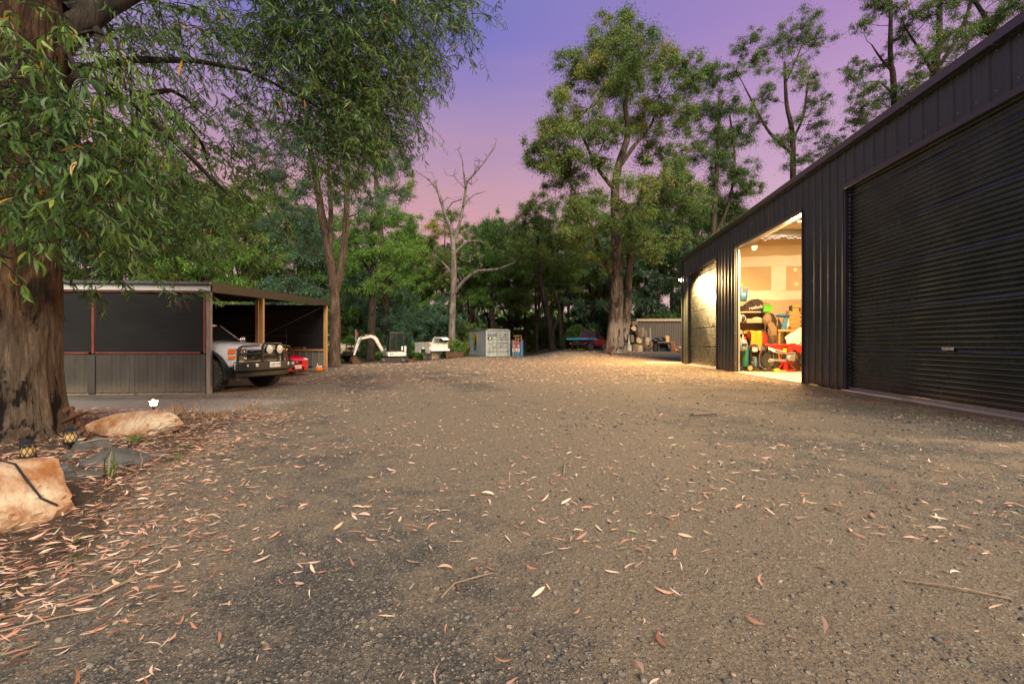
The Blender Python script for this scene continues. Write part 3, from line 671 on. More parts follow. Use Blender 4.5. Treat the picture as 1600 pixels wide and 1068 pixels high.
hero('gum_tree', 'feathery gum tree standing alone against the violet sky above the middle of the shed roof', (1240, 540), 42,
     [(1240, 540, 9), (1239, 280, 6), (1238, 208, 5), (1229, 162, 4), (1226, 97, 2.5)], [(0, [(1233, 236, 4.5), (1203, 208, 3.5), (1177, 162, 2.5), (1163, 135, 1.5)]), (0, [(1240, 215, 3.5), (1255, 182, 3), (1262, 130, 2)]), (0, [(1228, 130, 2), (1245, 90, 1.6), (1258, 60, 1)])],
     [(1210, 70, 22), (1250, 45, 24), (1278, 60, 18), (1240, 100, 22), (1160, 75, 18), (1188, 105, 20), (1272, 120, 20), (1200, 150, 16), (1262, 195, 22), (1220, 215, 18), (1290, 225, 22), (1150, 110, 14), (1180, 52, 12), (1250, 250, 18), (1185, 190, 14), (1275, 160, 16)],
     M['leafA'], M['bark_brown'], 23, (.16, .04), 46, tip=.022, sub=12, extra=True)
hero('gum_tree', 'leaning gum tree rising over the shed roof left of the forked one', (1398, 540), 36,
     [(1400, 540, 9), (1397, 162, 6), (1392, 100, 5), (1391, 65, 4.5), (1392, 10, 3.5), (1390, -60, 2)], [(0, [(1392, 110, 3), (1375, 90, 2.5), (1362, 70, 1.5)]), (0, [(1396, 150, 3), (1375, 128, 2), (1350, 130, 1.2)])],
     [(1368, 15, 20), (1350, 38, 16), (1328, 118, 15), (1350, 150, 20), (1392, 150, 22), (1405, 60, 18), (1335, 185, 15), (1380, 95, 15), (1345, 170, 20), (1380, 185, 25), (1375, -30, 28), (1410, -70, 30), (1345, 110, 14), (1360, -10, 16)],
     M['leafA'], M['bark_brown'], 24, (.15, .038), 48, tip=.022, sub=12, extra=True)
hero('gum_tree', 'dark forked gum tree above the shed roof near the right edge', (1462, 540), 34,
     [(1462, 540, 12), (1460, 117, 9), (1467, 81, 7), (1468, 16, 5), (1470, -60, 3)], [(0, [(1460, 112, 6), (1490, 70, 5), (1512, 20, 4), (1530, -40, 2)]), (0, [(1458, 115, 4), (1435, 75, 3), (1415, 45, 2)]), (2, [(1560, 60, 6), (1535, 20, 5), (1510, -20, 4)])],
     [(1450, 15, 24), (1500, 0, 26), (1485, 55, 20), (1435, 130, 20), (1525, 55, 24), (1560, 25, 24), (1545, 85, 20), (1440, 85, 18), (1500, 100, 26), (1580, 10, 24), (1430, 25, 18), (1470, -50, 36), (1530, -60, 36), (1410, 10, 14), (1590, -30, 30)],
     M['leafA'], M['bark_dark'], 25, (.15, .038), 60, tip=.022, sub=12, extra=True)
hero('gum_tree', 'twin-stemmed gum tree growing just right of the carport', (524, 574), 22.4,
     [(523, 577, 16), (523, 560, 12), (524, 500, 11), (521, 440, 10.5), (512, 385, 9), (502, 330, 8), (494, 280, 7), (484, 230, 5), (478, 180, 3)],
     [(.6, [(527, 452, 8), (535, 405, 8.5), (541, 340, 8), (542, 280, 7), (544, 200, 5), (548, 130, 3)]), (-.5, [(516, 400, 6), (517, 330, 6), (514, 260, 5), (518, 190, 3)])],
     [(430, 215, 40), (395, 190, 30), (465, 190, 40), (450, 275, 32), (520, 215, 42), (560, 190, 42), (600, 250, 36), (628, 185, 24), (615, 300, 22), (500, 300, 36), (410, 250, 26), (470, 330, 30), (545, 290, 36), (580, 310, 28), (440, 350, 28), (500, 120, 40), (560, 110, 40), (640, 150, 22), (480, 385, 25), (632, 240, 18)],
     M['leafblue'], M['bark_brown'], 26, (.14, .030), 46, tip=.016, sub=14, minpy=470, droop=1.2)
hero('gum_tree', 'slim grey-stemmed gum tree behind the excavator arm', (605, 560), 41,
     [(606, 560, 9), (603, 500, 8), (600, 430, 7.5), (596, 380, 7), (591, 330, 6), (588, 285, 5), (586, 240, 3)], [(0, [(592, 320, 3.5), (606, 300, 3), (622, 290, 2)])],
     [(600, 250, 26), (575, 235, 24), (625, 265, 22), (635, 295, 18), (560, 270, 20), (605, 220, 22), (612, 335, 18)],
     M['leafA'], M['bark_brown'], 27, (.15, .038), 60, tip=.02)
hero('gum_tree', 'black-trunked gum tree directly behind the excavator bucket', (578, 565), 37,
     [(578, 568, 11), (581, 500, 9), (583, 450, 8), (582, 400, 6), (580, 340, 4)], [(0, [(582, 430, 4), (565, 405, 3.5), (555, 385, 2.5)]), (0, [(582, 470, 3), (600, 440, 2.5), (620, 420, 2)])],
     [(580, 320, 30), (555, 360, 26), (610, 350, 28), (630, 390, 26), (545, 400, 24), (590, 395, 24), (610, 440, 24), (640, 350, 20)],
     M['leafB'], M['bark_dark'], 28, (.17, .042), 66, tip=.022)
for k, (bx, lab) in enumerate(((862, 'dark crooked gum tree with a forked burnt trunk left of the red ute'),)):
    hero('gum_tree', lab, (862, 551), 44,
     [(863, 552, 9), (861, 520, 8), (855, 490, 7), (848, 455, 5.5), (843, 420, 4), (840, 370, 3)], [(0, [(862, 518, 5.5), (872, 500, 5), (874, 480, 4), (866, 455, 3), (860, 440, 2)]), (1, [(838, 430, 2), (830, 440, 1.5)])],
     [(850, 350, 26), (820, 345, 24), (880, 360, 26), (835, 320, 20), (865, 400, 24), (815, 395, 24), (895, 400, 22), (795, 360, 22)],
     M['leafA'], M['bark_dark'], 29, (.19, .046), 66, tip=.025)
hero('gum_tree', 'bushy green gum tree behind the shipping container', (769, 552), 50,
     [(770, 552, 6.5), (771, 515, 6), (768, 490, 6), (773, 455, 5), (770, 410, 4), (765, 370, 3)], [],
     [(770, 365, 26), (790, 350, 24), (750, 385, 18), (800, 385, 26), (775, 405, 28), (815, 420, 24), (790, 440, 26), (755, 430, 20), (765, 350, 16), (750, 460, 22), (800, 470, 24), (735, 420, 16)],
     M['leafB'], M['bark_dark'], 30, (.20, .048), 70, tip=.025, droop=1.0)
print('hero leaves', NL)

# ---- dead tree
DT = thing('dead_tree', 'bare dead tree with pale grey branches behind the shipping container', 'tree', at(707, 548, 42.5))
dl = DT.location.copy(); Td = Tree(3)
def dp(pts, dy=0): return [(at(x, y, 42.5 + dy * i / len(pts)) - dl, w * .62 / F * 42.5) for i, (x, y, w) in enumerate(pts)]
Td.path(dp([(706, 552, 11), (706, 513, 9), (707.5, 476, 8), (709, 436, 8), (708.5, 402, 7), (707.5, 375, 6), (702, 352, 4.8), (695.6, 335, 4.2), (689, 314, 3.6), (684, 298, 3), (672, 282, 2), (657, 271, 1)]))
for dy, pts in ((1, [(708, 378, 4.6), (712.5, 368, 4.4), (719, 345, 4), (724, 321, 3.5), (727, 301, 3.2), (729.4, 284, 2.8), (741, 272, 2.2), (756, 254, 1.8), (773, 229, 1.4), (776, 218, .6)]),
            (-1, [(727, 289, 2), (724, 267, 1.6), (722.6, 250, 1.2), (716, 234, .6)]), (1, [(724, 321, 1.8), (732, 312, 1.6), (741, 304, 1.3), (758, 299, .7)]),
            (-1, [(696, 334, 1.8), (707, 316, 1.5), (722.6, 311, 1)]), (2, [(710, 396, 3), (716, 389, 2.8), (731, 378, 2.3), (751, 377, 1.8), (768, 389, .9)]),
            (-2, [(709, 460, 5), (714, 452, 4.6), (724, 439.5, 4.2), (736, 429, 3.8), (748, 422.6, 3.4), (775, 421, 2.6), (805, 410, 1.6)]), (1, [(708, 430, 3.5), (700, 419, 3), (690.6, 409, 2)]),
            (1, [(684, 298, 1.2), (681, 285, 1), (676, 270, .5)]), (0, [(727, 295, 1.4), (718, 285, 1.2), (709, 275, .9), (700, 274, .4)]), (-1, [(741, 272, 1.2), (745, 262, .8), (750, 252, .4)]),
            (1, [(729, 285, 1.2), (737, 288, .9), (747, 281, .5)]), (0, [(690, 318, 1.5), (699, 308, 1), (702, 318, .4)]), (0, [(702, 350, 1.6), (696, 346, 1), (687, 343, .5)]), (1, [(719, 345, 1.4), (716, 334, 1), (714, 330, .5)]),
            (0, [(731, 378, 1.2), (735, 366, .9), (739, 362, .4)]), (0, [(712, 368, 1.4), (707, 352, 1), (704, 344, .5)]), (1, [(704, 365, 1.4), (694, 361, 1), (688, 364, .5)])):
    q = dp(pts, dy); Td.path(q, parent=Td.nearest(q[0][0]))
rg = random.Random(8); np0 = len(Td.p)
for i in range(150):
    k = rg.randrange(20, np0); 
    if Td.fix[k] > .2: continue
    a = Td.p[k]; d = Vector((rg.gauss(0, 1), rg.gauss(0, 1), .5 + rg.gauss(0, .7))).normalized(); L_ = .3 + .9 * rg.random()
    Td.path([(a, .03), (a + d * L_ * .5 + Vector((rg.gauss(0, .1), 0, rg.gauss(0, .1))), .022), (a + d * L_, .008)], parent=k, fixed=False)
Td.radii(.01)
tr = MB(); fw = MB(); first = True
for ids, par, fixed in Td.chains:
    pts = [Td.p[i] for i in ids]; rr = [Td.fix[i] for i in ids]
    if par >= 0: pts = [Td.p[par]] + pts; rr = [rr[0]] + rr
    if first: obj('trunk', tr.tube(pts, rr, 12), M['bark_dead'], DT); first = False
    elif fixed: obj('limb', MB().tube(pts, rr, 8), M['bark_dead'], DT)
    else: fw.tube(pts, rr, 4)
obj('branches', fw, M['bark_dead'], DT, kind='stuff')

# ---- background forest: prototypes copied as individuals
def proto(seed, h, cr, bark, lm, trunkr, nb, low, leaf=(.24, .058), dens=80, fork=True):
    root = thing('gum_tree', 'x', 'tree'); T = Tree(seed); r = random.Random(seed)
    lx, ly = r.gauss(0, .04) * h, r.gauss(0, .04) * h
    T.path([(Vector((0, 0, -.3)), trunkr * 1.25), (Vector((0, 0, .6)), trunkr), (Vector((lx * .4, ly * .4, h * .3)), trunkr * .8), (Vector((lx, ly, h * .58)), trunkr * .55), (Vector((lx * 1.3, ly * 1.2, h * .85)), trunkr * .22)], step=.9)
    if fork: T.path([(Vector((lx * .3, ly * .3, h * .25)), trunkr * .55), (Vector((lx * .3 + cr * .25, ly - cr * .2, h * .42)), trunkr * .45), (Vector((lx * .3 + cr * .5, ly - cr * .3, h * .66)), trunkr * .25)], parent=T.nearest(Vector((lx * .3, ly * .3, h * .25))), step=.9)
    B = []
    for i in range(nb):
        z = low + (1 - low) * ((i + r.random()) / nb); w = math.sin(math.pi * min(1, max(0.12, (z - low) / (1 - low) * .8 + .12))) ** .7
        a = i * 2.4 + r.random(); q = cr * w * (.35 + .65 * r.random())
        B.append((Vector((lx * z + q * math.cos(a), ly * z + q * math.sin(a), h * z)), cr * (.26 + .14 * r.random())))
    T.attach([b[0] for b in B], minz=h * low * .7)
    tree_mesh(T, B, lm, bark, root, leaf, dens, .028, 9, nt=9)
    return root
def shrub(seed, h, cr, lm, bark, leaf=(.21, .052), dens=90, nb=10, cat='shrub', name='shrub'):
    root = thing(name, 'x', cat); T = Tree(seed); r = random.Random(seed)
    T.path([(Vector((0, 0, -.2)), .07), (Vector((.05, 0, h * .3)), .05), (Vector((.1, .1, h * .6)), .03)])
    B = []
    for i in range(nb):
        z = .12 + .83 * ((i + r.random()) / nb); a = i * 2.4 + r.random(); q = cr * math.sin(math.pi * min(.95, max(.15, z))) * (.3 + .6 * r.random())
        B.append((Vector((q * math.cos(a), q * math.sin(a), h * z)), cr * (.38 + .15 * r.random())))
    T.attach([b[0] for b in B]); tree_mesh(T, B, lm, bark, root, leaf, dens, .016, 7, nt=7)
    return root
PR = [proto(41, 19, 4.2, M['bark_dark'], M['leafA'], .30, 18, .42), proto(42, 16, 3.6, M['bark_brown'], M['leafA'], .24, 15, .38, fork=False), proto(43, 13, 3.4, M['bark_dark'], M['leafB'], .2, 15, .25),
      proto(44, 21, 3.8, M['bark_brown'], M['leafA'], .28, 16, .5), proto(45, 12, 3.6, M['bark_dark'], M['leafblue'], .2, 16, .2), proto(46, 17, 4.4, M['bark_dark'], M['leafB'], .26, 18, .35)]
SH = [shrub(51, 3.2, 1.7, M['leafB'], M['bark_dark']), shrub(52, 4.6, 2.2, M['leafA'], M['bark_brown'], nb=12), shrub(53, 5.5, 2.1, M['leafblue'], M['bark_dark'], nb=13)]
used = set()
def put(p, x, y, rz, sc, label, group):
    z = zg(x, y); px = 800 + x / y * F
    lm_ = [(-9e9, 'beyond the left edge'), (0, 'left of the carport roof'), (180, 'above the left half of the carport'), (300, 'above the open end of the carport'), (440, 'just left of the twin-stemmed gum'), (520, 'between the twin-stemmed gum and the excavator'), (600, 'above the excavator cab'), (648, 'above the upturned tub'), (700, 'beside the dead tree'), (735, 'above the container'), (800, 'above the blue bin'),
           (840, 'by the crooked burnt gum'), (880, 'above the red ute'), (930, 'beside the tallest gum'), (1000, 'above the log pile'), (1050, 'by the blazing flood lamp'), (1110, 'over the far end of the long shed'), (1200, 'over the lit bay'), (1330, 'over the middle of the shed roof'), (1470, 'over the near half of the shed roof'), (1600, 'beyond the right edge')]
    label = label + ', ' + [b for a, b in lm_ if px >= a][-1]
    o = p if p.name not in used else dup(p, (0, 0, 0))
    used.add(p.name); used.add(o.name)
    o.location = (x, y, z - .05); o.rotation_euler = (0, 0, rz); o.scale = (sc, sc, sc * (.92 + .16 * random.random())); o['label'] = label; o['group'] = group
    return o
kinds = ['tall dark-trunked forest gum', 'straight brown-stemmed forest gum', 'low bright green gum', 'very tall thin-crowned gum', 'dense blue-green wattle tree', 'broad bushy gum with dark limbs']
rg = random.Random(99)
G1 = 'forest trees behind the yard'
spots = []
# explicit (px, Y, proto, scale): silhouette of the forest in the photo
for px, Y, k, sc in ((655, 50, 5, .80), (628, 56, 1, .85), (676, 58, 4, .85), (690, 62, 2, .85), (735, 58, 5, .62), (722, 66, 1, .62), (745, 70, 4, .9), (800, 60, 5, .85), (820, 54, 1, .95), (845, 62, 3, .85), (880, 52, 5, .95), (905, 60, 1, 1.0), (925, 50, 4, 1.0), (890, 70, 3, .9), (940, 62, 5, 1.0),
                     (1000, 50, 5, .95), (1030, 46, 4, 1.05), (1050, 55, 1, 1.1), (1075, 48, 5, .9), (1090, 60, 0, 1.0), (1020, 66, 3, 1.0), (975, 60, 0, 1.0), (1130, 52, 1, .95), (1165, 56, 5, .75), (1180, 50, 4, .8), (1150, 66, 0, .85),
                     (1210, 60, 5, .72), (1290, 55, 2, .85), (1200, 70, 4, 1.0), (1330, 50, 5, .62), (1370, 46, 4, .85), (1420, 44, 2, .9), (1480, 42, 5, .8), (1530, 40, 4, 1.1), (1580, 40, 5, .9), (1640, 42, 0, .9), (1710, 45, 5, 1), (1800, 42, 0, 1),
                     (560, 44, 4, .95), (535, 52, 5, .9), (500, 43, 2, 1.0), (475, 46, 5, .95), (455, 38, 4, 1.0), (430, 50, 3, .95), (410, 42, 2, 1.1), (385, 36, 1, .85), (365, 48, 0, .95), (340, 40, 5, .8), (315, 34, 2, .9), (290, 44, 0, .9), (262, 32, 1, .8), (235, 38, 5, .85), (210, 30, 2, .85), (180, 36, 0, .75), (150, 28, 4, .8), (120, 34, 5, .8), (95, 30, 1, .8), (60, 36, 0, .8), (20, 30, 5, .8), (-60, 34, 0, .8), (-150, 30, 5, .8), (-260, 30, 1, .9),
                     (600, 64, 3, .75), (570, 70, 0, .75), (640, 74, 4, .9), (520, 66, 1, .9), (480, 62, 4, 1.1)):
    spots.append((px, Y, k, sc))
for i, (px, Y, k, sc) in enumerate(spots):
    x = (px - 800) / F * Y
    if (x - .1125 * Y) > 6 and Y < 30: continue
    put(PR[k], x, Y, rg.random() * 6.28, sc, kinds[k], G1)
# bare-looking slim trunks between (regrowth)
for i in range(26):
    px = 480 + 560 * (i + rg.random()) / 26; Y = 46 + 22 * rg.random()
    k = rg.choice([1, 3, 0]); put(PR[k], (px - 800) / F * Y, Y, rg.random() * 6.28, .55 + .25 * rg.random(), kinds[k], G1)
kinds2 = ['small bright green shrub', 'olive-green understorey shrub', 'tall blue-green wattle bush']
for i in range(58):
    px = 380 + 720 * (i + rg.random()) / 58; Y = 46 + 14 * rg.random() ** 1.5
    if 735 < px < 930: Y += 11
    if px > 930: Y = 44 + 12 * rg.random()
    k = rg.choice([0, 1, 2, 0]); put(SH[k], (px - 800) / F * Y, Y, rg.random() * 6.28, .75 + .5 * rg.random(), kinds2[k], 'understorey shrubs')
for px, Y, k, sc in ((665, 43, 2, .95), (690, 44.5, 2, 1.0), (640, 45, 1, .9), (725, 47.5, 1, .8), (650, 41, 0, .5), (560, 43, 0, .8), (600, 39.5, 0, .42), (545, 44.5, 1, .9), (620, 40, 2, .8), (470, 32, 1, 1), (340, 24, 1, .85), (250, 22, 0, .8), (170, 22, 1, .8), (905, 46, 0, .8), (420, 30, 2, .9), (715, 41.5, 0, .5), (1100, 46, 1, 1)):
    put(SH[k], (px - 800) / F * Y, Y, rg.random() * 6.28, sc, kinds2[k], 'understorey shrubs')
# far wood: one mass that closes the view
r = np.random.default_rng(70); PP = []; DD = []; SS = []; VV = []
for i in range(520):
    a = r.uniform(-75, 75); d = r.uniform(88, 125); x = d * math.sin(R(a)); y = d * math.cos(R(a))
    if y < 25: continue
    for q in range(3):
        c = np.array([x + r.normal(0, 2), y + r.normal(0, 2), .5 + r.random() * (8.5 if -35 < a < 45 else 4.0) * (.55 if a < -6 else 1)])
        n = 45; p, dd, s_ = clump(r, c, 2.6, n, .9, .3); PP.append(p); DD.append(dd); SS.append(s_); VV.append(np.clip(r.normal(.35, .12) + .12 * r.standard_normal(n), 0, .9))
P = np.concatenate(PP); n = len(P)
v, f, a = leaves_np(P, np.concatenate(DD), np.concatenate(SS), .9 + .4 * r.random(n), .3 + .2 * r.random(n), 0 * P[:, 0], .1 * r.standard_normal(n), 2, np.concatenate(VV))
o = mesh_np('far_wood', v, f, M['leafB'], None, dict(v=a), kind='stuff'); tag(o, 'far-off dense wood closing the view behind the yard', 'forest')
# ------------------------------------------------------------------ near tree at the left
Y0 = 5.05
NB = at(3, 700, Y0); NB.z = zg(NB.x, Y0) - .05
NT = thing('gum_tree', 'huge near gum tree with peeling brown and black bark at the left edge', 'tree', NB)
# trunk: high resolution surface with fissures, flare and a knot
nu, nv = 190, 230; H = 5.6
u, v = np.meshgrid(np.arange(nu) / nu * 2 * np.pi, np.linspace(0, 1, nv)); z = v * H
rad = .43 + .16 * np.exp(-z / .30) + .03 * np.exp(-z / 1.2) + .05 * sst(3.2, 4.6, z)
cxn, cyn = np.cos(u), np.sin(u)
rad = rad * (1 + .06 * np.exp(-z / .5) * np.cos(5 * u + 1) + .05 * fbm(cxn * 1.2, cyn * 1.2, z * .7, 3, 101))
fis = fbm(cxn * 5 + .5 * fbm(cxn * 2, cyn * 2, z * 2, 2, 7), cyn * 5, z * 1.0, 5, 103)
rad += .038 * np.abs(fis) ** .6 * 1.3 - .022 + .006 * fbm(cxn * 16, cyn * 16, z * 5, 3, 104)
plate = sst(.02, .12, fbm(cxn * 1.8, cyn * 1.8, z * .9, 4, 105)); rad += .026 * plate
ku, kz = -1.82, .92   # the knot faces the camera
kd = np.sqrt(((u - (ku % (2 * np.pi))) * .45) ** 2 + (z - kz) ** 2)
rad += .055 * np.exp(-((kd - .085) / .035) ** 2) - .05 * np.exp(-(kd / .05) ** 2)
lean = .012 * z
V = np.stack([rad * cxn + lean, rad * cyn + .01 * z, z], 2).reshape(-1, 3)
ii, jj = np.meshgrid(np.arange(nu), np.arange(nv - 1)); a = (jj * nu + ii).ravel(); b = (jj * nu + (ii + 1) % nu).ravel()
mesh_np('trunk', V, np.stack([a, b, b + nu, a + nu], 1), M['bark_near'], NT, smooth=True)
TN = Tree(5)
base = Vector((.07, .05, H - 1.9))
TN.path([(Vector((.02, .05, 3.6)), .40), (Vector((.0, .1, 5.2)), .42), (Vector((-.3, .3, 7)), .30), (Vector((-.2, .8, 9.5)), .2), (Vector((.3, 1, 12)), .1)])
def L(*p): return [(Vector(q[:3]), q[3]) for q in p]
TN.path(L((.12, .0, 3.95, .20), (.5, .2, 4.65, .15), (1.0, .9, 5.9, .12), (2.2, 2.2, 7.6, .09), (4, 3.6, 9.0, .06), (5.5, 4.4, 9.6, .03)), parent=0)
TN.path(L((.2, .1, 3.85, .07), (.55, .35, 4.3, .05), (.95, .6, 4.1, .04), (1.25, .9, 3.75, .032), (1.55, 1.2, 3.35, .025), (1.75, 1.3, 3.15, .012)), parent=0)
TN.path(L((.1, -.2, 3.7, .09), (.2, -.6, 4.2, .06), (.5, -1.2, 4.4, .04), (1.0, -1.6, 4.3, .02)), parent=0)
TN.path(L((.0, -.3, 2.5, .05), (.15, -.7, 2.75, .035), (.6, -1.1, 2.8, .02), (1.1, -1.35, 2.6, .01)), parent=0)
TN.path(L((.3, .1, 3.2, .05), (.9, .1, 3.35, .03), (1.4, .0, 3.1, .02), (1.7, 0, 2.8, .01)), parent=0)
TN.path(L((.1, .3, 4.2, .06), (.5, 1.2, 5.0, .045), (1.2, 2.6, 5.7, .03), (2.2, 3.8, 5.5, .015)), parent=0)
for i, (ids, par, fx) in enumerate(TN.chains):
    obj('limb', MB().tube([TN.p[k] for k in ids], [TN.fix[k] for k in ids], 14), M['bark_dark'] if i else M['bark_near'], NT)
# drooping sprays: twig with sickle leaves hanging off it
SPR = []
def spray(rg, p, length, out, leafL, nleaf, twigmb, sag=.95, bv=.45, w=.14, ll=.42, dn=.85):
    """p start, out initial direction; the twig arches and hangs; leaves alternate along it and hang down"""
    d = Vector(out).normalized(); q = Vector(p); pts = [q.copy()]; k = 7
    for i in range(k):
        d = (d + Vector((rg.gauss(0, .10), rg.gauss(0, .10), -sag / k * 1.3))).normalized(); q = q + d * length / k; pts.append(q.copy())
    twigmb.tube(pts, [.006 * (1 - .1 * i) * (leafL / .14) for i in range(k + 1)], 4, caps=False)
    for j in range(nleaf):
        t = .12 + .88 * (j + rg.random()) / nleaf; i = min(k - 1, int(t * k)); f_ = t * k - i
        a = pts[i].lerp(pts[i + 1], min(1, f_)); tw_ = (pts[i + 1] - pts[i]).normalized()
        dd = (tw_ * .35 + Vector((rg.gauss(0, ll), rg.gauss(0, ll), -dn))).normalized()
        sd = dd.cross(Vector((rg.gauss(0, 1), rg.gauss(0, 1), rg.gauss(0, .3)))).normalized()
        l_ = leafL * (.6 + .65 * rg.random())
        SPR.append((a, dd, sd, l_, l_ * w * (.75 + .5 * rg.random()), rg.gauss(.5, .5) * (1 if rg.random() < .8 else -1), rg.gauss(0, .15), min(.97, max(0, bv + rg.gauss(0, .17))) if rg.random() > .012 else 1.0))
def flush(name, m, root, seg, single=0, twmb=None, off=Vector((0, 0, 0))):
    P = np.array([s[0] for s in SPR]); D = np.array([s[1] for s in SPR]); Sd = np.array([s[2] for s in SPR]); A = np.array([s[3:] for s in SPR])
    if single:
        wp = P + np.array(root.location); inview = (np.abs(wp[:, 0] / np.maximum(.1, wp[:, 1])) < 1.12) & (wp[:, 2] - CH < wp[:, 1] * .74)
        key = np.where(inview, A[:, 0] / wp[:, 1], 0); o_ = np.argsort(-key); one, rest = o_[:single], o_[single:]
        for i in one:
            s_ = slice(i, i + 1)
            v_, f_, a_ = leaves_np(P[s_] * 0, D[s_], Sd[s_], A[s_, 0], A[s_, 1], A[s_, 2], A[s_, 3], 5, A[s_, 4])
            o = mesh_np('leaf', v_, f_, m, root, dict(v=a_), smooth=True); o.location = P[i]
    else: rest = np.arange(len(P))
    v_, f_, a_ = leaves_np(P[rest], D[rest], Sd[rest], A[rest, 0], A[rest, 1], A[rest, 2], A[rest, 3], seg, A[rest, 4])
    mesh_np(name, v_, f_, m, root, dict(v=a_), smooth=True, kind='stuff'); print(name, len(P)); SPR.clear()
rg = random.Random(17); tw = MB()
# near cascade: spray starts given in photo pixels with their distance
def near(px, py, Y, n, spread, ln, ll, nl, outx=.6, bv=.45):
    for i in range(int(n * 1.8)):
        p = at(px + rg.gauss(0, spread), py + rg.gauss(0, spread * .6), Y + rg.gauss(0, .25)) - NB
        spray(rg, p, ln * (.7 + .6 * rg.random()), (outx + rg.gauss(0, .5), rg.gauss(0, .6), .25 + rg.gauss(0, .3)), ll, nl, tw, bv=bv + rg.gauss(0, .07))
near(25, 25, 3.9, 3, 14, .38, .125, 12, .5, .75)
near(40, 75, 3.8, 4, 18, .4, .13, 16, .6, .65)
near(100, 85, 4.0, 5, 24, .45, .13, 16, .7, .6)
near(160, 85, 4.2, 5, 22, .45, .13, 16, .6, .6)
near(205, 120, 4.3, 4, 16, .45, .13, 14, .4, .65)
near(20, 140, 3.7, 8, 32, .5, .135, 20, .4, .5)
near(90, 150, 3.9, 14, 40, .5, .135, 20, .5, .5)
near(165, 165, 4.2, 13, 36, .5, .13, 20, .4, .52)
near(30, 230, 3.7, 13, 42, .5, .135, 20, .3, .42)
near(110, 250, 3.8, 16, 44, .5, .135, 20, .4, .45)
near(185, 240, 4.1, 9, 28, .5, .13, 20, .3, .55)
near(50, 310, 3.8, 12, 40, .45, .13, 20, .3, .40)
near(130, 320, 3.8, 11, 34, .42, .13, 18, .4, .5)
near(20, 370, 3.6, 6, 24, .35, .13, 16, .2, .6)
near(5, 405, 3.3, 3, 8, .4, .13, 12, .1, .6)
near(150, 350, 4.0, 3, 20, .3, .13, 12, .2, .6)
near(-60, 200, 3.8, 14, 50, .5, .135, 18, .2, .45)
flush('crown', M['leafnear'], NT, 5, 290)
# middle cascade behind it: darker and further (Y 5.5-9)
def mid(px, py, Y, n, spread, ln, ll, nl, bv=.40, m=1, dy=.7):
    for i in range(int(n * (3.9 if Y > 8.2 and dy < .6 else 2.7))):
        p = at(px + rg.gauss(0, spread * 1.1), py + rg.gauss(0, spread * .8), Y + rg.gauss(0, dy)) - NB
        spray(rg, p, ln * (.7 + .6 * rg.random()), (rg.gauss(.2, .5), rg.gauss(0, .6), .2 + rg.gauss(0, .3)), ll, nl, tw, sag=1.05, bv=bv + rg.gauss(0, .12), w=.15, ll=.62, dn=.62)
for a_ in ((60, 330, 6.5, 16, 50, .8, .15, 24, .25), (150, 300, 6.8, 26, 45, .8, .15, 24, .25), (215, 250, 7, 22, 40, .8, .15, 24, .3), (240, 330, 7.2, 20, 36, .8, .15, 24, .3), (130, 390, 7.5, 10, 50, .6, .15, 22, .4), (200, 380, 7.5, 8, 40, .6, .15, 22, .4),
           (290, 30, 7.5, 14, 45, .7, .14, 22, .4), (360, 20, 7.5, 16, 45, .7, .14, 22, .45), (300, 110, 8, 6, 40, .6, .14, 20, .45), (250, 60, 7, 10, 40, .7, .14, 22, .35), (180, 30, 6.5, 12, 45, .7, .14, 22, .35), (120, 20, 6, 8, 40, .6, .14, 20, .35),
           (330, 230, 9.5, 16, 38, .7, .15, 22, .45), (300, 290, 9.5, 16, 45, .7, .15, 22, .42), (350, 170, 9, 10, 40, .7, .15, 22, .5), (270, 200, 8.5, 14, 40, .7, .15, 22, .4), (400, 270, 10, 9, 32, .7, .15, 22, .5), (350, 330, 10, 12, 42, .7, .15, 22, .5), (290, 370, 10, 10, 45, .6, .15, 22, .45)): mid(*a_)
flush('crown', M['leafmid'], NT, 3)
# the overhead mass right of it, hanging from the long limb (Y 8-10)
for a_ in ((430, -10, 8.5, 34, 48, .9, .14, 26, .35), (500, -10, 8.5, 44, 48, .9, .14, 26, .38), (570, 0, 8.6, 40, 42, .9, .14, 26, .42), (640, -5, 8.8, 28, 34, .9, .14, 26, .45), (690, 5, 9, 15, 24, .8, .14, 24, .45), (715, 40, 9, 7, 12, .55, .14, 20, .5),
           (420, 60, 8.7, 24, 36, .8, .14, 24, .34), (480, 80, 8.5, 46, 42, .9, .14, 26, .36), (545, 90, 8.6, 46, 42, .9, .14, 26, .38), (610, 80, 8.8, 30, 34, .8, .14, 26, .44), (655, 100, 9, 11, 16, .6, .14, 22, .5), (490, 160, 8.6, 32, 36, .9, .14, 24, .36), (550, 170, 8.7, 34, 34, .9, .14, 24, .40),
           (610, 150, 8.8, 14, 22, .7, .14, 24, .5), (530, 230, 8.7, 20, 30, .8, .14, 22, .42), (580, 215, 8.8, 12, 22, .7, .14, 22, .48), (510, 270, 8.7, 8, 20, .5, .14, 20, .4)): mid(*a_, dy=.55)
flush('crown', M['leafmid'], NT, 2)
# sprays outside the frame so that the tree also stands from the side
for i in range(260):
    a_ = rg.random() * 6.283; q = 1 + 3.2 * rg.random()
    spray(rg, (q * math.cos(a_) * 1.3 - 1.0, q * math.sin(a_) + .8, 4.9 + 4 * rg.random()), .9, (math.cos(a_), math.sin(a_), .2), .16, 16, tw)
flush('crown', M['leafmid'], NT, 2)
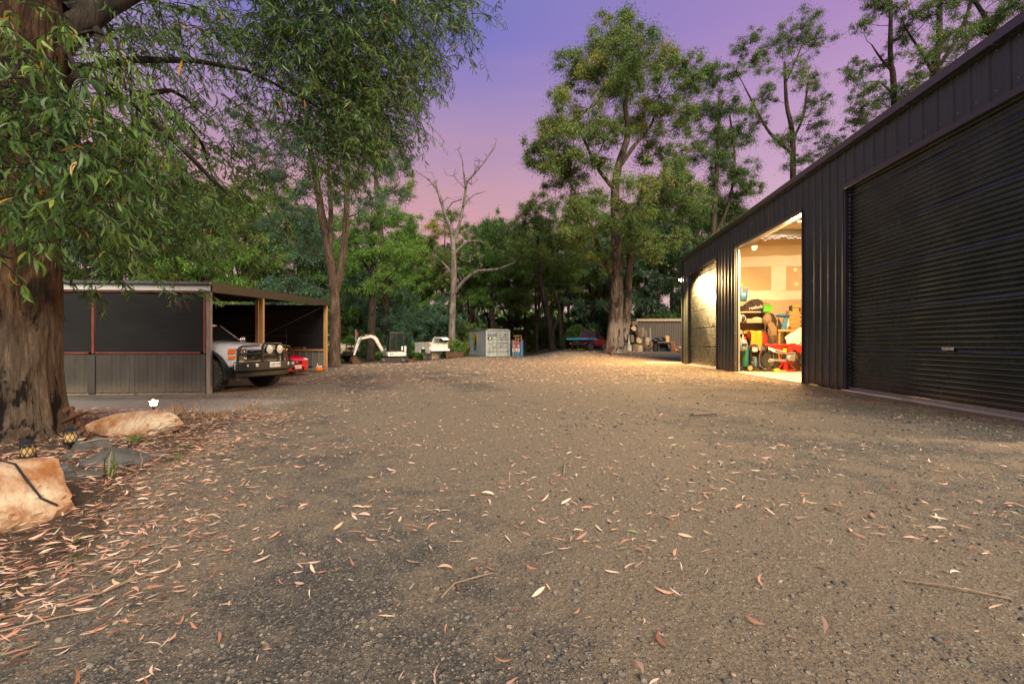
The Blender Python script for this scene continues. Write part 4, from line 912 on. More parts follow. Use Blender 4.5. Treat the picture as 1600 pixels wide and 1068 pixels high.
# twig runs that carry the sprays
for px0, py0, Y1_, px1, py1, Y2_ in ((95, 150, 4.9, 0, 150, 3.7), (100, 60, 5, 200, 130, 4.3), (90, 60, 5, 150, 180, 4.0), (60, 230, 4.7, 110, 230, 3.9), (100, 10, 5.2, 330, 30, 7.5), (100, 10, 5.5, 560, -60, 8.6), (380, -60, 8, 640, 30, 8.8), (450, -40, 8.3, 545, 170, 8.6), (400, -60, 8, 490, 120, 8.5), (560, -50, 8.6, 610, 120, 8.8), (235, 145, 6.4, 330, 190, 9), (260, 180, 6.8, 340, 300, 9.6), (200, 90, 6, 210, 300, 7), (200, 90, 6, 130, 310, 6.6), (150, 40, 5.6, 165, 250, 4.2)):
    a_, b_ = at(px0, py0, Y1_) - NB, at(px1, py1, Y2_) - NB; mm = a_.lerp(b_, .5) + Vector((rg.gauss(0, .1), rg.gauss(0, .1), .25))
    k_ = (b_ - a_).length * .012 + .006
    tw.tube([a_.lerp(mm, 0), a_.lerp(mm, .6) + Vector((0, 0, .08)), mm, mm.lerp(b_, .5), b_], [k_, k_ * .8, k_ * .65, k_ * .45, .005], 6, caps=False)
obj('branches', tw, M['bark_dark'], NT, kind='stuff')

# ------------------------------------------------------------------ machinery shed
SO = Vector((6.97, 0, 0)); SRZ = -math.atan(.1125); SL = 1 / math.cos(SRZ)
SH_ = thing('machinery_shed', 'long charcoal steel shed with tall roller doors along the right side of the yard', 'shed', SO, SRZ)
def sy(Y): return Y * SL                       # distance along the wall for a given world Y
T0, T1 = sy(4.75), sy(26.5); HE, HD = 5.98, 5.05   # wall ends, eave and door head heights
OP = [(sy(5.0), sy(11.24)), (sy(13.24), sy(18.35)), (sy(20.65), sy(25.25))]
DEP = 10.0
PITCH = .36
def rib_sheet(w, h, z0=0, pitch=PITCH, d=.026, mid=True):
    pts = [(0, 0)]; n = max(1, round(w / pitch)); pw = w / n
    prof = []
    for i in range(n):
        y = i * pw
        prof += [(0, y), (-d, y + .016), (-d, y + .044), (0, y + .060)]
        if mid: prof += [(0, y + pw * .42), (-.004, y + pw * .42 + .008), (0, y + pw * .42 + .016), (0, y + pw * .70), (-.004, y + pw * .70 + .008), (0, y + pw * .70 + .016)]
    prof.append((0, w)); k = len(prof)
    mb = MB(); mb.add([(x, y, z0) for x, y in prof] + [(x, y, z0 + h) for x, y in prof], [(i, i + 1, k + i + 1, k + i) for i in range(k - 1)])
    return mb
def sheets(t0, t1, z0, z1, parent=SH_, x=0, m=M['steel_dark'], name='wall_sheet', w0=.72, rot=0, at_=None, pitch=PITCH, **kw):
    n = max(1, round((t1 - t0) / w0)); w = (t1 - t0) / n; src = None
    for i in range(n):
        if src is None: src = o = obj(name, rib_sheet(w, z1 - z0, 0, pitch, **kw), m, parent, smooth=False)
        else: o = src.copy(); COL.objects.link(o); o.parent = parent
        if at_: p = at_(t0 + i * w); o.location = (p[0], p[1], z0)
        else: o.location = (x - .0015 * (i % 2), t0 + i * w, z0)
        o.rotation_euler = (0, 0, rot)
prev = T0
for a_, b_ in OP:
    if a_ - prev > .3: sheets(prev, a_, 0.03, HE, m=M['steel_foot'])
    elif a_ - prev > .02: obj('wall_sheet', MB().bx(-.002, .03, prev, a_, .03, HE), M['steel_dark'], SH_)
    sheets(a_, b_, HD, HE); prev = b_
sheets(prev, T1, .03, HE, m=M['steel_foot'])
scr = MB(); yy = T0 + .03
while yy < T1:
    inop = [1 for a_, b_ in OP if a_ - .02 < yy < b_ + .02]
    for z_ in ((5.2, 5.85) if inop else (.35, 1.6, 2.9, 4.2, 5.2, 5.85)):
        scr.lathe([(.011, -.0345), (.011, -.026)], (0, yy, z_), 'x', 6)
    yy += .36
obj('screws', scr, M['galv'], SH_, smooth=False, kind='stuff')
# end walls, back wall, roof
obj('end_wall', MB().bx(.06, DEP - .01, T0 + .02, T0 + .08, 0, HE), M['steel_dark'], SH_)
sheets(0, DEP, .03, HE, at_=lambda t: (t, T1 + .002), rot=-math.pi / 2)
obj('end_wall', MB().bx(.06, DEP - .01, T1 - .08, T1 - .02, 0, HE), M['steel_dark'], SH_)
obj('back_wall', MB().bx(DEP, DEP + .05, T0, T1, 0, HE), M['steel_dark'], SH_)
RH = 6.75
obj('gable', MB().prism([(.0, HE), (DEP, HE), (DEP / 2, RH)], 'y', T0 + .01, T0 + .05), M['steel_dark'], SH_)
obj('gable', MB().prism([(.0, HE), (DEP, HE), (DEP / 2, RH)], 'y', T1 - .05, T1 - .01), M['steel_dark'], SH_)
for s_, x0, x1 in ((1, -.10, DEP / 2), (-1, DEP + .10, DEP / 2)):
    obj('roof', MB().add([(x0, T0 - .15, HE + .07), (x1, T0 - .15, RH + .07), (x1, T1 + .15, RH + .07), (x0, T1 + .15, HE + .07), (x0, T0 - .15, HE + .10), (x1, T0 - .15, RH + .10), (x1, T1 + .15, RH + .10), (x0, T1 + .15, HE + .10)],
        [(0, 1, 2, 3), (4, 7, 6, 5), (0, 4, 5, 1), (3, 2, 6, 7), (0, 3, 7, 4), (1, 5, 6, 2)]), M['steel_dark'], SH_, smooth=False)
# gutter: square profile with a rolled lip
g = MB().prism([(-.04, HE - .06), (-.155, HE - .06), (-.155, HE + .075), (-.168, HE + .09), (-.155, HE + .10), (-.146, HE + .085), (-.146, HE - .05), (-.04, HE - .05)], 'y', T0 - .16, T1 + .16)
obj('gutter', g, mat('gutter steel', (.030, .032, .034), .32, 0, .12, .8, spec=.8), SH_, smooth=False)
obj('eave_flashing', MB().bx(-.048, -.034, T0, T1, HE - .09, HE + .06), M['flash'], SH_)
t_ = T0 + .6
while t_ < T1:      # gutter brackets
    obj('gutter_bracket', MB().box((-.10, t_, HE - .066), (.10, .02, .01)), M['galv'], SH_); t_ += 1.9
# corner flashings and door trims
for t_ in (T0, T1): obj('corner_flashing', MB().bx(-.042, .10, t_ - (.0 if t_ == T1 else .05), t_ + (.05 if t_ == T1 else 0), .02, HE - .02), M['flash'], SH_, bevel=.004)
obj('downpipe', MB().bx(-.11, -.045, T1 - .16, T1 - .06, .1, HE - .06), M['flash'], SH_, bevel=.01)
for i, (a_, b_) in enumerate(OP):
    obj('door_head_flashing', MB().bx(-.055, .14, a_ - .02, b_ + .02, HD - .10, HD + .02), M['flash'], SH_, bevel=.004)
    for e, s_ in ((a_, -1), (b_, 1)):
        obj('door_jamb', MB().bx(-.050, .16, e + s_ * .04 - .02 + (.0), e + s_ * .04 + .02, .01, HD - .1), M['flash'], SH_, bevel=.003)
        obj('door_track', MB().bx(.075, .135, e - s_ * .018 - .018, e - s_ * .018 + .018, .01, HD - .1), M['galv'], SH_, bevel=.003)
    obj('lintel', MB().bx(.15, .30, a_, b_, HD - .04, HD + .16), M['soffit'], SH_)
    if i != 1:
        RD = obj('roller_door', MB(), M['door_foot'], SH_)
        zs = []; zz = .11; k = 0; prof = [(0.0, .09)]
        while zz < HD - .10:
            wd = .096
            if k % 10 == 9: prof += [(-.002, zz), (-.012, zz + .006), (-.006, zz + .045), (0, zz + .050)]; zz += .058
            else:
                for q in range(7):
                    an = math.pi * q / 6; prof.append((-.030 * math.sin(an) ** .75, zz + .012 + .068 * (1 - math.cos(an)) / 2))
                prof.append((.001, zz + .088)); zz += wd
            k += 1
        prof.append((0, HD + .02)); ny_ = 14; ys_ = np.linspace(a_ + .02, b_ - .02, ny_); vs = []; fs = []; kk = len(prof); rr_ = random.Random(i)
        for j, yy in enumerate(ys_):
            for q, (x_, z_) in enumerate(prof):
                vs.append((.095 + x_ + .006 * math.sin(j * 1.7 + z_ * 2.2) + .004 * math.sin(z_ * 5 + j), yy, z_ + .006 * math.sin(j / (ny_ - 1) * 3.14) * (1 if z_ < HD else 0)))
        for j in range(ny_ - 1): fs += [(j * kk + q, (j + 1) * kk + q, (j + 1) * kk + q + 1, j * kk + q + 1) for q in range(kk - 1)]
        me = RD.data; me.from_pydata(vs, [], fs); me.update(); fix(me, True, 50)
        obj('bottom_rail', MB().bx(.055, .11, a_ + .03, b_ - .03, .03, .095), M['galv'], RD, bevel=.004)
        hz = CH * .82 if i == 0 else 1.32; ht = {0: sy(8.33), 2: sy(22.75)}[i]
        hb = MB().bx(.055, .075, ht - .13, ht + .13, 1.0 - .02 + (.32 if i else .05), 1.04 + (.32 if i else .05)); obj('handle', hb, M['chrome'], RD, bevel=.006)
        obj('lock', MB().cyl((.05, ht - .03, 1.03 + (.32 if i else .05)), (.08, ht - .03, 1.03 + (.32 if i else .05)), .02), M['chrome'], RD)
    obj('door_sill', MB().bx(-.10, .3, a_ - .02, b_ + .02, -.05, .028), M['concrete'], SH_, bevel=.01)
obj('floor', MB().bx(.3, DEP - .01, T0 + .1, T1 - .1, -.06, .024), M['concrete'], SH_)
# lit bay: partitions, ceiling, plasterboard with joint compound
PA, PB = sy(12.7), sy(20.58)
for t_ in (PA, PB): obj('partition', MB().bx(.12, DEP - .02, t_ - .04, t_ + .04, .02, HE - .02), M['board'], SH_)
obj('lining', MB().bx(DEP - .08, DEP - .03, PA + .05, PB - .05, .03, HE - .05), M['board'], SH_)
obj('lining', MB().bx(.04, .06, PA + .05, OP[1][0] - .07, .03, HE - .05), M['board'], SH_)
obj('lining', MB().bx(.04, .06, OP[1][1] + .07, PB - .05, .03, HE - .05), M['board'], SH_)
obj('ceiling', MB().bx(.05, DEP - .1, PA + .05, PB - .05, HE - .05, HE - .02), M['ceil'], SH_)
bm_ = MB()
def ploc(px, py):   # point on the far partition seen at a photo pixel, in shed coordinates
    s_, c_ = math.sin(SRZ), math.cos(SRZ); tx = (px - 800) / F      # world: X = 6.97 + x c - y s ; Y = x s + y c  (y = PB-.04)
    y = PB - .04; x = (tx * y * c_ - 6.97 + y * s_) / (c_ - tx * s_); Yw = x * s_ + y * c_
    return x, CH + (537 - py) / F * Yw
def patch(px0, py0, px1, py1, m=M['plaster'], nm='plaster_joint', th=.003):
    x0, z1 = ploc(px0, py0); x1, z0 = ploc(px1, py1)
    n = 9; rr_ = random.Random(int(px0 * 7 + py0)); top = [(x0 + (x1 - x0) * i / n, z1 + rr_.uniform(-.03, .03)) for i in range(n + 1)]; bot = [(x0 + (x1 - x0) * i / n, z0 + rr_.uniform(-.03, .03)) for i in range(n, -1, -1)]
    obj(nm, MB().prism(top + bot, 'y', PB - .04 - th, PB - .0405), m, SH_, smooth=False)
patch(1145, 401, 1300, 414); patch(1205, 414.5, 1228, 454); patch(1145, 454.5, 1300, 467, th=.003); patch(1240, 418, 1246, 424); patch(1241, 441, 1248, 446); patch(1282, 414.5, 1300, 454)
obj('roof_beam', MB().bx(.1, DEP - .2, PB - 1.3, PB - 1.1, HE - .35, HE - .06), M['galv'], SH_)
for t_ in (PA + 1.6, PA + 3.4, PA + 5.6): obj('batten', MB().bx(.1, DEP - .2, t_, t_ + .06, HE - .09, HE - .052), M['ceil'], SH_)
def sw(x, y, z):   # shed coordinates -> world
    return Vector((SO.x + x * math.cos(SRZ) - y * math.sin(SRZ), x * math.sin(SRZ) + y * math.cos(SRZ), z))
def lamp(name, typ, loc, W_, col, size=.1, rot=None, **k):
    l = bpy.data.lights.new(name, typ); l.energy = W_; l.color = col
    if typ == 'AREA': l.size = size
    else: l.shadow_soft_size = size
    for a_, b_ in k.items(): setattr(l, a_, b_)
    o = bpy.data.objects.new(name, l); COL.objects.link(o); o.location = loc
    if rot: o.rotation_euler = rot
    return o
M['glow'] = mat('glowing lamp', (1, .8, .5), .4, emit=(1, .72, .36), estr=30)
M['glowsoft'] = mat('glowing tube', (1, .9, .7), .4, emit=(1, .78, .45), estr=9)
for k, (x_, y_) in enumerate(((2.6, PA + 2.2), (2.6, PA + 5.0), (6.5, PA + 3.6))):
    t = thing('ceiling_light', ['bright batten light nearest the open door under the shed ceiling', 'bright batten light near the patched wall under the shed ceiling', 'bright batten light deep inside the shed under its ceiling'][k], 'light', sw(x_, y_, HE - .12), SRZ, 'shed ceiling lights')
    obj('housing', MB().bx(-.6, .6, -.05, .05, -.0, .06), M['white'], t, bevel=.01); obj('tube', MB().cyl((-.58, 0, -.03), (.58, 0, -.03), .02), M['glowsoft'], t)
    lamp('shed_light', 'AREA', sw(x_, y_, HE - .22), 165, (1, .70, .36), .9)
# string of small lights along the beam
t = thing('string_lights', 'wavy string of small white fairy lights along the shed ceiling beam', 'lights', sw(2.2, PB - 1.32, HE - .3), SRZ)
wv = MB(); bl = MB()
for i in range(60):
    x_ = -1.2 + i * .055; z_ = -.10 + .08 * math.sin(i * .5) * math.sin(i * .21) + .03 * math.sin(i * 1.9); bl.ell((x_, -.02, z_), .010, 6, 4)
wv.tube([(-1.2 + i * .055, -.02, -.09 + .08 * math.sin(i * .5) * math.sin(i * .21) + .03 * math.sin(i * 1.9)) for i in range(60)], .004, 4)
obj('cord', wv, M['white'], t); obj('bulbs', bl, mat('fairy bulb', (1, 1, 1), .4, emit=(.9, .85, 1), estr=6), t, kind='stuff')
# siren / door motor under the lintel
t = thing('ceiling_camera', 'round white dome fitting under the door head at the left of the lit opening', 'fitting', sw(.45, OP[1][1] - .55, HD - .16), SRZ)
obj('dome', MB().ell((0, 0, -.02), (.12, .12, .09), 16, 10), M['white'], t); obj('base_plate', MB().lathe([(.14, .0), (.14, .06)], n=18), M['white'], t)
# flood lamps
def flood(label, loc, dirx):
    t = thing('flood_lamp', label, 'lamp', loc, SRZ, 'shed flood lamps')
    obj('bracket', MB().bx(-.02, .02, -.02, .02, -.02, .14).bx(-.02, .10 if dirx == 'x' else .02, -.02, .02 if dirx == 'x' else .12, .11, .14), M['flash'], t)
    return t
t = flood('blazing flood lamp on the far front corner of the long shed', sw(-.10, T1 + .10, 5.02), 'x')
obj('arm', MB().bx(-.74, 0, -.015, .015, -.03, 0), M['flash'], t); obj('housing', MB().box((0, 0, -.05), (.16, .16, .08)), M['flash'], t, bevel=.01); obj('lens', MB().ell((0, 0, -.13), (.085, .085, .075), 14, 10), mat('blazing lens', (1, .9, .7), .4, emit=(1, .80, .50), estr=150), t)
cf = lamp('corner_flood', 'SPOT', sw(-.85, T1 + .0, 4.86), 10000, (1, .60, .24), .08, spot_size=R(150), spot_blend=.45)
cf.rotation_euler = (sw(-5, T1 - 3, 0) - sw(-.85, T1, 4.86)).to_track_quat('-Z', 'Y').to_euler()
t = flood('flood lamp on the near end wall of the shed behind the roller door', sw(1.2, T0 - .14, 3.9), 'y')
obj('housing', MB().box((0, -.03, -.03), (.24, .08, .18), (R(-30), 0, 0)), M['flash'], t, bevel=.01); obj('lens', MB().box((0, -.08, -.05), (.2, .01, .14), (R(-30), 0, 0)), M['glow'], t)
lamp('end_flood', 'POINT', sw(1.2, T0 - .34, 3.75), 1500, (1, .74, .46), .06)
lamp('added_door_spill', 'AREA', sw(1.2, (OP[1][0] + OP[1][1]) / 2, HD - .35), 1300, (1, .62, .26), .8, rot=(0, R(38), SRZ))  # added fill light without a fixture, strengthens the doorway glow on the yard
# concrete apron beyond the shed, small things at the wall foot
ap = MB(); 
P_ = [sw(-1.9, T1 + .4, 0), sw(.0, T1 + .3, 0), sw(8, T1 + .3, 0), sw(8, T1 + 4.2, 0), sw(-2.6, T1 + 4.3, 0)]
ap.prism([(p.x, p.y) for p in P_], 'z', -.05, .03); o = obj('concrete_apron', ap, M['concrete'], bevel=.01, kind='structure')
# weeds at the shed foot
def tuft(label, x, y, n, h, m, seed, cat='plant', name='weed', group=None, wide=.05):
    rg_ = random.Random(seed); t = thing(name, label, cat, (x, y, zg(x, y)), 0, group)
    P = []; D = []; Sd = []; A = []
    for i in range(n):
        a_ = rg_.random() * 6.28; d = Vector((math.cos(a_) * .6 * rg_.random(), math.sin(a_) * .6 * rg_.random(), 1)).normalized()
        P.append((wide * rg_.gauss(0, 1), wide * rg_.gauss(0, 1), 0)); D.append(d); Sd.append(d.cross(Vector((rg_.gauss(0, 1), rg_.gauss(0, 1), .1))).normalized()); A.append((h * (.4 + .7 * rg_.random()), .004 + .006 * rg_.random(), .3 * rg_.gauss(0, 1), .5 * rg_.random(), rg_.random() * .9))
    A = np.array(A); v_, f_, a2 = leaves_np(np.array(P), np.array(D), np.array(Sd), A[:, 0], A[:, 1] * h / .15, A[:, 2], A[:, 3], 3, A[:, 4])
    mesh_np('blades', v_, f_, m, t, dict(v=a2), kind='stuff'); return t
M['grass'] = leafmat('grass', [(0, (.05, .09, .02)), (.6, (.10, .16, .04)), (1, (.30, .26, .12))], .3, .6, 0)
M['drygrass'] = leafmat('dry grass', [(0, (.22, .14, .07)), (1, (.42, .28, .15))], .3, .8, 0)
for i, (px, py, lab) in enumerate(((1262, 603, 'tiny weed at the shed wall foot beside the lit doorway'), (1418, 629, 'pale weed in front of the left part of the big roller door'), (1438, 655, 'small green weed on the gravel below the big roller door'), (1362, 640, 'low green weed on the gravel near the left end of the big roller door'), (1500, 652, 'thin weed close to the sill of the big roller door'))):
    Yq = F * CH / (py - 537); tuft(lab, (px - 800) / F * Yq, Yq, 22, .13, M['grass'], 200 + i, group='weeds along the shed foot')
# ------------------------------------------------------------------ carport
CRZ = R(5.2)
CP = thing('carport', 'dark open-sided carport with charcoal shade screens and grey corrugated lower walls on the left', 'carport', (-7.02, 10.5, 0), CRZ)
CW, CL = 6.9, 8.55
def zr(y): return 2.36 + .40 * y / CL          # underside of the roof edge
M['fascia'] = mat('black fascia', (.010, .010, .011), .6, 0, .3, 2, bump=.2, bscale=6)
def rprism(y0, y1, x0, x1, lo, hi):            # slab that follows the roof slope
    return MB().add([(x0, y0, zr(y0) + lo), (x1, y0, zr(y0) + lo), (x1, y1, zr(y1) + lo), (x0, y1, zr(y1) + lo), (x0, y0, zr(y0) + hi), (x1, y0, zr(y0) + hi), (x1, y1, zr(y1) + hi), (x0, y1, zr(y1) + hi)],
                    [(3, 2, 1, 0), (4, 5, 6, 7), (0, 1, 5, 4), (1, 2, 6, 5), (2, 3, 7, 6), (3, 0, 4, 7)])
obj('fascia', rprism(-.02, CL + .05, .08, .11, -.02, .215), M['fascia'], CP, smooth=False)
rf = MB(); n = 46; prof = []
for i in range(n * 4 + 1):
    x = -CW - .1 + (CW + .18) * i / (n * 4); prof.append((x, .012 * math.sin(i / 4 * 2 * math.pi)))
k = len(prof); y0, y1 = -.10, CL + .08
rf.add([(x, y, zr(y) + .175 + z) for y in (y0, y1) for x, z in prof], [(i, i + 1, k + i + 1, k + i) for i in range(k - 1)])
obj('roof', rf, M['flash'], CP)
obj('roof_lining', rprism(0, CL, -CW, .07, .12, .135), M['fascia'], CP)
obj('edge_capping', rprism(-.14, -.04, -CW - .1, .11, .15, .215), mat('capping', (.09, .092, .095), .45, 0, .2, 3), CP, smooth=False)
obj('gutter_board', rprism(-.075, -.042, -CW - .1, .08, .005, .135), mat('pale eaves board', (.50, .53, .52), .45, 0, .12, 1.5, stretch=(1, 1, 6), bump=.05), CP, smooth=False, bevel=.004)
obj('beam', rprism(-.05, -.01, -CW, .0, -.035, .0), M['redsteel'], CP, smooth=False)
# posts
def post(x, y, w, z0, z1, m, nm='post', parent=CP): return obj(nm, MB().bx(x - w / 2, x + w / 2, y - w / 2, y + w / 2, z0, z1), m, parent, bevel=.004)
post(.035, .0, .09, -.1, zr(0), M['timber_old']); post(-.045, -.03, .05, .93, zr(0), M['redsteel'])
post(.0, 2.72, .115, -.1, zr(2.7), M['timber']); post(-.42, 3.4, .09, -.1, zr(3.4), M['timber'])
post(.02, CL - .05, .13, -.1, zr(CL), M['timber'])
post(-2.42, -.03, .05, .93, zr(0), M['redsteel']); post(-4.8, -.03, .05, .93, zr(0), M['redsteel']); post(-CW, 0, .1, -.1, zr(0), M['timber_old']); post(-CW, CL, .1, -.1, zr(CL), M['timber_old']); post(-CW, 4.2, .1, -.1, zr(4.2), M['timber_old'])
post(-2.40, .03, .1, -.1, .9, M['timber_old'])
# near wall: screens above, corrugated sheets below
for x0, x1 in ((-2.39, -.075), (-4.77, -2.45), (-CW, -4.83)):
    nn = 24; mb = MB(); vs = []; fs = []
    for j in range(nn + 1):
        for i in range(nn + 1):
            u_, v_ = i / nn, j / nn; vs.append((x0 + (x1 - x0) * u_, -.02 - .012 * math.sin(v_ * 9 + u_ * 2) * math.sin(u_ * 3.1) - .004 * math.sin(u_ * 23), .965 + (zr(0) - .04 - .965) * v_))
    for j in range(nn):
        for i in range(nn): a_ = j * (nn + 1) + i; fs.append((a_, a_ + 1, a_ + nn + 2, a_ + nn + 1))
    obj('shade_screen', mb.add(vs, fs), M['screen'], CP)
    obj('rail', MB().bx(x0 + .02, x1 - .06, -.055, -.02, .925, .965), M['redsteel'], CP, bevel=.003)
def corr(w, h, pitch=.19, d=.03, flat=.05):
    n_ = max(1, round(w / pitch)); pw = w / n_; pr = []
    for i in range(n_): a_ = i * pw; pr += [(a_, 0), (a_ + .02, -d), (a_ + .02 + flat, -d), (a_ + .04 + flat, 0)]
    pr.append((w, 0)); k_ = len(pr)
    return MB().add([(x, y, 0) for x, y in pr] + [(x, y, h) for x, y in pr], [(i, i + 1, k_ + i + 1, k_ + i) for i in range(k_ - 1)])
cs = obj('wall_sheet', corr(.76, .86, .095 * 2, (.022), .06), M['fence_foot'], CP, smooth=False, loc=(-.79, -.035, .05))
for i, x in enumerate([-1.55, -2.31, -3.07, -3.83, -4.59, -5.35, -6.11, -6.87]):
    o = cs.copy(); COL.objects.link(o); o.parent = CP; o.location = (x, -.035 - .003 * (i % 2), .05)
obj('post_cover', MB().bx(-2.52, -2.36, -.075, -.06, .04, .91), M['fence_grey'], CP, bevel=.003)
obj('base_plate', MB().bx(-CW, -.05, -.03, .03, -.03, .035), M['timber_old'], CP)
obj('back_wall', MB().bx(-CW - .03, -CW, .05, CL - .05, .0, 2.49)
    .cat(rprism(.05, CL - .05, -CW - .03, -CW + .001, -.2, .12)), M['screen'], CP)
# far wall
cs = obj('wall_sheet', corr(.76, .84, .25, .02, .02), M['fence_pale'], CP, smooth=False, loc=(-.80, CL - .08, .03))
for i in range(1, 9):
    o = cs.copy(); COL.objects.link(o); o.parent = CP; o.location = (-.80 - .76 * i, CL - .08 - .003 * (i % 2), .03)
obj('rail', MB().bx(-CW, -.05, CL - .14, CL - .05, .86, .93), M['timber'], CP, bevel=.004)
obj('shade_screen', MB().bx(-CW, -.05, CL - .03, CL - .02, .93, zr(CL)), M['screen'], CP)
obj('floor', MB().bx(-CW, .1, -.02, CL, -.05, .012), mat('carport dirt', (.10, .085, .065), .95, 0, .35, 6, bump=.4, bscale=40), CP)
br = MB().tube([(-.1, CL - .15, zr(CL) - .1), (-2.6, CL - .3, 1.35)], .008, 5); obj('brace_wire', br, M['galv'], CP)
pi_ = MB().tube([(-2.8, CL - .6, .10), (-.35, CL - .5, .22)], .035, 8); t = thing('steel_pipe', 'long black pipe lying along the far inner wall of the carport', 'pipe', CP.location, CRZ); obj('pipe', pi_, M['blackm'], t)
rk = MB().tube([(-3.0, CL - .9, 1.45), (-1.2, CL - .8, 1.47)], .02, 8).tube([(-1.2, CL - .8, 1.47), (-.3, CL - .9, 1.49)], .012, 6).bx(-1.6, -.5, CL - 1.1, CL - .8, .95, 1.02)
t = thing('trailer_rack', 'thin pale rack rails and shelf above the pale wall inside the carport', 'rack', CP.location, CRZ); obj('rails', rk, M['grime'], t)
# dead twigs hanging off the roof edge
hb = MB(); rg = random.Random(31)
for px0 in (268, 275, 280):
    a_ = at(px0, 432, 9.9); pts = [a_]
    for k in range(6): pts.append(pts[-1] + Vector((rg.gauss(.02, .05), rg.gauss(0, .02), -.13)))
    hb.tube(pts, [.004, .0035, .003, .003, .002, .002, .001], 4)
    hb.tube([pts[3], pts[3] + Vector((-.06, 0, -.08)), pts[3] + Vector((-.10, 0, -.18))], .002, 3); hb.tube([pts[4], pts[4] + Vector((.08, 0, -.05)), pts[4] + Vector((.11, 0, -.14))], .002, 3)
t = thing('hanging_twigs', 'thin bare twigs hanging over the right screen of the carport', 'twigs'); obj('twig', hb, M['stick'], t)

# ------------------------------------------------------------------ vehicles
def body_loft(st, crown=.02):
    rings = []
    for x, w, zb, zs, zt in st:
        h = [(0, zb), (w * .78, zb), (w * .97, zb + .07), (w, (zb + zs) / 2), (w * .995, zs), (w * .96, zs + .55 * (zt - zs)), (w * .84, zt - .012), (w * .5, zt + crown * .6), (0, zt + crown)]
        rings.append([(x, y, z) for y, z in h] + [(x, -y, z) for y, z in reversed(h[1:-1])])
    return MB().loft(rings)
def wheel(par, x, y, r, w, rim, m_rim, side, knob=0, rot=0, tm=None):
    t_ = MB(); hw = w / 2
    pr = [(rim, -hw * .9), (r * .80, -hw), (r * .93, -hw * .98), (r, -hw * .75), (r, hw * .75), (r * .93, hw * .98), (r * .80, hw), (rim, hw * .9)]
    t_.lathe(pr, (0, 0, 0), 'y', 36)
    if knob:
        nb = 26
        for i in range(nb):
            for s_, off in ((-1, 0), (1, .5), (0, .25)):
                a_ = 2 * math.pi * (i + off) / nb; b = MB().box((0, 0, 0), (r * .13, w * (.26 if s_ else .22), .026)); 
                b.xf(Matrix.Rotation(.5 * s_ if s_ else .6, 4, 'Z')); b.xf(Matrix.Translation((0, s_ * w * .30, r + .004))); b.xf(Matrix.Rotation(a_, 4, 'Y')); t_.cat(b)
                if s_:
                    b = MB().box((0, s_ * w * .49, r * .93), (r * .08, .02, .05)); b.xf(Matrix.Rotation(a_ + .1, 4, 'Y')); t_.cat(b)
    o = obj('wheel', t_, tm or M['rubber'], par, loc=(x, y, r), rz=rot)
    q = MB().lathe([(rim, -side * hw * .2), (rim, side * hw * .86), (rim * .93, side * hw * .9), (rim * .86, side * hw * .55), (rim * .5, side * hw * .35), (rim * .34, side * hw * .62), (.001, side * hw * .66)], (0, 0, 0), 'y', 28)
    for i in range(6):
        a_ = 2 * math.pi * i / 6; q.tube([(rim * .3 * math.cos(a_), side * hw * .6, rim * .3 * math.sin(a_)), (rim * .9 * math.cos(a_), side * hw * .72, rim * .9 * math.sin(a_))], [rim * .13, rim * .10], 6)
    obj('rim', q, m_rim, o); return o
def arches(cut, xs_, r, w, zc): 
    for x in xs_: cut.cyl((x, -w, zc), (x, w, zc), r, n=32)
    return cut
def flare(x, s, r, zc, w0, w1, thick=.03):
    rings = []
    for i in range(15):
        a_ = math.pi * (-.06 + 1.12 * i / 14); c_, n_ = math.cos(a_), math.sin(a_)
        rings.append([(x + r * c_, s * w0, zc + r * n_), (x + (r + thick * 2.2) * c_, s * w0, zc + (r + thick * 2.2) * n_), (x + (r + thick) * c_, s * w1, zc + (r + thick) * n_), (x + r * c_, s * w1, zc + r * n_)])
    return MB().loft(rings)
def greenhouse(par, lower, upper, zl, zu, wl, wu, paint, roofcrown=.03, posts=(0, 1, 2)):
    """lower/upper: x positions front..rear at belt and roof; glass block, pillars and roof"""
    g = MB(); lf, lr = lower; uf, ur = upper
    vs = [(lf, wl, zl), (lf, -wl, zl), (lr, -wl, zl), (lr, wl, zl), (uf, wu, zu), (uf, -wu, zu), (ur, -wu, zu), (ur, wu, zu)]
    g.add(vs, [(3, 2, 1, 0), (4, 5, 6, 7), (0, 1, 5, 4), (1, 2, 6, 5), (2, 3, 7, 6), (3, 0, 4, 7)])
    obj('windows', g, M['glass'], par, smooth=False)
    rings = []
    for z, sc in ((zu - .03, 1.0), (zu + .02, .985), (zu + .02 + roofcrown * .7, .93), (zu + .02 + roofcrown, .75)):
        cx_ = (uf + ur) / 2; hx = (uf - ur) / 2 * sc + .03; hw = (wu + .012) * sc
        rr = []
        for i in range(24):
            a_ = 2 * math.pi * i / 24; c_, s_ = math.cos(a_), math.sin(a_); rr.append((cx_ + hx * math.copysign(abs(c_) ** .25, c_), hw * math.copysign(abs(s_) ** .25, s_), z))
        rings.append(rr)
    obj('roof', MB().loft(rings), paint, par, ang=50)
    for s_ in (-1, 1):
        for f in posts:
            t0 = f / 2; a_ = Vector((lf + (lr - lf) * t0, s_ * (wl + .006), zl - .02)); b_ = Vector((uf + (ur - uf) * (t0 if f in (0, 2) else .42), s_ * (wu + .006), zu))
            if f == 1: a_.x = lf + (lr - lf) * .5
            obj('pillar', MB().tube([a_, b_], .02, 8), paint, par)
def plate(par, x, y, z, txt, rot=(math.pi / 2, 0, math.pi / 2), w=.36, h=.13, tilt=0):
    e = obj('number_plate', MB().box((x, y, z), (.012, w, h)), M['plate'], par, bevel=.003)
    text('plate_text', txt, h * .72, M['ink'], par, (x + .008, y, z - .004), rot, .001)
    return e
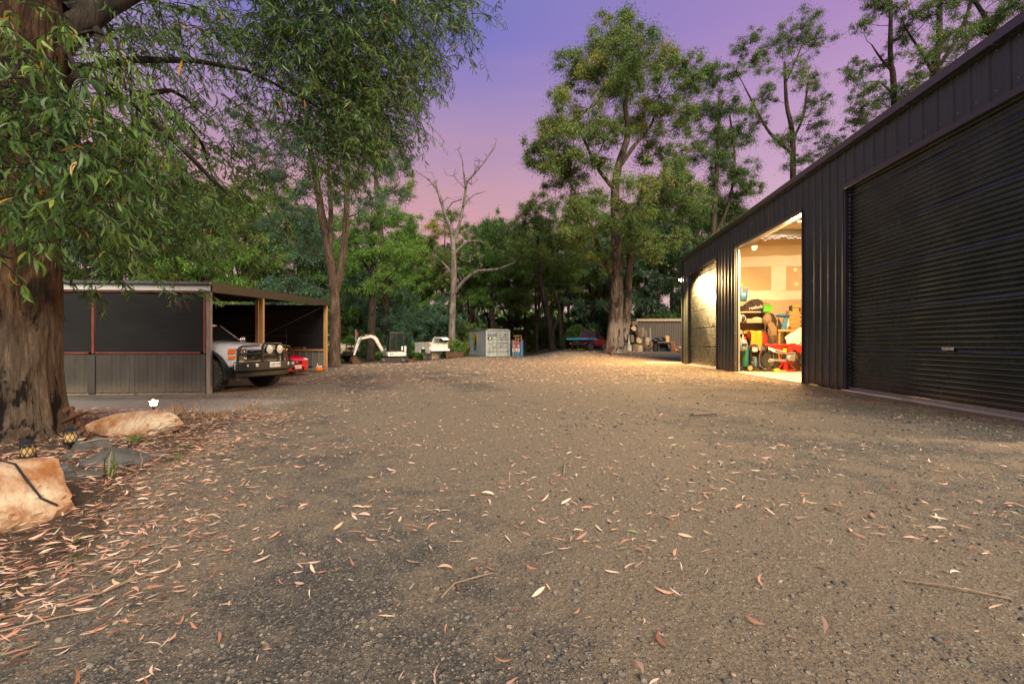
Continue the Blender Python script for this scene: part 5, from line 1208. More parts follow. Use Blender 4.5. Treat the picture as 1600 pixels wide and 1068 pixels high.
# ---- white four wheel drive pickup in the carport
TK = thing('pickup_truck', 'lifted white pickup truck with a black bull bar nosing out of the carport', 'truck', (-6.97 - 1.65 * math.cos(R(13)), 11.62 + 1.65 * math.sin(R(13)), .0), R(-13))
b = body_loft([(-2.75, .88, .55, .95, 1.16), (-2.6, .92, .5, .98, 1.2), (-.95, .93, .48, .98, 1.2), (-.9, .93, .48, .98, 1.20), (.7, .93, .48, .98, 1.20), (.95, .93, .48, .98, 1.20), (1.4, .93, .50, .97, 1.18), (2.0, .92, .52, .95, 1.14), (2.25, .90, .55, .92, 1.10), (2.36, .86, .60, .88, 1.04)], .03)
B = obj('body', b, M['carwhite'], TK)
cut = arches(MB(), (1.65, -1.75), .545, 2, .42); cut.bx(2.28, 3, -.60, .60, .70, 1.0); cut.bx(-2.62, -1.0, -.78, .78, .8, 1.6); carve(B, cut)
greenhouse(TK, (.95, -.95), (.35, -.85), 1.19, 1.64, .86, .70, M['carwhite'])
for s_ in (-1, 1):
    obj('wheel_flare', flare(1.65, s_, .545, .42, .80, 1.0), M['blackm'], TK); obj('wheel_flare', flare(-1.75, s_, .545, .42, .80, 1.0), M['blackm'], TK)
    # headlights: clear upper and lower units, amber corner
    obj('headlight', MB().box((2.355, s_ * .66, .965), (.06, .28, .13)), M['headlamp'], TK, bevel=.012)
    obj('headlight', MB().box((2.355, s_ * .66, .82), (.06, .28, .10)), M['headlamp'], TK, bevel=.012)
    obj('indicator', MB().box((2.28, s_ * .855, .97), (.16, .10, .13), (0, 0, -s_ * .5)), M['amber'], TK, bevel=.015)
    obj('indicator', MB().box((2.28, s_ * .855, .825), (.15, .10, .09), (0, 0, -s_ * .5)), M['amber'], TK, bevel=.012)
    obj('mirror', MB().ell((.75, s_ * 1.05, 1.28), (.07, .12, .09), 12, 8).tube([(.78, s_ * .86, 1.22), (.76, s_ * 1.0, 1.26)], .02, 6), M['chrome'], TK)
obj('grille', MB().box((2.31, 0, .87), (.02, .98, .26)), M['blackm'], TK)
for z_ in (.80, .86, .92): obj('grille_bar', MB().box((2.33, 0, z_), (.03, .98, .012)), M['blackm'], TK)
obj('grille_bar', MB().box((2.345, 0, .985), (.05, 1.0, .055)), M['chrome'], TK, bevel=.012)
text('badge', 'GMC', .09, M['red'], TK, (2.375, 0, .87), (math.pi / 2, 0, math.pi / 2), .006)
wp = MB().tube([(.98, .1, 1.235), (.86, .55, 1.27)], .008, 5).tube([(.98, -.5, 1.235), (.88, -.05, 1.27)], .008, 5); obj('wiper', wp, M['blackm'], TK)
obj('vent', MB().box((1.02, -.5, 1.215), (.06, .3, .01)), M['blackm'], TK)
# bull bar
bb = MB().prism([(2.38, -.93), (2.48, -.98), (2.62, -.72), (2.70, -.45), (2.70, .45), (2.62, .72), (2.48, .98), (2.38, .93)], 'z', .50, .72)
bb = obj('bull_bar', bb, M['blackm'], TK, bevel=.03, seg=3)
obj('skirt', MB().prism([(2.3, -.85), (2.42, -.88), (2.60, -.5), (2.60, .5), (2.42, .88), (2.3, .85)], 'z', .36, .50), M['blackm'], bb, bevel=.02)
for s_ in (-1, 1):
    obj('hoop', MB().tube([(2.44, s_ * .86, .70), (2.46, s_ * .86, .98), (2.47, s_ * .84, 1.05), (2.49, s_ * .76, 1.09), (2.56, s_ * .34, 1.12)], .030, 10), M['blackm'], bb)
    obj('hoop', MB().tube([(2.47, s_ * .86, .90), (2.62, s_ * .34, .91)], .024, 8), M['blackm'], bb)
    obj('driving_light', MB().lathe([(.02, -.08), (.10, -.05), (.118, .0), (.118, .02)], (2.70, s_ * .17, 1.02), 'x', 24), M['blackm'], TK)
    obj('driving_light_lens', MB().lathe([(.106, .021), (.06, .034), (.001, .040)], (2.70, s_ * .17, 1.02), 'x', 24), M['lens'], TK)
    obj('fog_light', MB().lathe([(.05, 0), (.035, .015), (.001, .02)], (2.672, s_ * .52, .64), 'x', 16), M['lens'], TK)
    obj('indicator', MB().box((2.60, s_ * .74, .64), (.03, .14, .05), (0, 0, -s_ * .9)), M['lens'], TK, bevel=.006)
    obj('chrome_strip', MB().box((2.46, s_ * .955, .62), (.04, .05, .15), (0, 0, -s_ * 1.0)), M['chrome'], TK, bevel=.006)
obj('hoop', MB().tube([(2.66, -.34, .70), (2.66, -.34, 1.08), (2.66, -.27, 1.16), (2.66, .27, 1.16), (2.66, .34, 1.08), (2.66, .34, .70)], .032, 10), M['blackm'], bb)
obj('hoop', MB().tube([(2.66, -.34, .86), (2.66, .34, .86)], .024, 8), M['blackm'], bb)
plate(TK, 2.712, .02, .64, '1ZB·1UP')
obj('antenna', MB().tube([(2.6, .55, .72), (2.6, .55, 1.05), (2.59, .56, 1.6)], [.012, .008, .003], 6), M['blackm'], TK)
for x, y, rt in ((1.65, -.86, .10), (1.65, .86, .10), (-1.75, -.86, 0), (-1.75, .86, 0)): wheel(TK, x, y, .41, .31, .22, M['grime'], 1 if y > 0 else -1, 1, rt)
obj('axle', MB().cyl((1.65, -.8, .41), (1.65, .8, .41), .05).ell((1.65, .1, .41), (.14, .15, .14)).cyl((-1.75, -.8, .41), (-1.75, .8, .41), .05), M['grime'], TK)
obj('chassis', MB().bx(-2.6, 2.3, -.5, -.4, .48, .6).bx(-2.6, 2.3, .4, .5, .48, .6).bx(1.1, 2.2, -.35, .35, .42, .6), M['blackm'], TK)
obj('bed_floor', MB().bx(-2.62, -1.0, -.78, .78, .78, .80), M['carwhite'], TK)
# ---- red sedan
RS = thing('sedan', 'low red sedan parked in the carport behind the white pickup', 'car', at(456, 537, 16.1) - Vector((2.05 * math.cos(R(12)), -2.05 * math.sin(R(12)), 0)), R(-12)); RS.location.z = 0
b = body_loft([(-2.5, .70, .35, .75, .86), (-2.35, .82, .22, .76, .92), (-1.6, .87, .17, .72, .93), (-.8, .87, .17, .70, .90), (.8, .87, .17, .68, .87), (1.2, .87, .17, .66, .80), (1.8, .85, .17, .62, .73), (2.1, .78, .16, .56, .66), (2.25, .62, .18, .48, .57), (2.30, .45, .22, .44, .50)], .03)
B = obj('body', b, M['carred'], RS); carve(B, arches(MB(), (1.35, -1.4), .34, 2, .31).bx(2.22, 3, -.34, .34, .22, .33).bx(2.18, 3, -.24, .24, .43, .54))
greenhouse(RS, (.95, -1.75), (.25, -1.0), .88, 1.12, .76, .60, M['carred'])
for s_ in (-1, 1):
    obj('headlight', MB().ell((2.13, s_ * .56, .58), (.13, .15, .065), 14, 8), M['lens'], RS); obj('fog_light', MB().ell((2.16, s_ * .56, .28), (.08, .10, .035), 12, 8), M['lens'], RS)
gr = MB().box((2.235, 0, .49), (.02, .46, .10)); [gr.box((2.25, 0, .45 + .02 * i), (.01, .44, .006)) for i in range(5)]
obj('grille', gr, M['blackm'], RS, bevel=.01); obj('badge', MB().lathe([(.045, 0), (.03, .012), (.001, .015)], (2.262, 0, .50), 'x', 16), M['chrome'], RS)
obj('air_intake', MB().box((2.24, 0, .275), (.02, .64, .08)), M['blackm'], RS, bevel=.01); plate(RS, 2.315, .0, .335, 'OGN·520', w=.34, h=.115)
for x, y in ((1.35, -.76), (1.35, .76), (-1.4, -.76), (-1.4, .76)): wheel(RS, x, y, .31, .2, .2, M['galv'], 1 if y > 0 else -1)
# ---- chainsaw by the far post
cx_ = at(499, 537, 18.3); cw = thing('chainsaw', 'orange and white chainsaw standing on the ground against the far carport post', 'chainsaw', (cx_.x - .02, 18.3, .0), R(190))
obj('engine', MB().box((0, 0, .15), (.26, .18, .15)).lathe([(.08, 0), (.08, .05)], (.0, .09, .15), 'y', 16), M['orange'], cw, bevel=.025, seg=3)
obj('top_cover', MB().box((-.02, 0, .24), (.2, .15, .06)), M['whitedirty'], cw, bevel=.02); obj('handle', MB().tube([(.06, -.11, .10), (.06, -.12, .30), (.05, 0, .36), (.04, .11, .30), (.04, .12, .12)], .013, 8), M['whitedirty'], cw)
obj('rear_handle', MB().tube([(-.12, 0, .08), (-.28, 0, .10), (-.30, 0, .18), (-.2, 0, .24), (-.1, 0, .22)], .016, 8), M['blackm'], cw)
obj('guide_bar', MB().prism([(.12, .10), (.5, .12), (.54, .15), (.5, .18), (.12, .20)], 'y', .10, .108), M['galv'], cw)
# ---- beige four wheel drive behind the twin-stemmed gum
FW = thing('four_wheel_drive', 'beige and white four wheel drive with a black bull bar partly behind the twin-stemmed gum', 'car', at(503, 537, 35.6), R(-14)); FW.location.z = zg(FW.location.x, 35.6) - .02; FW.scale = (1.25,) * 3
b = body_loft([(-2.4, .85, .5, 1.0, 1.15), (-2.3, .88, .45, 1.0, 1.18), (.6, .88, .45, 1.0, 1.18), (.9, .88, .45, 1.0, 1.16), (1.9, .86, .5, .98, 1.10), (2.1, .82, .55, .92, 1.0)], .03)
M['beige'] = mat('beige car paint', (.50, .42, .33), .35, 0, .1, 2, coat=.3)
B = obj('body', b, M['beige'], FW); carve(B, arches(MB(), (1.4, -1.4), .48, 2, .40))
greenhouse(FW, (.85, -2.3), (.25, -2.2), 1.17, 1.72, .82, .70, M['white'])
obj('bull_bar', MB().bx(2.1, 2.35, -.9, .9, .45, .72).tube([(2.25, -.8, .7), (2.27, -.8, 1.1), (2.27, .8, 1.1), (2.25, .8, .7)], .035, 8).tube([(2.28, -.3, .7), (2.28, -.3, 1.1)], .03, 8).tube([(2.28, .3, .7), (2.28, .3, 1.1)], .03, 8).tube([(2.26, -.8, .9), (2.26, .8, .9)], .025, 8), M['blackm'], FW, bevel=.01)
for s_ in (-1, 1): obj('headlight', MB().box((2.1, s_ * .62, .86), (.05, .3, .16)), M['lens'], FW, bevel=.01)
obj('grille', MB().box((2.1, 0, .86), (.04, .9, .16)), M['blackm'], FW, bevel=.01)
for x, y in ((1.4, -.78), (1.4, .78), (-1.4, -.78), (-1.4, .78)): wheel(FW, x, y, .40, .27, .21, M['galv'], 1 if y > 0 else -1)
# ---- flag on its pole
fl = thing('flag', 'limp dark blue flag with red cross left of the excavator arm', 'flag', at(556, 537, 36.2)); fl.location.z = zg(fl.location.x, 36.2); fl.scale = (1.1,) * 3
obj('pole', MB().cyl((0, 0, 0), (0, 0, 2.35), .018), M['white'], fl)
vs = []; fs = []; nx_, nz_ = 14, 20
for j in range(nz_ + 1):
    for i in range(nx_ + 1):
        u_, v_ = i / nx_, j / nz_; wdt = .10 + .26 * (1 - v_) ** .8
        vs.append((.02 + u_ * wdt, -.05 + .05 * math.sin(u_ * 12 + v_ * 2), 1.18 + 1.12 * v_ - .12 * u_))
for j in range(nz_):
    for i in range(nx_): a_ = j * (nx_ + 1) + i; fs.append((a_, a_ + 1, a_ + nx_ + 2, a_ + nx_ + 1))
obj('cloth', MB().add(vs, fs), mat('flag blue', (.012, .03, .20), .8, 0, .1), fl)
cr = MB()
for (a0_, b0_), (a1_, b1_) in (((.05, 1.85), (.22, 2.12)), ((.2, 1.88), (.07, 2.15)), ((.12, 1.82), (.13, 2.2)), ((.04, 2.0), (.22, 1.98))): cr.tube([(a0_, -.115, b0_), (a1_, -.115, b1_)], .012, 4)
obj('flag_cross', cr, M['red'], fl); st_ = MB()
for x_, z_ in ((.15, 1.62), (.24, 1.42), (.12, 1.34), (.28, 1.55)): st_.lathe([(.022, -.004), (.022, .004)], (x_, -.115, z_), 'y', 7)
obj('flag_star', st_, M['white'], fl)

# ------------------------------------------------------------------ mini excavator
ex = at(617, 537, 34.6); EX = thing('mini_excavator', 'white mini excavator with dark cab, arm folded down to its rusty bucket', 'excavator', (ex.x, 34.6, zg(ex.x, 34.6) - .02), R(212))
und = obj('undercarriage', MB().bx(-.55, .55, -.35, .35, .22, .45).lathe([(.34, .40), (.34, .58)], n=24), M['grime'], EX, rz=R(-28), bevel=.01)
for s_ in (-1, 1):
    tr_ = MB(); pts = []
    for i in range(12): a_ = -math.pi / 2 + math.pi * i / 11; pts.append((.72 + .2 * math.cos(a_), .2 + .2 * math.sin(a_)))
    for i in range(12): a_ = math.pi / 2 + math.pi * i / 11; pts.append((-.72 + .2 * math.cos(a_), .2 + .2 * math.sin(a_)))
    tr_.prism(pts, 'y', s_ * .62 - .15, s_ * .62 + .15)
    per = []
    for i in range(44):
        t0 = i / 44 * (4 * .72 + 2 * math.pi * .2)
        if t0 < 1.44: per.append((-.72 + t0, 0, 0))
        elif t0 < 1.44 + math.pi * .2: a_ = (t0 - 1.44) / .2 - math.pi / 2; per.append((.72 + .2 * math.cos(a_), .2 + .2 * math.sin(a_), a_ + math.pi / 2))
        elif t0 < 2.88 + math.pi * .2: per.append((.72 - (t0 - 1.44 - math.pi * .2), .4, 0))
        else: a_ = (t0 - 2.88 - math.pi * .2) / .2 + math.pi / 2; per.append((-.72 + .2 * math.cos(a_), .2 + .2 * math.sin(a_), a_ + math.pi / 2))
    for x_, z_, a_ in per: tr_.box((x_, s_ * .62, z_), (.035, .31, .03), (0, -a_, 0))
    tk = obj('track', tr_, M['rubber'], EX, smooth=False, rz=R(-28))
    for x_ in (-.72, .72): obj('sprocket', MB().lathe([(.13, -.02), (.13, .02), (.06, .05), (.001, .05)] if s_ > 0 else [(.001, -.05), (.06, -.05), (.13, -.02), (.13, .02)], (x_, s_ * .78, .2), 'y', 18), M['grime'], tk)
bl_ = MB().prism([(-1.55, .02), (-1.50, .02), (-1.44, .2), (-1.50, .40), (-1.56, .40), (-1.50, .2)], 'y', -.78, .78).bx(-1.5, -.8, -.4, -.32, .18, .28).bx(-1.5, -.8, .32, .4, .18, .28)
obj('dozer_blade', bl_, M['rust'], EX, rz=R(-28), smooth=False, bevel=.008)
# house: white lower body with rounded counterweight
hp = [(.72, -.62), (.72, .62), (-.3, .68), (-.62, .55), (-.82, .25), (-.86, 0), (-.82, -.25), (-.62, -.55), (-.3, -.68)]
obj('body', MB().prism(hp, 'z', .52, .84), M['white'], EX, bevel=.04, seg=3)
obj('counterweight', MB().prism([(-.25, -.66), (-.28, .14), (-.30, .66), (-.62, .56), (-.83, .25), (-.87, 0), (-.83, -.25), (-.62, -.56)], 'z', .845, 1.28), M['white'], EX, bevel=.07, seg=3)
obj('side_cover', MB().prism([(.66, -.60), (.66, -.05), (-.3, -.05), (-.3, -.63)], 'z', .845, 1.1), M['white'], EX, bevel=.06, seg=3)
lg = MB()
for i in range(9): lg.box((-.42 + .085 * i, .672 - .004 * abs(i - 4), .66), (.06, .01, .07), (0, .25, 0))
obj('brand_stripe', lg, M['orange'], EX, smooth=False)
obj('badge', MB().box((.52, .652, .68), (.09, .008, .09)).box((.40, .655, .68), (.09, .008, .09)), M['ink'], EX, smooth=False)
# cab: glass volume, frame posts, roof
c0, c1, cy0, cy1, cz0, cz1 = -.48, .62, .02, .62, .85, 2.22
obj('windows', MB().add([(c0, cy0, cz0), (c1, cy0, cz0), (c1, cy1, cz0), (c0, cy1, cz0), (c0 + .04, cy0 + .03, cz1), (c1 - .08, cy0 + .03, cz1), (c1 - .08, cy1 - .03, cz1), (c0 + .04, cy1 - .03, cz1)], [(3, 2, 1, 0), (4, 5, 6, 7), (0, 1, 5, 4), (1, 2, 6, 5), (2, 3, 7, 6), (3, 0, 4, 7)]), mat('cab glass', (.010, .020, .017), .06, 0, .4, 5, spec=.5), EX, smooth=False)
M['cabgrey'] = mat('dark grey cab paint', (.014, .016, .018), .5, 0, .1, 3)
for a_, b_ in (((c0, cy0, cz0), (c0 + .04, cy0 + .03, cz1)), ((c1, cy0, cz0), (c1 - .08, cy0 + .03, cz1)), ((c1, cy1, cz0), (c1 - .08, cy1 - .03, cz1)), ((c0, cy1, cz0), (c0 + .04, cy1 - .03, cz1)), ((.12, cy1 + .005, cz0), (.10, cy1 - .025, cz1))):
    obj('cab_post', MB().tube([a_, b_], .055, 8), M['cabgrey'], EX)
obj('cab_base', MB().bx(c0 - .03, c1 + .03, cy0 - .03, cy1 + .03, cz0 - .01, cz0 + .12), M['cabgrey'], EX, bevel=.02)
obj('cab_rail', MB().tube([(c1 - .02, cy0, 1.35), (c1 - .02, cy1, 1.35)], .02, 6), M['cabgrey'], EX)
obj('cab_roof', MB().bx(c0 - .02, c1 - .02, cy0 - .02, cy1 + .02, cz1 - .04, cz1 + .12), M['cabgrey'], EX, bevel=.05, seg=3)
obj('seat', MB().bx(-.2, .2, .15, .5, .98, 1.2).bx(-.28, -.15, .15, .5, 1.1, 1.6), M['lightblue'], EX, bevel=.03)
# arm
def beam(pts, w, hs, m, nm, par):
    rings = []
    for i, p in enumerate(pts):
        p = Vector(p); d = (Vector(pts[min(i + 1, len(pts) - 1)]) - Vector(pts[max(i - 1, 0)])).normalized(); n_ = Vector((-d.z, 0, d.x)); h = hs[i]
        rings.append([p + Vector((0, w / 2, 0)) + n_ * h / 2, p + Vector((0, w / 2, 0)) - n_ * h / 2, p - Vector((0, w / 2, 0)) - n_ * h / 2, p - Vector((0, w / 2, 0)) + n_ * h / 2])
    return obj(nm, MB().loft(rings), m, par, smooth=False, bevel=.012)
obj('swing_bracket', MB().bx(.65, .98, -.12, .12, .55, .95), M['grime'], EX, bevel=.02)
beam([(.88, 0, .80), (1.12, 0, 1.25), (1.42, 0, 1.78), (1.60, 0, 1.95), (1.85, 0, 2.0), (2.6, 0, 1.82)], .16, [.18, .22, .25, .25, .21, .15], M['whitedirty'], 'boom', EX)
beam([(2.42, 0, 1.98), (2.62, 0, 1.80), (2.85, 0, 1.2), (3.02, 0, .62)], .13, [.12, .21, .17, .12], M['whitedirty'], 'stick', EX)
def ram(a_, b_, r=.055, m=.55):
    a_, b_ = Vector(a_), Vector(b_); c_ = a_.lerp(b_, m); o = obj('ram', MB().cyl(a_, c_, r, n=10), M['grime'], EX); obj('rod', MB().cyl(c_, b_, r * .55, n=10), M['chrome'], o)
ram((1.0, 0, .78), (1.55, 0, 1.72)); ram((1.62, 0, 2.14), (2.42, 0, 2.05)); ram((2.72, 0, 1.98), (3.15, 0, .85), .035, .6)
obj('hose', MB().tube([(1.0, .06, 1.25), (1.35, .09, 1.95), (1.7, .09, 2.2), (2.2, .09, 2.15), (2.5, .09, 1.95), (2.75, .08, 1.45)], .026, 6).tube([(.9, .1, .9), (.75, .12, 1.2), (.95, .1, 1.35)], .014, 6), M['rubber'], EX)
bk = [(2.92, .52), (3.12, .56), (3.20, .40), (3.26, .16), (3.12, .0), (2.86, -.03), (2.55, .06), (2.62, .12), (2.86, .06), (3.04, .12), (3.08, .26), (3.0, .42)]
obj('bucket', MB().prism(bk, 'y', -.42, .42).prism([(2.92, .50), (3.12, .54), (3.20, .38), (3.24, .16), (3.10, .01), (2.86, -.02), (2.58, .07)], 'y', -.43, -.40).prism([(2.92, .50), (3.12, .54), (3.20, .38), (3.24, .16), (3.10, .01), (2.86, -.02), (2.58, .07)], 'y', .40, .43), M['rust'], EX, smooth=False)
for i in range(5): obj('bucket_tooth', MB().box((2.50, -.34 + .17 * i, .055), (.14, .06, .03)), M['grime'], EX)

# ------------------------------------------------------------------ pickup tub on a crate, rusty tray
def gp(px, Y, dz=0): p = at(px, 537, Y); p.z = zg(p.x, Y) + dz; return p
IB = thing('caged_tank', 'dirty white caged tank standing on a pallet under the upturned pickup tub', 'tank', gp(675, 38), R(-35))
obj('tank', MB().bx(-.46, .46, -.46, .46, .16, .92), M['whitedirty'], IB, bevel=.06, seg=3)
cg = MB()
for z_ in (.2, .38, .56, .74, .93):
    for s_ in (-1, 1): cg.tube([(-.49, s_ * .49, z_), (.49, s_ * .49, z_)], .012, 5).tube([(s_ * .49, -.49, z_), (s_ * .49, .49, z_)], .012, 5)
for k in range(6):
    q = -.49 + .98 * k / 5
    for s_ in (-1, 1): cg.tube([(q, s_ * .49, .15), (q, s_ * .49, .94)], .012, 5).tube([(s_ * .49, q, .15), (s_ * .49, q, .94)], .012, 5)
obj('cage', cg, M['galv'], IB); obj('pallet', MB().bx(-.5, .5, -.5, .5, .1, .15).bx(-.5, .5, -.5, -.36, 0, .1).bx(-.5, .5, -.07, .07, 0, .1).bx(-.5, .5, .36, .5, 0, .1), M['timber_old'], IB)
TB = thing('pickup_tub', 'white cut-off pickup tub with wheel arches resting on the caged tank', 'truck bed', gp(674, 38, .96), R(-48))
L_, Wt, Ht = 1.15, .86, .56
for s_ in (-1, 1):
    pl = [(-L_, -.30), (-L_, Ht), (L_, Ht), (L_, -.30), (.75, -.36)] + [(.12 + .42 * math.cos(a_), -.30 + .46 * math.sin(a_)) for a_ in [math.pi * k / 10 for k in range(0, 11)]] + [(-.62, -.34)]
    pl = [(x_, z_ + .0) for x_, z_ in pl]
    obj('side_panel', MB().prism(pl, 'y', s_ * Wt - .04, s_ * Wt + .04), M['whitedirty'], TB, bevel=.02)
    obj('tail_light', MB().box((L_ + .005, s_ * (Wt - .01), .33), (.03, .09, .3)), M['amber'] if s_ > 0 else M['red'], TB, bevel=.008)
obj('floor', MB().bx(-L_, L_, -Wt + .03, Wt - .03, -.02, .03), M['whitedirty'], TB); obj('front_panel', MB().bx(-L_ - .02, -L_ + .02, -Wt, Wt, 0, Ht), M['whitedirty'], TB, bevel=.01)
obj('tailgate', MB().box((L_ + .05, 0, .22), (.06, 1.56, .42), (0, R(8), 0)), M['whitedirty'], TB, bevel=.02)
obj('bumper', MB().bx(L_ + .02, L_ + .26, -Wt - .04, Wt + .04, -.16, .02), M['white'], TB, bevel=.04, seg=3)
obj('bumper_bracket', MB().bx(L_ + .04, L_ + .16, .62, .80, -.75, -.16).bx(L_ - .3, L_ + .1, .6, .72, -.42, -.1), M['rust'], TB, bevel=.02)
HD_ = thing('body_panel', 'bent white vehicle panel propped over the rear corner of the pickup tub', 'panel', gp(687, 37.6, 1.45), R(-40))
obj('panel', MB().prism([(-.75, -.18), (-.62, .02), (-.45, .34), (-.28, .44), (.55, .42), (.72, .30), (.76, .18), (.70, .24), (.5, .33), (-.2, .36), (-.36, .26), (-.50, -.04), (-.62, -.22)], 'y', -.34, .34), M['white'], HD_, bevel=.02)
RT = thing('steel_tray', 'rusty red open steel tray on the ground left of the container', 'tray', gp(713, 40), R(3))
for a_ in ((-.65, .65, -.45, -.41), (-.65, .65, .41, .45), (-.65, -.61, -.41, .41), (.61, .65, -.41, .41)): obj('side', MB().bx(*a_, .12, .52), M['rust'], RT, bevel=.006)
obj('base', MB().bx(-.65, .65, -.45, .45, .06, .12), M['rust'], RT)
RP = thing('rusty_post', 'upright rusty steel post with plate beside the dead tree', 'post', gp(705, 41), 0)
obj('post', MB().bx(-.06, .06, -.06, .06, 0, 1.9).bx(-.3, -.22, -.02, .02, 0, 1.2), M['rust'], RP)

# ------------------------------------------------------------------ shipping container
K = at(759, 537, 42); CT = thing('shipping_container', 'grey shipping container with pale double doors and a round yellow emblem on its side', 'container', (K.x, 42, zg(K.x, 42) - .06), R(22.6))
Lc, Wc, Hc = 6.06, 2.44, 2.59
fr = MB()
for x_ in (0, Wc - .12):
    for y_ in (0, Lc - .12): obj('corner_post', MB().bx(x_, x_ + .12, y_, y_ + .12, .12, Hc - .12), M['contdoor'] if y_ == 0 else M['cont'], CT, bevel=.008)
for x_ in (-.01, Wc - .15):
    for y_ in (-.01, Lc - .15):
        for z_ in (.0, Hc - .12): obj('corner_casting', MB().bx(x_, x_ + .16, y_, y_ + .17, z_, z_ + .12), M['rust'] if z_ else M['cont'], CT, bevel=.008)
obj('door_header', MB().bx(.13, Wc - .13, .0, .10, Hc - .12, Hc - .01), M['contdoor'], CT, bevel=.01); obj('door_sill', MB().bx(.13, Wc - .13, .0, .10, .0, .12), M['contdoor'], CT, bevel=.01)
for z_ in (.0, Hc - .08):
    for x_ in (.01, Wc - .07): obj('side_rail', MB().bx(x_, x_ + .06, .13, Lc - .13, z_ + .01, z_ + .09), M['cont'], CT)
for x_, s_ in ((.03, 1), (Wc - .03, -1)):
    pr = []; y_ = .12
    while y_ < Lc - .3: pr += [(x_, y_), (x_, y_ + .07), (x_ + s_ * .036, y_ + .12), (x_ + s_ * .036, y_ + .19)]; y_ += .24
    pr.append((x_, Lc - .12)); k_ = len(pr)
    obj('side_wall', MB().add([(a_, b_, .1) for a_, b_ in pr] + [(a_, b_, Hc - .08) for a_, b_ in pr], [(i, i + 1, k_ + i + 1, k_ + i) for i in range(k_ - 1)]), M['cont'], CT, smooth=False)
obj('back_wall', MB().bx(.12, Wc - .12, Lc - .06, Lc - .03, .1, Hc - .1), M['cont'], CT); obj('roof', MB().bx(.05, Wc - .05, .05, Lc - .05, Hc - .06, Hc - .02), M['cont'], CT); obj('floor', MB().bx(.06, Wc - .06, .1, Lc - .1, .1, .16), M['timber_old'], CT)
for i in range(2):
    x0 = .13 + i * 1.095; x1 = x0 + 1.085
    pr = []; z_ = .12; 
    pr.append((.06, z_))
    for q in range(6): z0 = .16 + q * .385; pr += [(.06, z0 + .04), (.085, z0 + .09), (.085, z0 + .30), (.06, z0 + .35)]
    pr.append((.06, Hc - .13)); k_ = len(pr)
    dr = obj('door', MB().add([(x0, a_, b_) for a_, b_ in pr] + [(x1, a_, b_) for a_, b_ in pr], [(i_, i_ + 1, k_ + i_ + 1, k_ + i_) for i_ in range(k_ - 1)]).bx(x0, x0 + .06, .035, .06, .12, Hc - .13).bx(x1 - .06, x1, .035, .06, .12, Hc - .13), M['contdoor'], CT, smooth=False)
    for x_ in (x0 + .22, x0 + .60, x1 - .14): obj('locking_bar', MB().cyl((x_, .02, .10), (x_, .02, Hc - .10), .017, n=8), M['galv'], dr)
    for z_ in (.5, 1.25, 2.0):
        obj('hinge', MB().bx(x0 - .02 if i == 0 else x1 - .04, x0 + .05 if i == 0 else x1 + .03, .01, .035, z_, z_ + .10), M['contdoor'], dr)
    obj('gasket', MB().bx(x1 - .012 if i == 0 else x0 - .004, x1 + .004 if i == 0 else x0 + .012, .03, .05, .12, Hc - .13), M['ink'], dr)
    obj('lock_handle', MB().bx(x0 + .22, x0 + .60, .0, .015, 1.08, 1.12).bx(x1 - .34, x1 - .14, .0, .015, 1.0, 1.04), M['galv'], dr)
def sticker(x, z, w, h, m, nm='sticker', y=.018): return obj(nm, MB().bx(x, x + w, y - .006, y, z, z + h), m, CT, smooth=False)
sticker(.20, 1.98, .42, .22, M['navy']); sticker(.70, 1.98, .36, .22, M['navy'])
text('lettering', 'HIRE', .20, M['white'], CT, (.41, .008, 2.09), (math.pi / 2, 0, 0), .002); text('lettering', 'ME', .20, M['white'], CT, (.86, .008, 2.09), (math.pi / 2, 0, 0), .002)
sticker(.20, 1.62, .42, .22, M['navy']); o = obj('emblem', MB().lathe([(.085, -.004), (.085, .0)], (.43, .010, 1.75), 'y', 20), M['yellow'], CT); obj('emblem', MB().prism([(.34, 1.63), (.50, 1.63), (.46, 1.72), (.47, 1.80), (.43, 1.76), (.36, 1.70)], 'y', .002, .006), M['white'], CT, smooth=False)
sticker(.32, .70, .18, .28, mat('faded orange label', (.55, .33, .18), .6)); sticker(2.05, .50, .2, .07, M['navy']); sticker(.2, .50, .8, .02, M['ink']); sticker(.2, .44, .05, .06, M['ink']); sticker(1.4, .50, .5, .02, M['ink'])
for z_, ws in ((2.12, ((1.50, .12), (1.82, .34))), (1.98, ((1.86, .2),)), (1.80, ((1.42, .36), (1.86, .32))), (1.56, ((1.42, .30), (1.9, .26))), (1.30, ((1.42, .36), (1.86, .34))), (.92, ((.72, .2), (1.46, .22)))):
    for x_, w_ in ws:
        k = 0
        while k * .055 < w_: sticker(x_ + k * .055, z_, .036, .05, M['ink'], 'marking'); k += 1
# emblem on the side wall: a dark howling shape on a yellow oval above a pale blue ground
def side(poly, m, off, nm): obj(nm, MB().prism(poly, 'x', -.012 - off, -.006 - off), m, CT, smooth=False)
EY, EZ = 3.1, 1.55; 
side([(EY + .62 * math.cos(a_), EZ + .13 + .66 * math.sin(a_)) for a_ in [math.pi * k / 12 for k in range(24)]], M['yellow'], 0, 'emblem')
side([(EY - .32, EZ - .48), (EY - .30, EZ - .1), (EY - .12, EZ + .2), (EY - .10, EZ + .46), (EY + .02, EZ + .60), (EY + .12, EZ + .34), (EY + .10, EZ + .05), (EY + .16, EZ - .2), (EY + .20, EZ - .48)], M['ink'], .006, 'emblem')
side([(EY - .52, EZ - .62), (EY - .40, EZ - .42), (EY - .1, EZ - .40), (EY + .3, EZ - .36), (EY + .46, EZ - .55), (EY + .30, EZ - .80), (EY, EZ - .90), (EY - .3, EZ - .80)], M['lightblue'], .003, 'emblem')
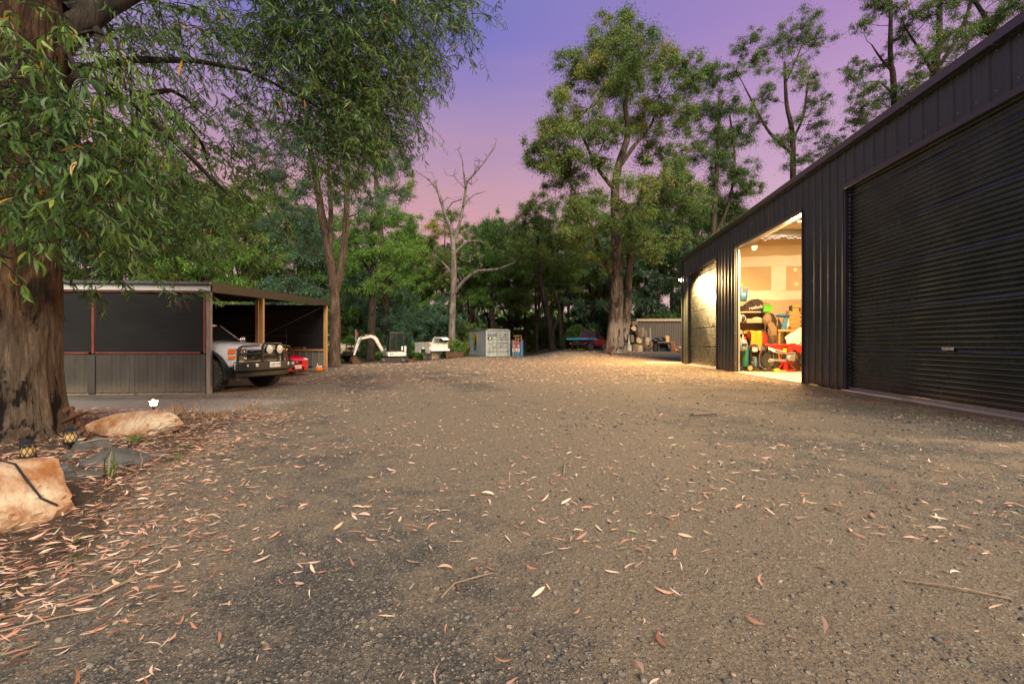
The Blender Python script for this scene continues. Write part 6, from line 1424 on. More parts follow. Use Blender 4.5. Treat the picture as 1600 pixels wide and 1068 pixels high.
# blue bin with red and white sign, pine crate frame
BN = thing('blue_bin', 'bright blue steel bin with a red and white sign right of the container', 'bin', gp(808.5, 43.3), R(5))
obj('bin', MB().bx(-.58, .52, -.4, .4, .0, 1.42), mat('bright blue paint', (.01, .20, .42), .5, 0, .1), BN, bevel=.02); obj('lid', MB().bx(-.60, .54, -.42, .42, 1.43, 1.50), M['red'], BN, bevel=.01)
obj('sign', MB().bx(-.52, .18, -.42, -.405, .42, .76), M['white'], BN, smooth=False); obj('sign', MB().bx(-.52, .18, -.42, -.405, .762, 1.22), M['red'], BN, smooth=False)
for x_ in (-.34, .04): obj('sign_symbol', MB().bx(x_ - .12, x_ + .12, -.428, -.422, .92, 1.02).bx(x_ - .045, x_ + .045, -.4285, -.4215, .84, 1.12), M['white'], BN, smooth=False)
CFm = thing('timber_crate', 'pale pine crate frame standing in front of the blue bin', 'crate', gp(809, 42.4), R(4))
for x_, y_ in ((-.42, -.3), (.0, -.3), (-.2, .2), (.36, .2)): obj('upright', MB().bx(x_ - .03, x_ + .03, y_ - .03, y_ + .03, 0, 1.88 if x_ > -.3 else 1.5), M['timber'], CFm)
for a_ in (((-.0, -.3, 1.90), (.36, .2, 1.90)), ((-.42, -.3, 1.86), (.0, -.3, 1.92)), ((-.2, .2, 1.6), (.36, .2, 1.6)), ((-.42, -.3, 1.3), (.0, -.3, 1.3))): obj('rail', MB().tube(a_, .045, 4), M['timber'], CFm)

# ------------------------------------------------------------------ red ute with a blue tray
UT = thing('ute', 'dark red single-cab ute with a bright blue steel tray beside the big gum', 'ute', gp(921, 38.6, -.02), R(58))
b = body_loft([(-.55, .78, .45, .98, 1.12), (-.45, .80, .42, .98, 1.14), (.75, .80, .42, .98, 1.12), (1.0, .80, .44, .95, 1.06), (1.9, .78, .48, .88, 1.0), (2.05, .72, .52, .82, .92)], .03)
B = obj('body', b, M['maroon'], UT); carve(B, arches(MB(), (1.45,), .40, 2, .34))
greenhouse(UT, (.85, -.5), (.35, -.42), 1.12, 1.68, .75, .64, M['maroon'], posts=(0, 2)); 
obj('rear_panel', MB().bx(-.56, -.52, -.70, .70, 1.1, 1.2), M['maroon'], UT); obj('mirror', MB().box((.6, -.92, 1.2), (.05, .16, .14)), M['blackm'], UT, bevel=.01)
obj('tray', MB().bx(-2.5, -.62, -.9, .9, .98, 1.04).bx(-2.5, -.62, -.93, -.9, .96, 1.08).bx(-2.5, -.62, .9, .93, .96, 1.08).bx(-2.55, -2.5, -.93, .93, .96, 1.08), M['bluetray'], UT, bevel=.008)
obj('chassis', MB().bx(-2.4, .3, -.45, -.35, .5, .65).bx(-2.4, .3, .35, .45, .5, .65).bx(-2.4, -2.3, -.7, .7, .55, .7).bx(-1.7, -1.6, -.7, .7, .42, .5).bx(-1.1, -.6, .2, .5, .35, .6), M['blackm'], UT)
obj('tail_light', MB().bx(-2.42, -2.40, -.72, -.6, .62, .72).bx(-2.42, -2.40, .6, .72, .62, .72), M['red'], UT)
for x, y in ((1.45, -.70), (1.45, .70), (-1.55, -.70), (-1.55, .70)): wheel(UT, x, y, .34, .24, .20, M['chrome'], 1 if y > 0 else -1)

# ------------------------------------------------------------------ low brown shed behind the log pile
BS = thing('low_shed', 'low brown corrugated shed behind the log pile with an open dark left end', 'shed', gp(995, 38.5, -.05), R(-4))
cs = obj('wall_sheet', corr(.76, 2.6, .19, .022, .05), mat('brown sheet', (.075, .055, .040), .55, 0, .15, 2, stretch=(1, 1, .3)), BS, smooth=False, loc=(0, 0, .0))
for i in range(1, 9): o = cs.copy(); COL.objects.link(o); o.parent = BS; o.location = (.76 * i, -.003 * (i % 2), 0)
obj('roof', MB().add([(-1.0, -.1, 2.70), (7, -.1, 2.70), (7, 4, 2.2), (-1.0, 4, 2.2), (-1.0, -.1, 2.76), (7, -.1, 2.76), (7, 4, 2.26), (-1, 4, 2.26)], [(3, 2, 1, 0), (4, 5, 6, 7), (0, 1, 5, 4), (1, 2, 6, 5), (2, 3, 7, 6), (3, 0, 4, 7)]), M['flash'], BS, smooth=False)
obj('fascia', MB().bx(-.05, 7, -.13, -.10, 2.55, 2.76), mat('tan fascia', (.34, .25, .17), .6), BS); obj('opening_shade', MB().bx(-.9, -.02, 1.0, 1.05, 0, 2.6), M['ink'], BS); obj('post', MB().bx(-.95, -.85, -.1, 0, 0, 2.7), M['timber_old'], BS)  # near-black panel stands in for the shade inside the open end
# ------------------------------------------------------------------ log rounds
M['logend'] = mat('sawn log', (.42, .28, .16), .8, 0, .3, 5, bump=.3, bscale=14); M['logbark'] = barkmat('log bark', (.20, .14, .095), (.34, .25, .17), (.12, .08, .055), 3, .6, .02)
LG = [(982.5, 545, 7, 12, 'split log block at the far left foot of the log pile', 1), (992, 545, 9, 14, 'tall sawn log round second in the bottom row of the log pile', 1), (985, 529, 9, 11, 'grey log round in the middle left of the log pile', 1), (997, 531.5, 8, 9, 'sawn round with a pale cut face in the middle of the log pile', 0), (1001, 519, 10, 14, 'yellow split block near the top of the log pile', 1), (990, 504.8, 8, 6, 'flat grey log slab on the very top of the log pile', 1),
      (1010, 533, 7, 11, 'pale split block right of the middle of the log pile', 1), (1011, 546, 8, 8, 'low cut block at the bottom right of the log pile', 1), (1019, 540, 8, 13, 'tall orange log block at the right end of the log pile', 1), (999, 546, 7, 13, 'brown log round in the bottom middle of the log pile', 1), (1008, 522, 5, 11, 'thin leaning split of wood on the right shoulder of the log pile', 1), (989, 513, 7, 5, 'round log lying with its cut end forward high in the pile', 0)]
rg = random.Random(4)
for i, (px, py, w, h, lab, up_) in enumerate(LG):
    Yl = 36.2 + (.25 if py > 540 else .4) + .1 * rg.random(); p = at(px, py, Yl); s_ = Yl / F; rr = w * s_ * .62; hh = h * s_
    t = thing('log_round', lab, 'log', (p.x, p.y, p.z - hh / 2), rg.random() * 3, 'log pile')
    pr = []; n_ = 12; jt = [1 + .12 * rg.gauss(0, 1) for _ in range(n_)]
    def ring(z, sc=1): return [(rr * sc * jt[k] * math.cos(2 * math.pi * k / n_), rr * sc * jt[k] * math.sin(2 * math.pi * k / n_), z) for k in range(n_)]
    if up_: obj('bark', MB().loft([ring(0), ring(hh * .5, 1.03), ring(hh, .98)]), M['logbark'] if i % 3 else M['logend'], t, smooth=False); obj('cut_face', MB().loft([ring(hh + .001, .9), ring(hh + .008, .88)]), M['logend'], t, smooth=False)
    else:
        t.rotation_euler = (0, 0, .2)
        tmp = MB().loft([ring(-.2), ring(.2)]); tmp.xf(Matrix.Translation((0, 0, hh / 2)) @ Matrix.Rotation(math.pi / 2, 4, 'X')); obj('bark', tmp, M['logbark'], t, smooth=False)
        tmp = MB().loft([ring(.201, .9), ring(.208, .88)]); tmp.xf(Matrix.Translation((0, 0, hh / 2)) @ Matrix.Rotation(math.pi / 2, 4, 'X')); obj('cut_face', tmp, M['logend'], t, smooth=False)
t = thing('tarpaulin', 'crumpled pale sheet draped beside the big gum at the left of the log pile', 'sheet', gp(980, 36.1), 0)
vs = []; fs = []; rg = random.Random(9)
for j in range(11):
    for i in range(9):
        u_, v_ = i / 8, j / 10; vs.append((-.18 + .36 * u_ + .05 * math.sin(v_ * 5), -.1 - .12 * math.sin(u_ * 3.1) - .06 * math.sin(u_ * 14 + v_ * 3), .05 + 1.35 * v_ - .2 * (u_ - .3) ** 2))
for j in range(10):
    for i in range(8): a_ = j * 9 + i; fs.append((a_, a_ + 1, a_ + 10, a_ + 9))
o = obj('sheet', MB().add(vs, fs), M['whitedirty'], t); md = o.modifiers.new('t', 'SOLIDIFY'); md.thickness = .01
# rusty disc at the foot of the big tree
t = thing('plough_disc', 'round rusty plough disc leaning on the foot of the big gum', 'disc', gp(956.5, 32.3), 0)
obj('disc', MB().lathe([(.30, 0), (.29, .02), (.2, .06), (.05, .09), (.05, .07), (.2, .03)], (0, 0, .30), 'y', 24), M['rust'], t)
# junk right of the logs
Yj = 35.4
t = thing('trailer_box', 'black open-fronted box with junk on its top, right of the log pile', 'box', gp(1037, Yj), R(-4))
obj('frame', MB().bx(-.5, .45, -.25, -.21, .62, .72).bx(-.5, -.46, -.25, .25, 0, .66).bx(.41, .45, -.25, .25, 0, .66).bx(-.5, .45, .2, .25, 0, .66), M['ink'], t); obj('top', MB().bx(-.54, .5, -.28, .28, .70, .75), M['brown'], t, bevel=.01)
t = thing('black_bags', 'heap of black plastic bags on the black box right of the log pile', 'bags', gp(1031, Yj - .05, .76), 0)
for i, (x_, z_, r1, r2) in enumerate(((-.35, .08, .34, .14), (.05, .12, .3, .16), (-.1, .24, .32, .12), (.25, .26, .2, .10))):
    mb = MB().ell((x_, 0, z_), (r1, .22, r2), 14, 9); mb.v = [(x + .03 * math.sin(9 * y + 7 * z), y, z + .02 * math.sin(11 * x)) for x, y, z in mb.v]; obj('bag', mb, M['blackm'], t)
t = thing('timber_crate', 'small brown timber crate of offcuts on top of the black box', 'crate', gp(1042, Yj, .76), R(8))
for z_ in (.02, .13, .24, .35): obj('slat', MB().bx(-.14, .14, -.12, -.10, z_, z_ + .09), M['pine'], t)
obj('back', MB().bx(-.14, .14, .08, .12, 0, .5), M['brown'], t)
t = thing('blue_tub', 'flat blue plastic tub wedged behind the log pile', 'tub', gp(1014.5, 36.0, .98), 0); obj('tub', MB().bx(-.12, .12, -.1, .1, 0, .06), M['lightblue'], t, bevel=.01)
t = thing('steel_drum', 'dark metal drum beside the black box', 'drum', gp(1025.5, Yj + .2), 0); obj('drum', MB().lathe([(.26, 0), (.26, .1), (.275, .11), (.26, .12), (.26, .5), (.275, .51), (.26, .52), (.26, .72)], n=24), M['grime'], t)
for i, (px, c_, lab) in enumerate(((1047.5, 'white', 'white board leaning first against the black box'), (1050, 'timber_old', 'grey board leaning second beside the black box'), (1052.5, 'orange', 'orange strip leaning in the middle of the leaning boards'), (1054.5, 'timber_old', 'dark board leaning fourth among the leaning boards'), (1056.5, 'orange', 'outer orange strip leaning at the right of the boards'))):
    t = thing('leaning_board', lab, 'board', gp(px, Yj - .15), 0, 'boards leaning beside the black box'); obj('board', MB().box((-.10, .1, .38), (.035, .25, .80), (0, R(-14), 0)), M[c_], t)
t = thing('stone_pile', 'low heap of pale stones by the corner of the long shed', 'stones', gp(1060, 35.8), 0)
for x_, y_, z_, r_ in ((-.12, 0, .12, .2), (.2, .1, .1, .22), (.05, -.1, .28, .18), (.35, -.1, .2, .15)):
    mb = MB().ell((x_, y_, z_), (r_ * 1.2, r_, r_ * .7), 10, 7); obj('stone', mb, M['sand'], t, smooth=False)
t = thing('plank', 'dark upright plank leaning on the low brown shed', 'plank', gp(1016.5, 37.4), 0); obj('plank', MB().box((0, 0, .95), (.10, .05, 1.9), (0, R(-3), 0)), M['timber_old'], t)
t = thing('fallen_log', 'thin log lying along the yard edge in front of the red ute', 'log', gp(902, 36.2), R(3)); obj('log', MB().tube([(-1.1, 0, .06), (0, .05, .09), (1.1, 0, .06)], [.05, .06, .04], 8), M['bark_brown'], t)
# ------------------------------------------------------------------ rocks, lanterns and plants at the foot of the near tree
def G(px, py):
    Y = F * CH / (py - 537)
    for _ in range(12): Y = F * (CH - zg((px - 800) / F * Y, Y)) / (py - 537)
    x = (px - 800) / F * Y; return Vector((x, Y, zg(x, Y)))
def rock(label, c, size, rz, m, seed, cuts=7, group=None, name='rock', sub=4, rough=.10, parts=None):
    bm = bmesh.new(); bmesh.ops.create_icosphere(bm, subdivisions=sub, radius=1)
    r = np.random.default_rng(seed); P = np.array([v.co for v in bm.verts])
    for _ in range(cuts):
        n = r.standard_normal(3); n /= np.linalg.norm(n); n[2] = abs(n[2]) * (1 if r.random() < .7 else -.3); d = (.48 + .34 * r.random())
        k = P @ n; ex = np.maximum(0, k - d); P -= ex[:, None] * n[None] * .93
    nn = fbm(P[:, 0] * 1.6, P[:, 1] * 1.6, P[:, 2] * 1.6, 5, seed); n2 = np.abs(fbm(P[:, 0] * 2.2, P[:, 1] * 2.2, P[:, 2] * 2.2, 4, seed + 50))
    P = P * (1 + rough * nn - rough * .6 * np.exp(-(n2 / .025) ** 2) * sst(-.05, .15, nn) + .045 * fbm(P[:, 0] * 4, P[:, 1] * 4, P[:, 2] * 4, 4, seed + 9) + .05 * np.round(3 * fbm(P[:, 0] * .9, P[:, 1] * .9, P[:, 2] * 1.8, 3, seed + 12)) / 1.5)[:, None]
    for v, p in zip(bm.verts, P): v.co = p * np.array(size)
    me = bpy.data.meshes.new(name); bm.to_mesh(me); bm.free(); me.polygons.foreach_set('use_smooth', [True] * len(me.polygons)); me.set_sharp_from_angle(angle=R(35)); me.materials.append(m)
    o = bpy.data.objects.new(name, me); COL.objects.link(o); o.location = c; o.rotation_euler = (0, 0, rz); return tag(o, label, 'rock', group)
rock('big orange sandstone boulder with a black cable across it at the left edge', (-3.40, 2.98, .10), (.52, .42, .35), -.25, M['sand'], 301, 11, name='boulder', sub=5, rough=.10)
p = G(160, 690); rock('long low sandstone boulder behind the rusty auger', (p.x, p.y + .42, p.z + .10), (.50, .22, .20), .05, M['sand'], 309, 9, name='boulder', sub=5)
for i, (px, py, sx, sy_, sz, rz, lab) in enumerate(((84, 748, .20, .13, .10, .2, 'dark angular stone beside the top of the orange boulder'), (164, 727, .31, .17, .12, .1, 'largest flat dark stone with a stick lying across it'), (123, 707, .09, .08, .09, .5, 'small dark block right below the lantern'), (150, 701, .14, .10, .10, .1, 'dark stone at the foot of the rusty auger'),
        (127, 747, .14, .09, .05, .3, 'flat dark stone half buried in leaf litter'), (52, 727, .14, .09, .07, 0, 'dark stone tight against the near trunk behind the orange boulder'), (126, 686, .07, .06, .07, 0, 'blue-grey stone between the lantern and the low boulder'), (195, 722, .13, .08, .09, -.3, 'dark stone at the right end of the stone group'), (110, 716, .10, .05, .04, .6, 'thin dark stone under the lantern'), (240, 714, .12, .07, .04, .3, 'lone flat stone in the litter right of the stone group'))):
    p = G(px, py); rock(lab, (p.x, p.y + sy_ * .5, p.z + sz * .35), (sx, sy_, sz), rz, M['basalt'], 320 + i, 16, 'dark stones under the near tree', sub=4, rough=.07)
cpts = []
for px, py, Y in ((-20, 718, 3.05), (0, 719, 3.0), (24, 725, 2.93), (42, 750, 2.82), (65, 778, 2.74), (90, 789, 2.72)):
    cpts.append(at(px, py, Y))
CABLE = thing('cable', 'black cable lying over the orange boulder', 'cable')
dgx = bpy.context.evaluated_depsgraph_get(); bpy.context.view_layer.update()
def onto(p):      # push the cable on to the rock's surface along the view from above
    hit, loc, nrm, *_ = S.ray_cast(bpy.context.evaluated_depsgraph_get(), Vector((p.x, p.y, p.z + .0)) + (Vector((0, 0, CH)) - p).normalized() * .6, -(Vector((0, 0, CH)) - p).normalized(), distance=2)
    return loc + (Vector((0, 0, CH)) - loc).normalized() * .012 if hit else p
dense = []
for a_, b_ in zip(cpts[:-1], cpts[1:]): dense += [a_.lerp(b_, k / 4) for k in range(4)]
dense = [onto(p) for p in dense] + [onto(cpts[-1])]
obj('cord', MB().tube(dense, .007, 7), M['blackm'], CABLE)
# auger
b0 = G(143, 692); t0_ = at(110, 643, b0.y - .05); ax = t0_ - b0
AG = thing('auger', 'rusty earth auger with a round collar leaning out of the stones', 'auger', b0)
axn = ax.normalized(); q_ = axn.to_track_quat('Z', 'Y').to_matrix().to_4x4(); Lg = ax.length
def lx(mb): return mb.xf(q_)
obj('shaft', lx(MB().cyl((0, 0, -.12), (0, 0, Lg + .02), .022, n=12)), M['rust'], AG)
hx = MB(); 
for i in range(60):
    a_ = i * .42; z_ = .0 + i / 60 * Lg * .72; a2 = (i + 1) * .42; z2 = (i + 1) / 60 * Lg * .72
    hx.add([(.018 * math.cos(a_), .018 * math.sin(a_), z_), (.040 * math.cos(a_), .040 * math.sin(a_), z_), (.040 * math.cos(a2), .040 * math.sin(a2), z2), (.018 * math.cos(a2), .018 * math.sin(a2), z2)], [(0, 1, 2, 3)])
obj('flight', lx(hx), M['rust'], AG, smooth=False)
obj('collar', lx(MB().lathe([(.03, Lg * .78), (.115, Lg * .80), (.12, Lg * .84), (.04, Lg * .88)], n=20)), M['rust'], AG); obj('head', lx(MB().cyl((-.06, 0, Lg + .03), (.06, 0, Lg + .03), .026, n=12).cyl((0, 0, Lg * .85), (0, 0, Lg + .04), .03, n=12)), M['rust'], AG)
# lanterns
def lantern(p, label, lit):
    t = thing('garden_lantern', label, 'lantern', p, .3, 'garden lanterns by the near tree')
    obj('stake', MB().cyl((0, 0, -.05), (0, 0, .08), .014, n=10), M['blackm'], t); obj('base', MB().lathe([(.02, .07), (.055, .085), (.058, .10), (.045, .108)], n=20), M['blackm'], t)
    obj('glass', MB().lathe([(.040, .108), (.046, .14), (.046, .17), (.040, .195)], n=20), mat('lantern glass', (.45, .30, .14), .2, 0, .1, emit=(1, .62, .22), estr=.16 if lit else .0), t)
    cgm = MB()
    for k in range(8):
        a_ = 2 * math.pi * k / 8; b_ = a_ + math.pi / 4
        cgm.tube([(.049 * math.cos(a_), .049 * math.sin(a_), .108), (.049 * math.cos(b_), .049 * math.sin(b_), .195)], .003, 4).tube([(.049 * math.cos(b_), .049 * math.sin(b_), .108), (.049 * math.cos(a_), .049 * math.sin(a_), .195)], .003, 4)
    obj('cage', cgm, M['blackm'], t); obj('cap', MB().lathe([(.05, .195), (.072, .20), (.070, .212), (.035, .225), (.02, .24), (.001, .242)], n=22), M['blackm'], t); return t
p = G(110, 706); t = lantern(p, 'small black garden lantern with crossed wires and amber glass under the near trunk', True); t.scale = (1.0, 1.0, 1.0)
p = G(2, 742); lantern(p + Vector((0, .2, 0)), 'second black garden lantern cut off by the left edge of the photo', False)
p = G(240, 645); t = thing('path_light', 'lit path light glowing warm white beside the pale gravel path', 'lamp', p)
obj('stake', MB().cyl((0, 0, -.03), (0, 0, .12), .016, n=10), M['blackm'], t); obj('shade', MB().lathe([(.03, .12), (.045, .14), (.058, .20), (.055, .205)], n=18), M['glow'], t); obj('cap', MB().lathe([(.066, .205), (.06, .22), (.02, .232), (.001, .234)], n=18), M['blackm'], t)
lamp('path_glow', 'POINT', p + Vector((0, -.02, .27)), 3.0, (1, .66, .32), .04)
# greenery and dry stalks in the litter
def fern(label, p, n, L_, m, seed):
    rg = random.Random(seed); t = thing('fern', label, 'fern', p); P, D, Sd, A = [], [], [], []
    for i in range(n):
        a_ = rg.random() * 6.28; q = Vector((0, 0, 0)); d = Vector((math.cos(a_) * .6, math.sin(a_) * .6, .8)).normalized()
        for k in range(9):
            q = q + d * L_ / 9; d = (d + Vector((0, 0, -.14))).normalized(); sd = d.cross(Vector((0, 0, 1))).normalized()
            for s_ in (-1, 1):
                P.append(q.copy()); D.append((sd * s_ + d * .5).normalized()); Sd.append(d); A.append((L_ * .32 * (1 - k / 11), L_ * .06, .1, .1, rg.random() * .9))
    A = np.array(A); v_, f_, a2 = leaves_np(np.array(P), np.array(D), np.array(Sd), A[:, 0], A[:, 1], A[:, 2], A[:, 3], 3, A[:, 4]); mesh_np('fronds', v_, f_, m, t, dict(v=a2), kind='stuff')
fern('bright green fern in front of the largest flat dark stone', G(183, 722), 9, .17, M['grass'], 1); fern('pale green fern at the right end of the low sandstone boulder', G(208, 694), 8, .2, M['grass'], 2); fern('small dark fern right of the stones in the litter', G(290, 702), 6, .14, M['grass'], 3); fern('low fern in the leaf litter below the orange boulder', G(115, 850), 5, .09, M['grass'], 4)
def tuft2(label, px, py, n, h, m, seed, wide): 
    p = G(px, py); tuft(label, p.x, p.y, n, h, m, seed, group='grass tufts in the litter bank', name='grass_tuft', wide=wide)
tuft2('thin green grass clump left of the bright fern', 174, 748, 14, .28, M['grass'], 11, .02)
tuft2('tan dry grass at the right end of the litter bank', 392, 642, 60, .22, M['drygrass'], 12, .12)
tuft2('reddish dry grass in the middle of the litter bank', 330, 655, 60, .18, M['drygrass'], 13, .16)
tuft2('dry grass wisps right beside the lit path light', 280, 648, 40, .25, M['drygrass'], 14, .14)
tuft2('sparse green grass on the litter right of the stones', 280, 720, 16, .14, M['grass'], 15, .06)
tuft2('green seedling clump at the near edge of the litter bank', 120, 880, 12, .12, M['grass'], 16, .03)
tuft2('small green weed by the outer corner post of the carport', 212, 618, 10, .16, M['grass'], 17, .02)
for i, (px0, py0, px1, py1, h) in enumerate(((220, 730, 222, 700, .0), (273, 652, 274, 622, 0))):
    a_ = G(px0, py0); b_ = at(px1, py1, a_.y); t = thing('dead_stalk', ['pale crooked dead stalk standing right of the dark stones', 'thin upright dead stalk right of the lit path light'][i], 'plant', a_)
    d = b_ - a_; obj('stem', MB().tube([(0, 0, 0), d * .4 + Vector((.01, 0, 0)), d * .7 - Vector((.01, 0, 0)), d], [.007, .005, .004, .002], 5).tube([d * .4, d * .65 + Vector((.05, 0, 0))], [.004, .002], 4), M['stick'], t)
a_ = G(126, 712); b_ = G(205, 706); t = thing('stick', 'long pale stick lying across the flat dark stones', 'stick', a_ + Vector((0, 0, .12)))
obj('stick', MB().tube([Vector((0, 0, 0)), (b_ - a_) * .35 + Vector((0, 0, .03)), (b_ - a_) * .7 + Vector((0, 0, .02)), (b_ - a_)], [.010, .009, .007, .004], 6).tube([(b_ - a_) * .6 + Vector((0, 0, .02)), (b_ - a_) * .75 + Vector((0, 0, .14))], [.005, .002], 4), M['stick'], t)
# ------------------------------------------------------------------ things inside the lit bay
FZ = .026
def ip(px, Y, z=None, py=None):
    p = at(px, 537 if py is None else py, Y)
    if py is None: p.z = FZ if z is None else z
    return p
def it(name, label, cat, px, Y, z=None, py=None, rz=0, group=None): return thing(name, label, cat, ip(px, Y, z, py), SRZ + rz, group)
u = 20.0 / F
def zz(py, Y=19.9): return CH + (537 - py) / F * Y
# shelving
Ysh = 19.75
t = it('shelf_unit', 'dark steel shelving with brown backing against the patched wall', 'shelf', 1174, Ysh)
for py in (489, 505.5, 522, 548): obj('shelf', MB().bx(-.62, .62, -.22, .22, zz(py) - .045, zz(py)), M['ink'], t, bevel=.004)
for x_ in (-.6, .6):
    for y_ in (-.2, .2): obj('upright', MB().bx(x_ - .02, x_ + .02, y_ - .02, y_ + .02, 0, zz(489)), M['grime'], t)
obj('backing', MB().bx(-.58, .58, .20, .215, .3, zz(489) - .05), M['brown'], t)
t = it('hose_reel', 'light blue wall-mounted hose reel at the left of the lit opening', 'hose reel', 1159.5, 19.5, py=461)
obj('case', MB().lathe([(.15, -.14), (.24, -.12), (.25, .12), (.15, .14)], (0, 0, -.02), 'x', 24), M['lightblue'], t); obj('case', MB().bx(-.16, .20, -.2, .2, -.1, .34), M['lightblue'], t, bevel=.07, seg=4)
obj('front_plate', MB().bx(-.04, .17, -.215, -.19, .08, .28), M['brown'], t, bevel=.03); obj('badge', MB().bx(.06, .15, -.225, -.21, .20, .26), M['blue'], t); obj('hose', MB().tube([(.08, -.23, .18), (.09, -.26, 0), (.08, -.25, -.35), (.07, -.24, -.44)], .014, 7), M['blue'], t)
t = it('yellow_case', 'small yellow tool on top of the blue hose reel', 'tool', 1156, 19.5, py=447.6); obj('case', MB().bx(-.11, .11, -.08, .08, -.02, .14), M['yellow'], t, bevel=.03); obj('grip', MB().tube([(-.08, 0, .12), (-.06, 0, .17), (.06, 0, .17), (.08, 0, .12)], .015, 6), M['blackm'], t)
# gym bag
t = it('gym_bag', 'dark brown gym bag with white brand lettering on the top shelf', 'bag', 1172, Ysh - .05, z=zz(489))
mb = MB(); rings = []
for i in range(11):
    x_ = -.50 + i * .10; h = .30 + .30 * math.sin(min(1, max(0, (i - 2) / 8)) * 2.4) * (1 if i > 2 else .3); w_ = .17 * (.6 + .4 * math.sin(math.pi * (i + .5) / 11))
    rings.append([(x_ + .012 * math.sin(a_ * 3 + i), w_ * math.copysign(abs(math.cos(a_)) ** .6, math.cos(a_)), h / 2 + h / 2 * math.copysign(abs(math.sin(a_)) ** .7, math.sin(a_)) + .01 * math.sin(i * 2.1 + a_ * 2)) for a_ in [2 * math.pi * k / 18 for k in range(18)]])
obj('body', mb.loft(rings), M['darkfab'], t, ang=60); o = text('lettering', 'reebok', .20, M['white'], t, (.16, -.19, .22), (math.pi / 2, 0, 0), .002); o.rotation_euler = (math.pi / 2, R(-10), 0)
obj('strap', MB().tube([(-.3, -.16, .15), (-.25, -.2, .35), (-.05, -.18, .48), (.1, -.17, .3)], .018, 6), M['darkfab'], t)
t = it('green_tub', 'bright green plastic tub with brown odds and ends on the top shelf', 'tub', 1196, Ysh - .05, z=zz(489) + .02); obj('tub', MB().loft([[(-.18, -.14, 0), (.18, -.14, 0), (.18, .14, 0), (-.18, .14, 0)], [(-.22, -.17, .30), (.22, -.17, .30), (.22, .17, .30), (-.22, .17, .30)]]), M['green'], t, smooth=False, bevel=.015)
obj('rim', MB().bx(-.235, .235, -.185, .185, .27, .31), M['green'], t, bevel=.01); obj('odds', MB().ell((-.05, 0, .34), (.16, .12, .11), 10, 7).ell((.12, 0, .33), (.08, .1, .06), 8, 6), M['brown'], t)
t = it('flat_box', 'flat red and white box under the gym bag on the top shelf', 'box', 1170, Ysh - .1, z=zz(489)); obj('box', MB().bx(-.42, .42, -.16, .12, .0, .035), M['whitefab'], t); obj('lid', MB().bx(-.30, .12, -.165, .1, .036, .06), M['red'], t)
t = it('helmet', 'white and black patterned motocross helmet on the second shelf', 'helmet', 1157.5, Ysh - .12, z=zz(505.5)); obj('shell', MB().ell((0, 0, .20), (.20, .17, .20), 18, 12), M['white'], t); obj('visor', MB().ell((.04, -.12, .20), (.10, .08, .13), 12, 8), M['ink'], t); obj('stripe', MB().lathe([(.207, -.02), (.207, .02)], (0, 0, .20), 'x', 20), M['ink'], t)
t = it('cardboard_box', 'long pale open carton on the second shelf behind the lit opening', 'box', 1178.5, Ysh - .1, z=zz(505.5)); obj('box', MB().bx(-.36, .36, -.12, .12, 0, .20), mat('carton', (.50, .36, .22), .8, 0, .15, 4), t, bevel=.006); obj('contents', MB().ell((.1, 0, .2), (.2, .1, .07), 10, 6), M['whitefab'], t)
# hanging packs and straps
t = it('backpack', 'dark backpack with straps hanging beside the shelf above the motorcycle', 'backpack', 1205, 19.55, py=509); mb = MB().ell((0, 0, .10), (.24, .16, .46), 14, 10).ell((.22, .02, -.05), (.20, .14, .34), 12, 8); mb.v = [(x + .03 * math.sin(8 * z), y, z) for x, y, z in mb.v]
obj('pack', mb, M['darkfab'], t); obj('strap', MB().tube([(-.2, -.12, .5), (-.1, -.2, .3), (-.18, -.2, 0), (-.05, -.18, -.3)], .02, 6).tube([(.05, -.15, .5), (.16, -.2, .2), (.1, -.18, -.2)], .018, 6), mat('khaki webbing', (.38, .26, .13), .8), t); obj('buckle', MB().box((-.12, -.22, .15), (.09, .03, .06)).box((.14, -.22, .05), (.06, .03, .1)), M['brown'], t)
t = it('tan_jacket', 'tan canvas pouch hanging over the end of the shelf', 'pouch', 1198, 19.45, py=499); mb = MB().ell((0, 0, 0), (.16, .12, .3), 12, 8); mb.v = [(x + .04 * math.sin(9 * z + x * 8), y, z) for x, y, z in mb.v]; obj('pouch', mb, M['brown'], t)
# dresser with things
Yd = 19.6
t = it('chest_of_drawers', 'pine chest of drawers at the right of the lit opening', 'drawers', 1252, Yd); obj('carcass', MB().bx(-.50, .60, -.02, .3, .55, zz(487)), M['pine'], t, bevel=.006)
nd = 4; z0 = zz(514); dh = (zz(488) - z0) / nd
for k in range(nd): dd_ = obj('drawer', MB().bx(-.47, .57, -.045, -.02, z0 + k * dh + .008, z0 + (k + 1) * dh - .008), M['pine'], t, bevel=.006); obj('handle', MB().ell((-.02, -.055, z0 + (k + .6) * dh), (.09, .02, .02), 10, 6), M['blackm'], dd_)
obj('stand', MB().bx(-.75, .6, -.05, .35, 0, .56), M['brown'], t)
t = it('orange_case', 'orange-brown tool case on top of the pine drawers', 'case', 1243.5, Yd + .1, z=zz(487)); obj('case', MB().bx(-.2, .2, -.1, .1, 0, .14).bx(-.18, .2, -.1, .1, .15, .30), M['pine'], t, bevel=.02); obj('latch', MB().bx(-.26, -.21, -.1, .05, 0, .24), M['ink'], t)
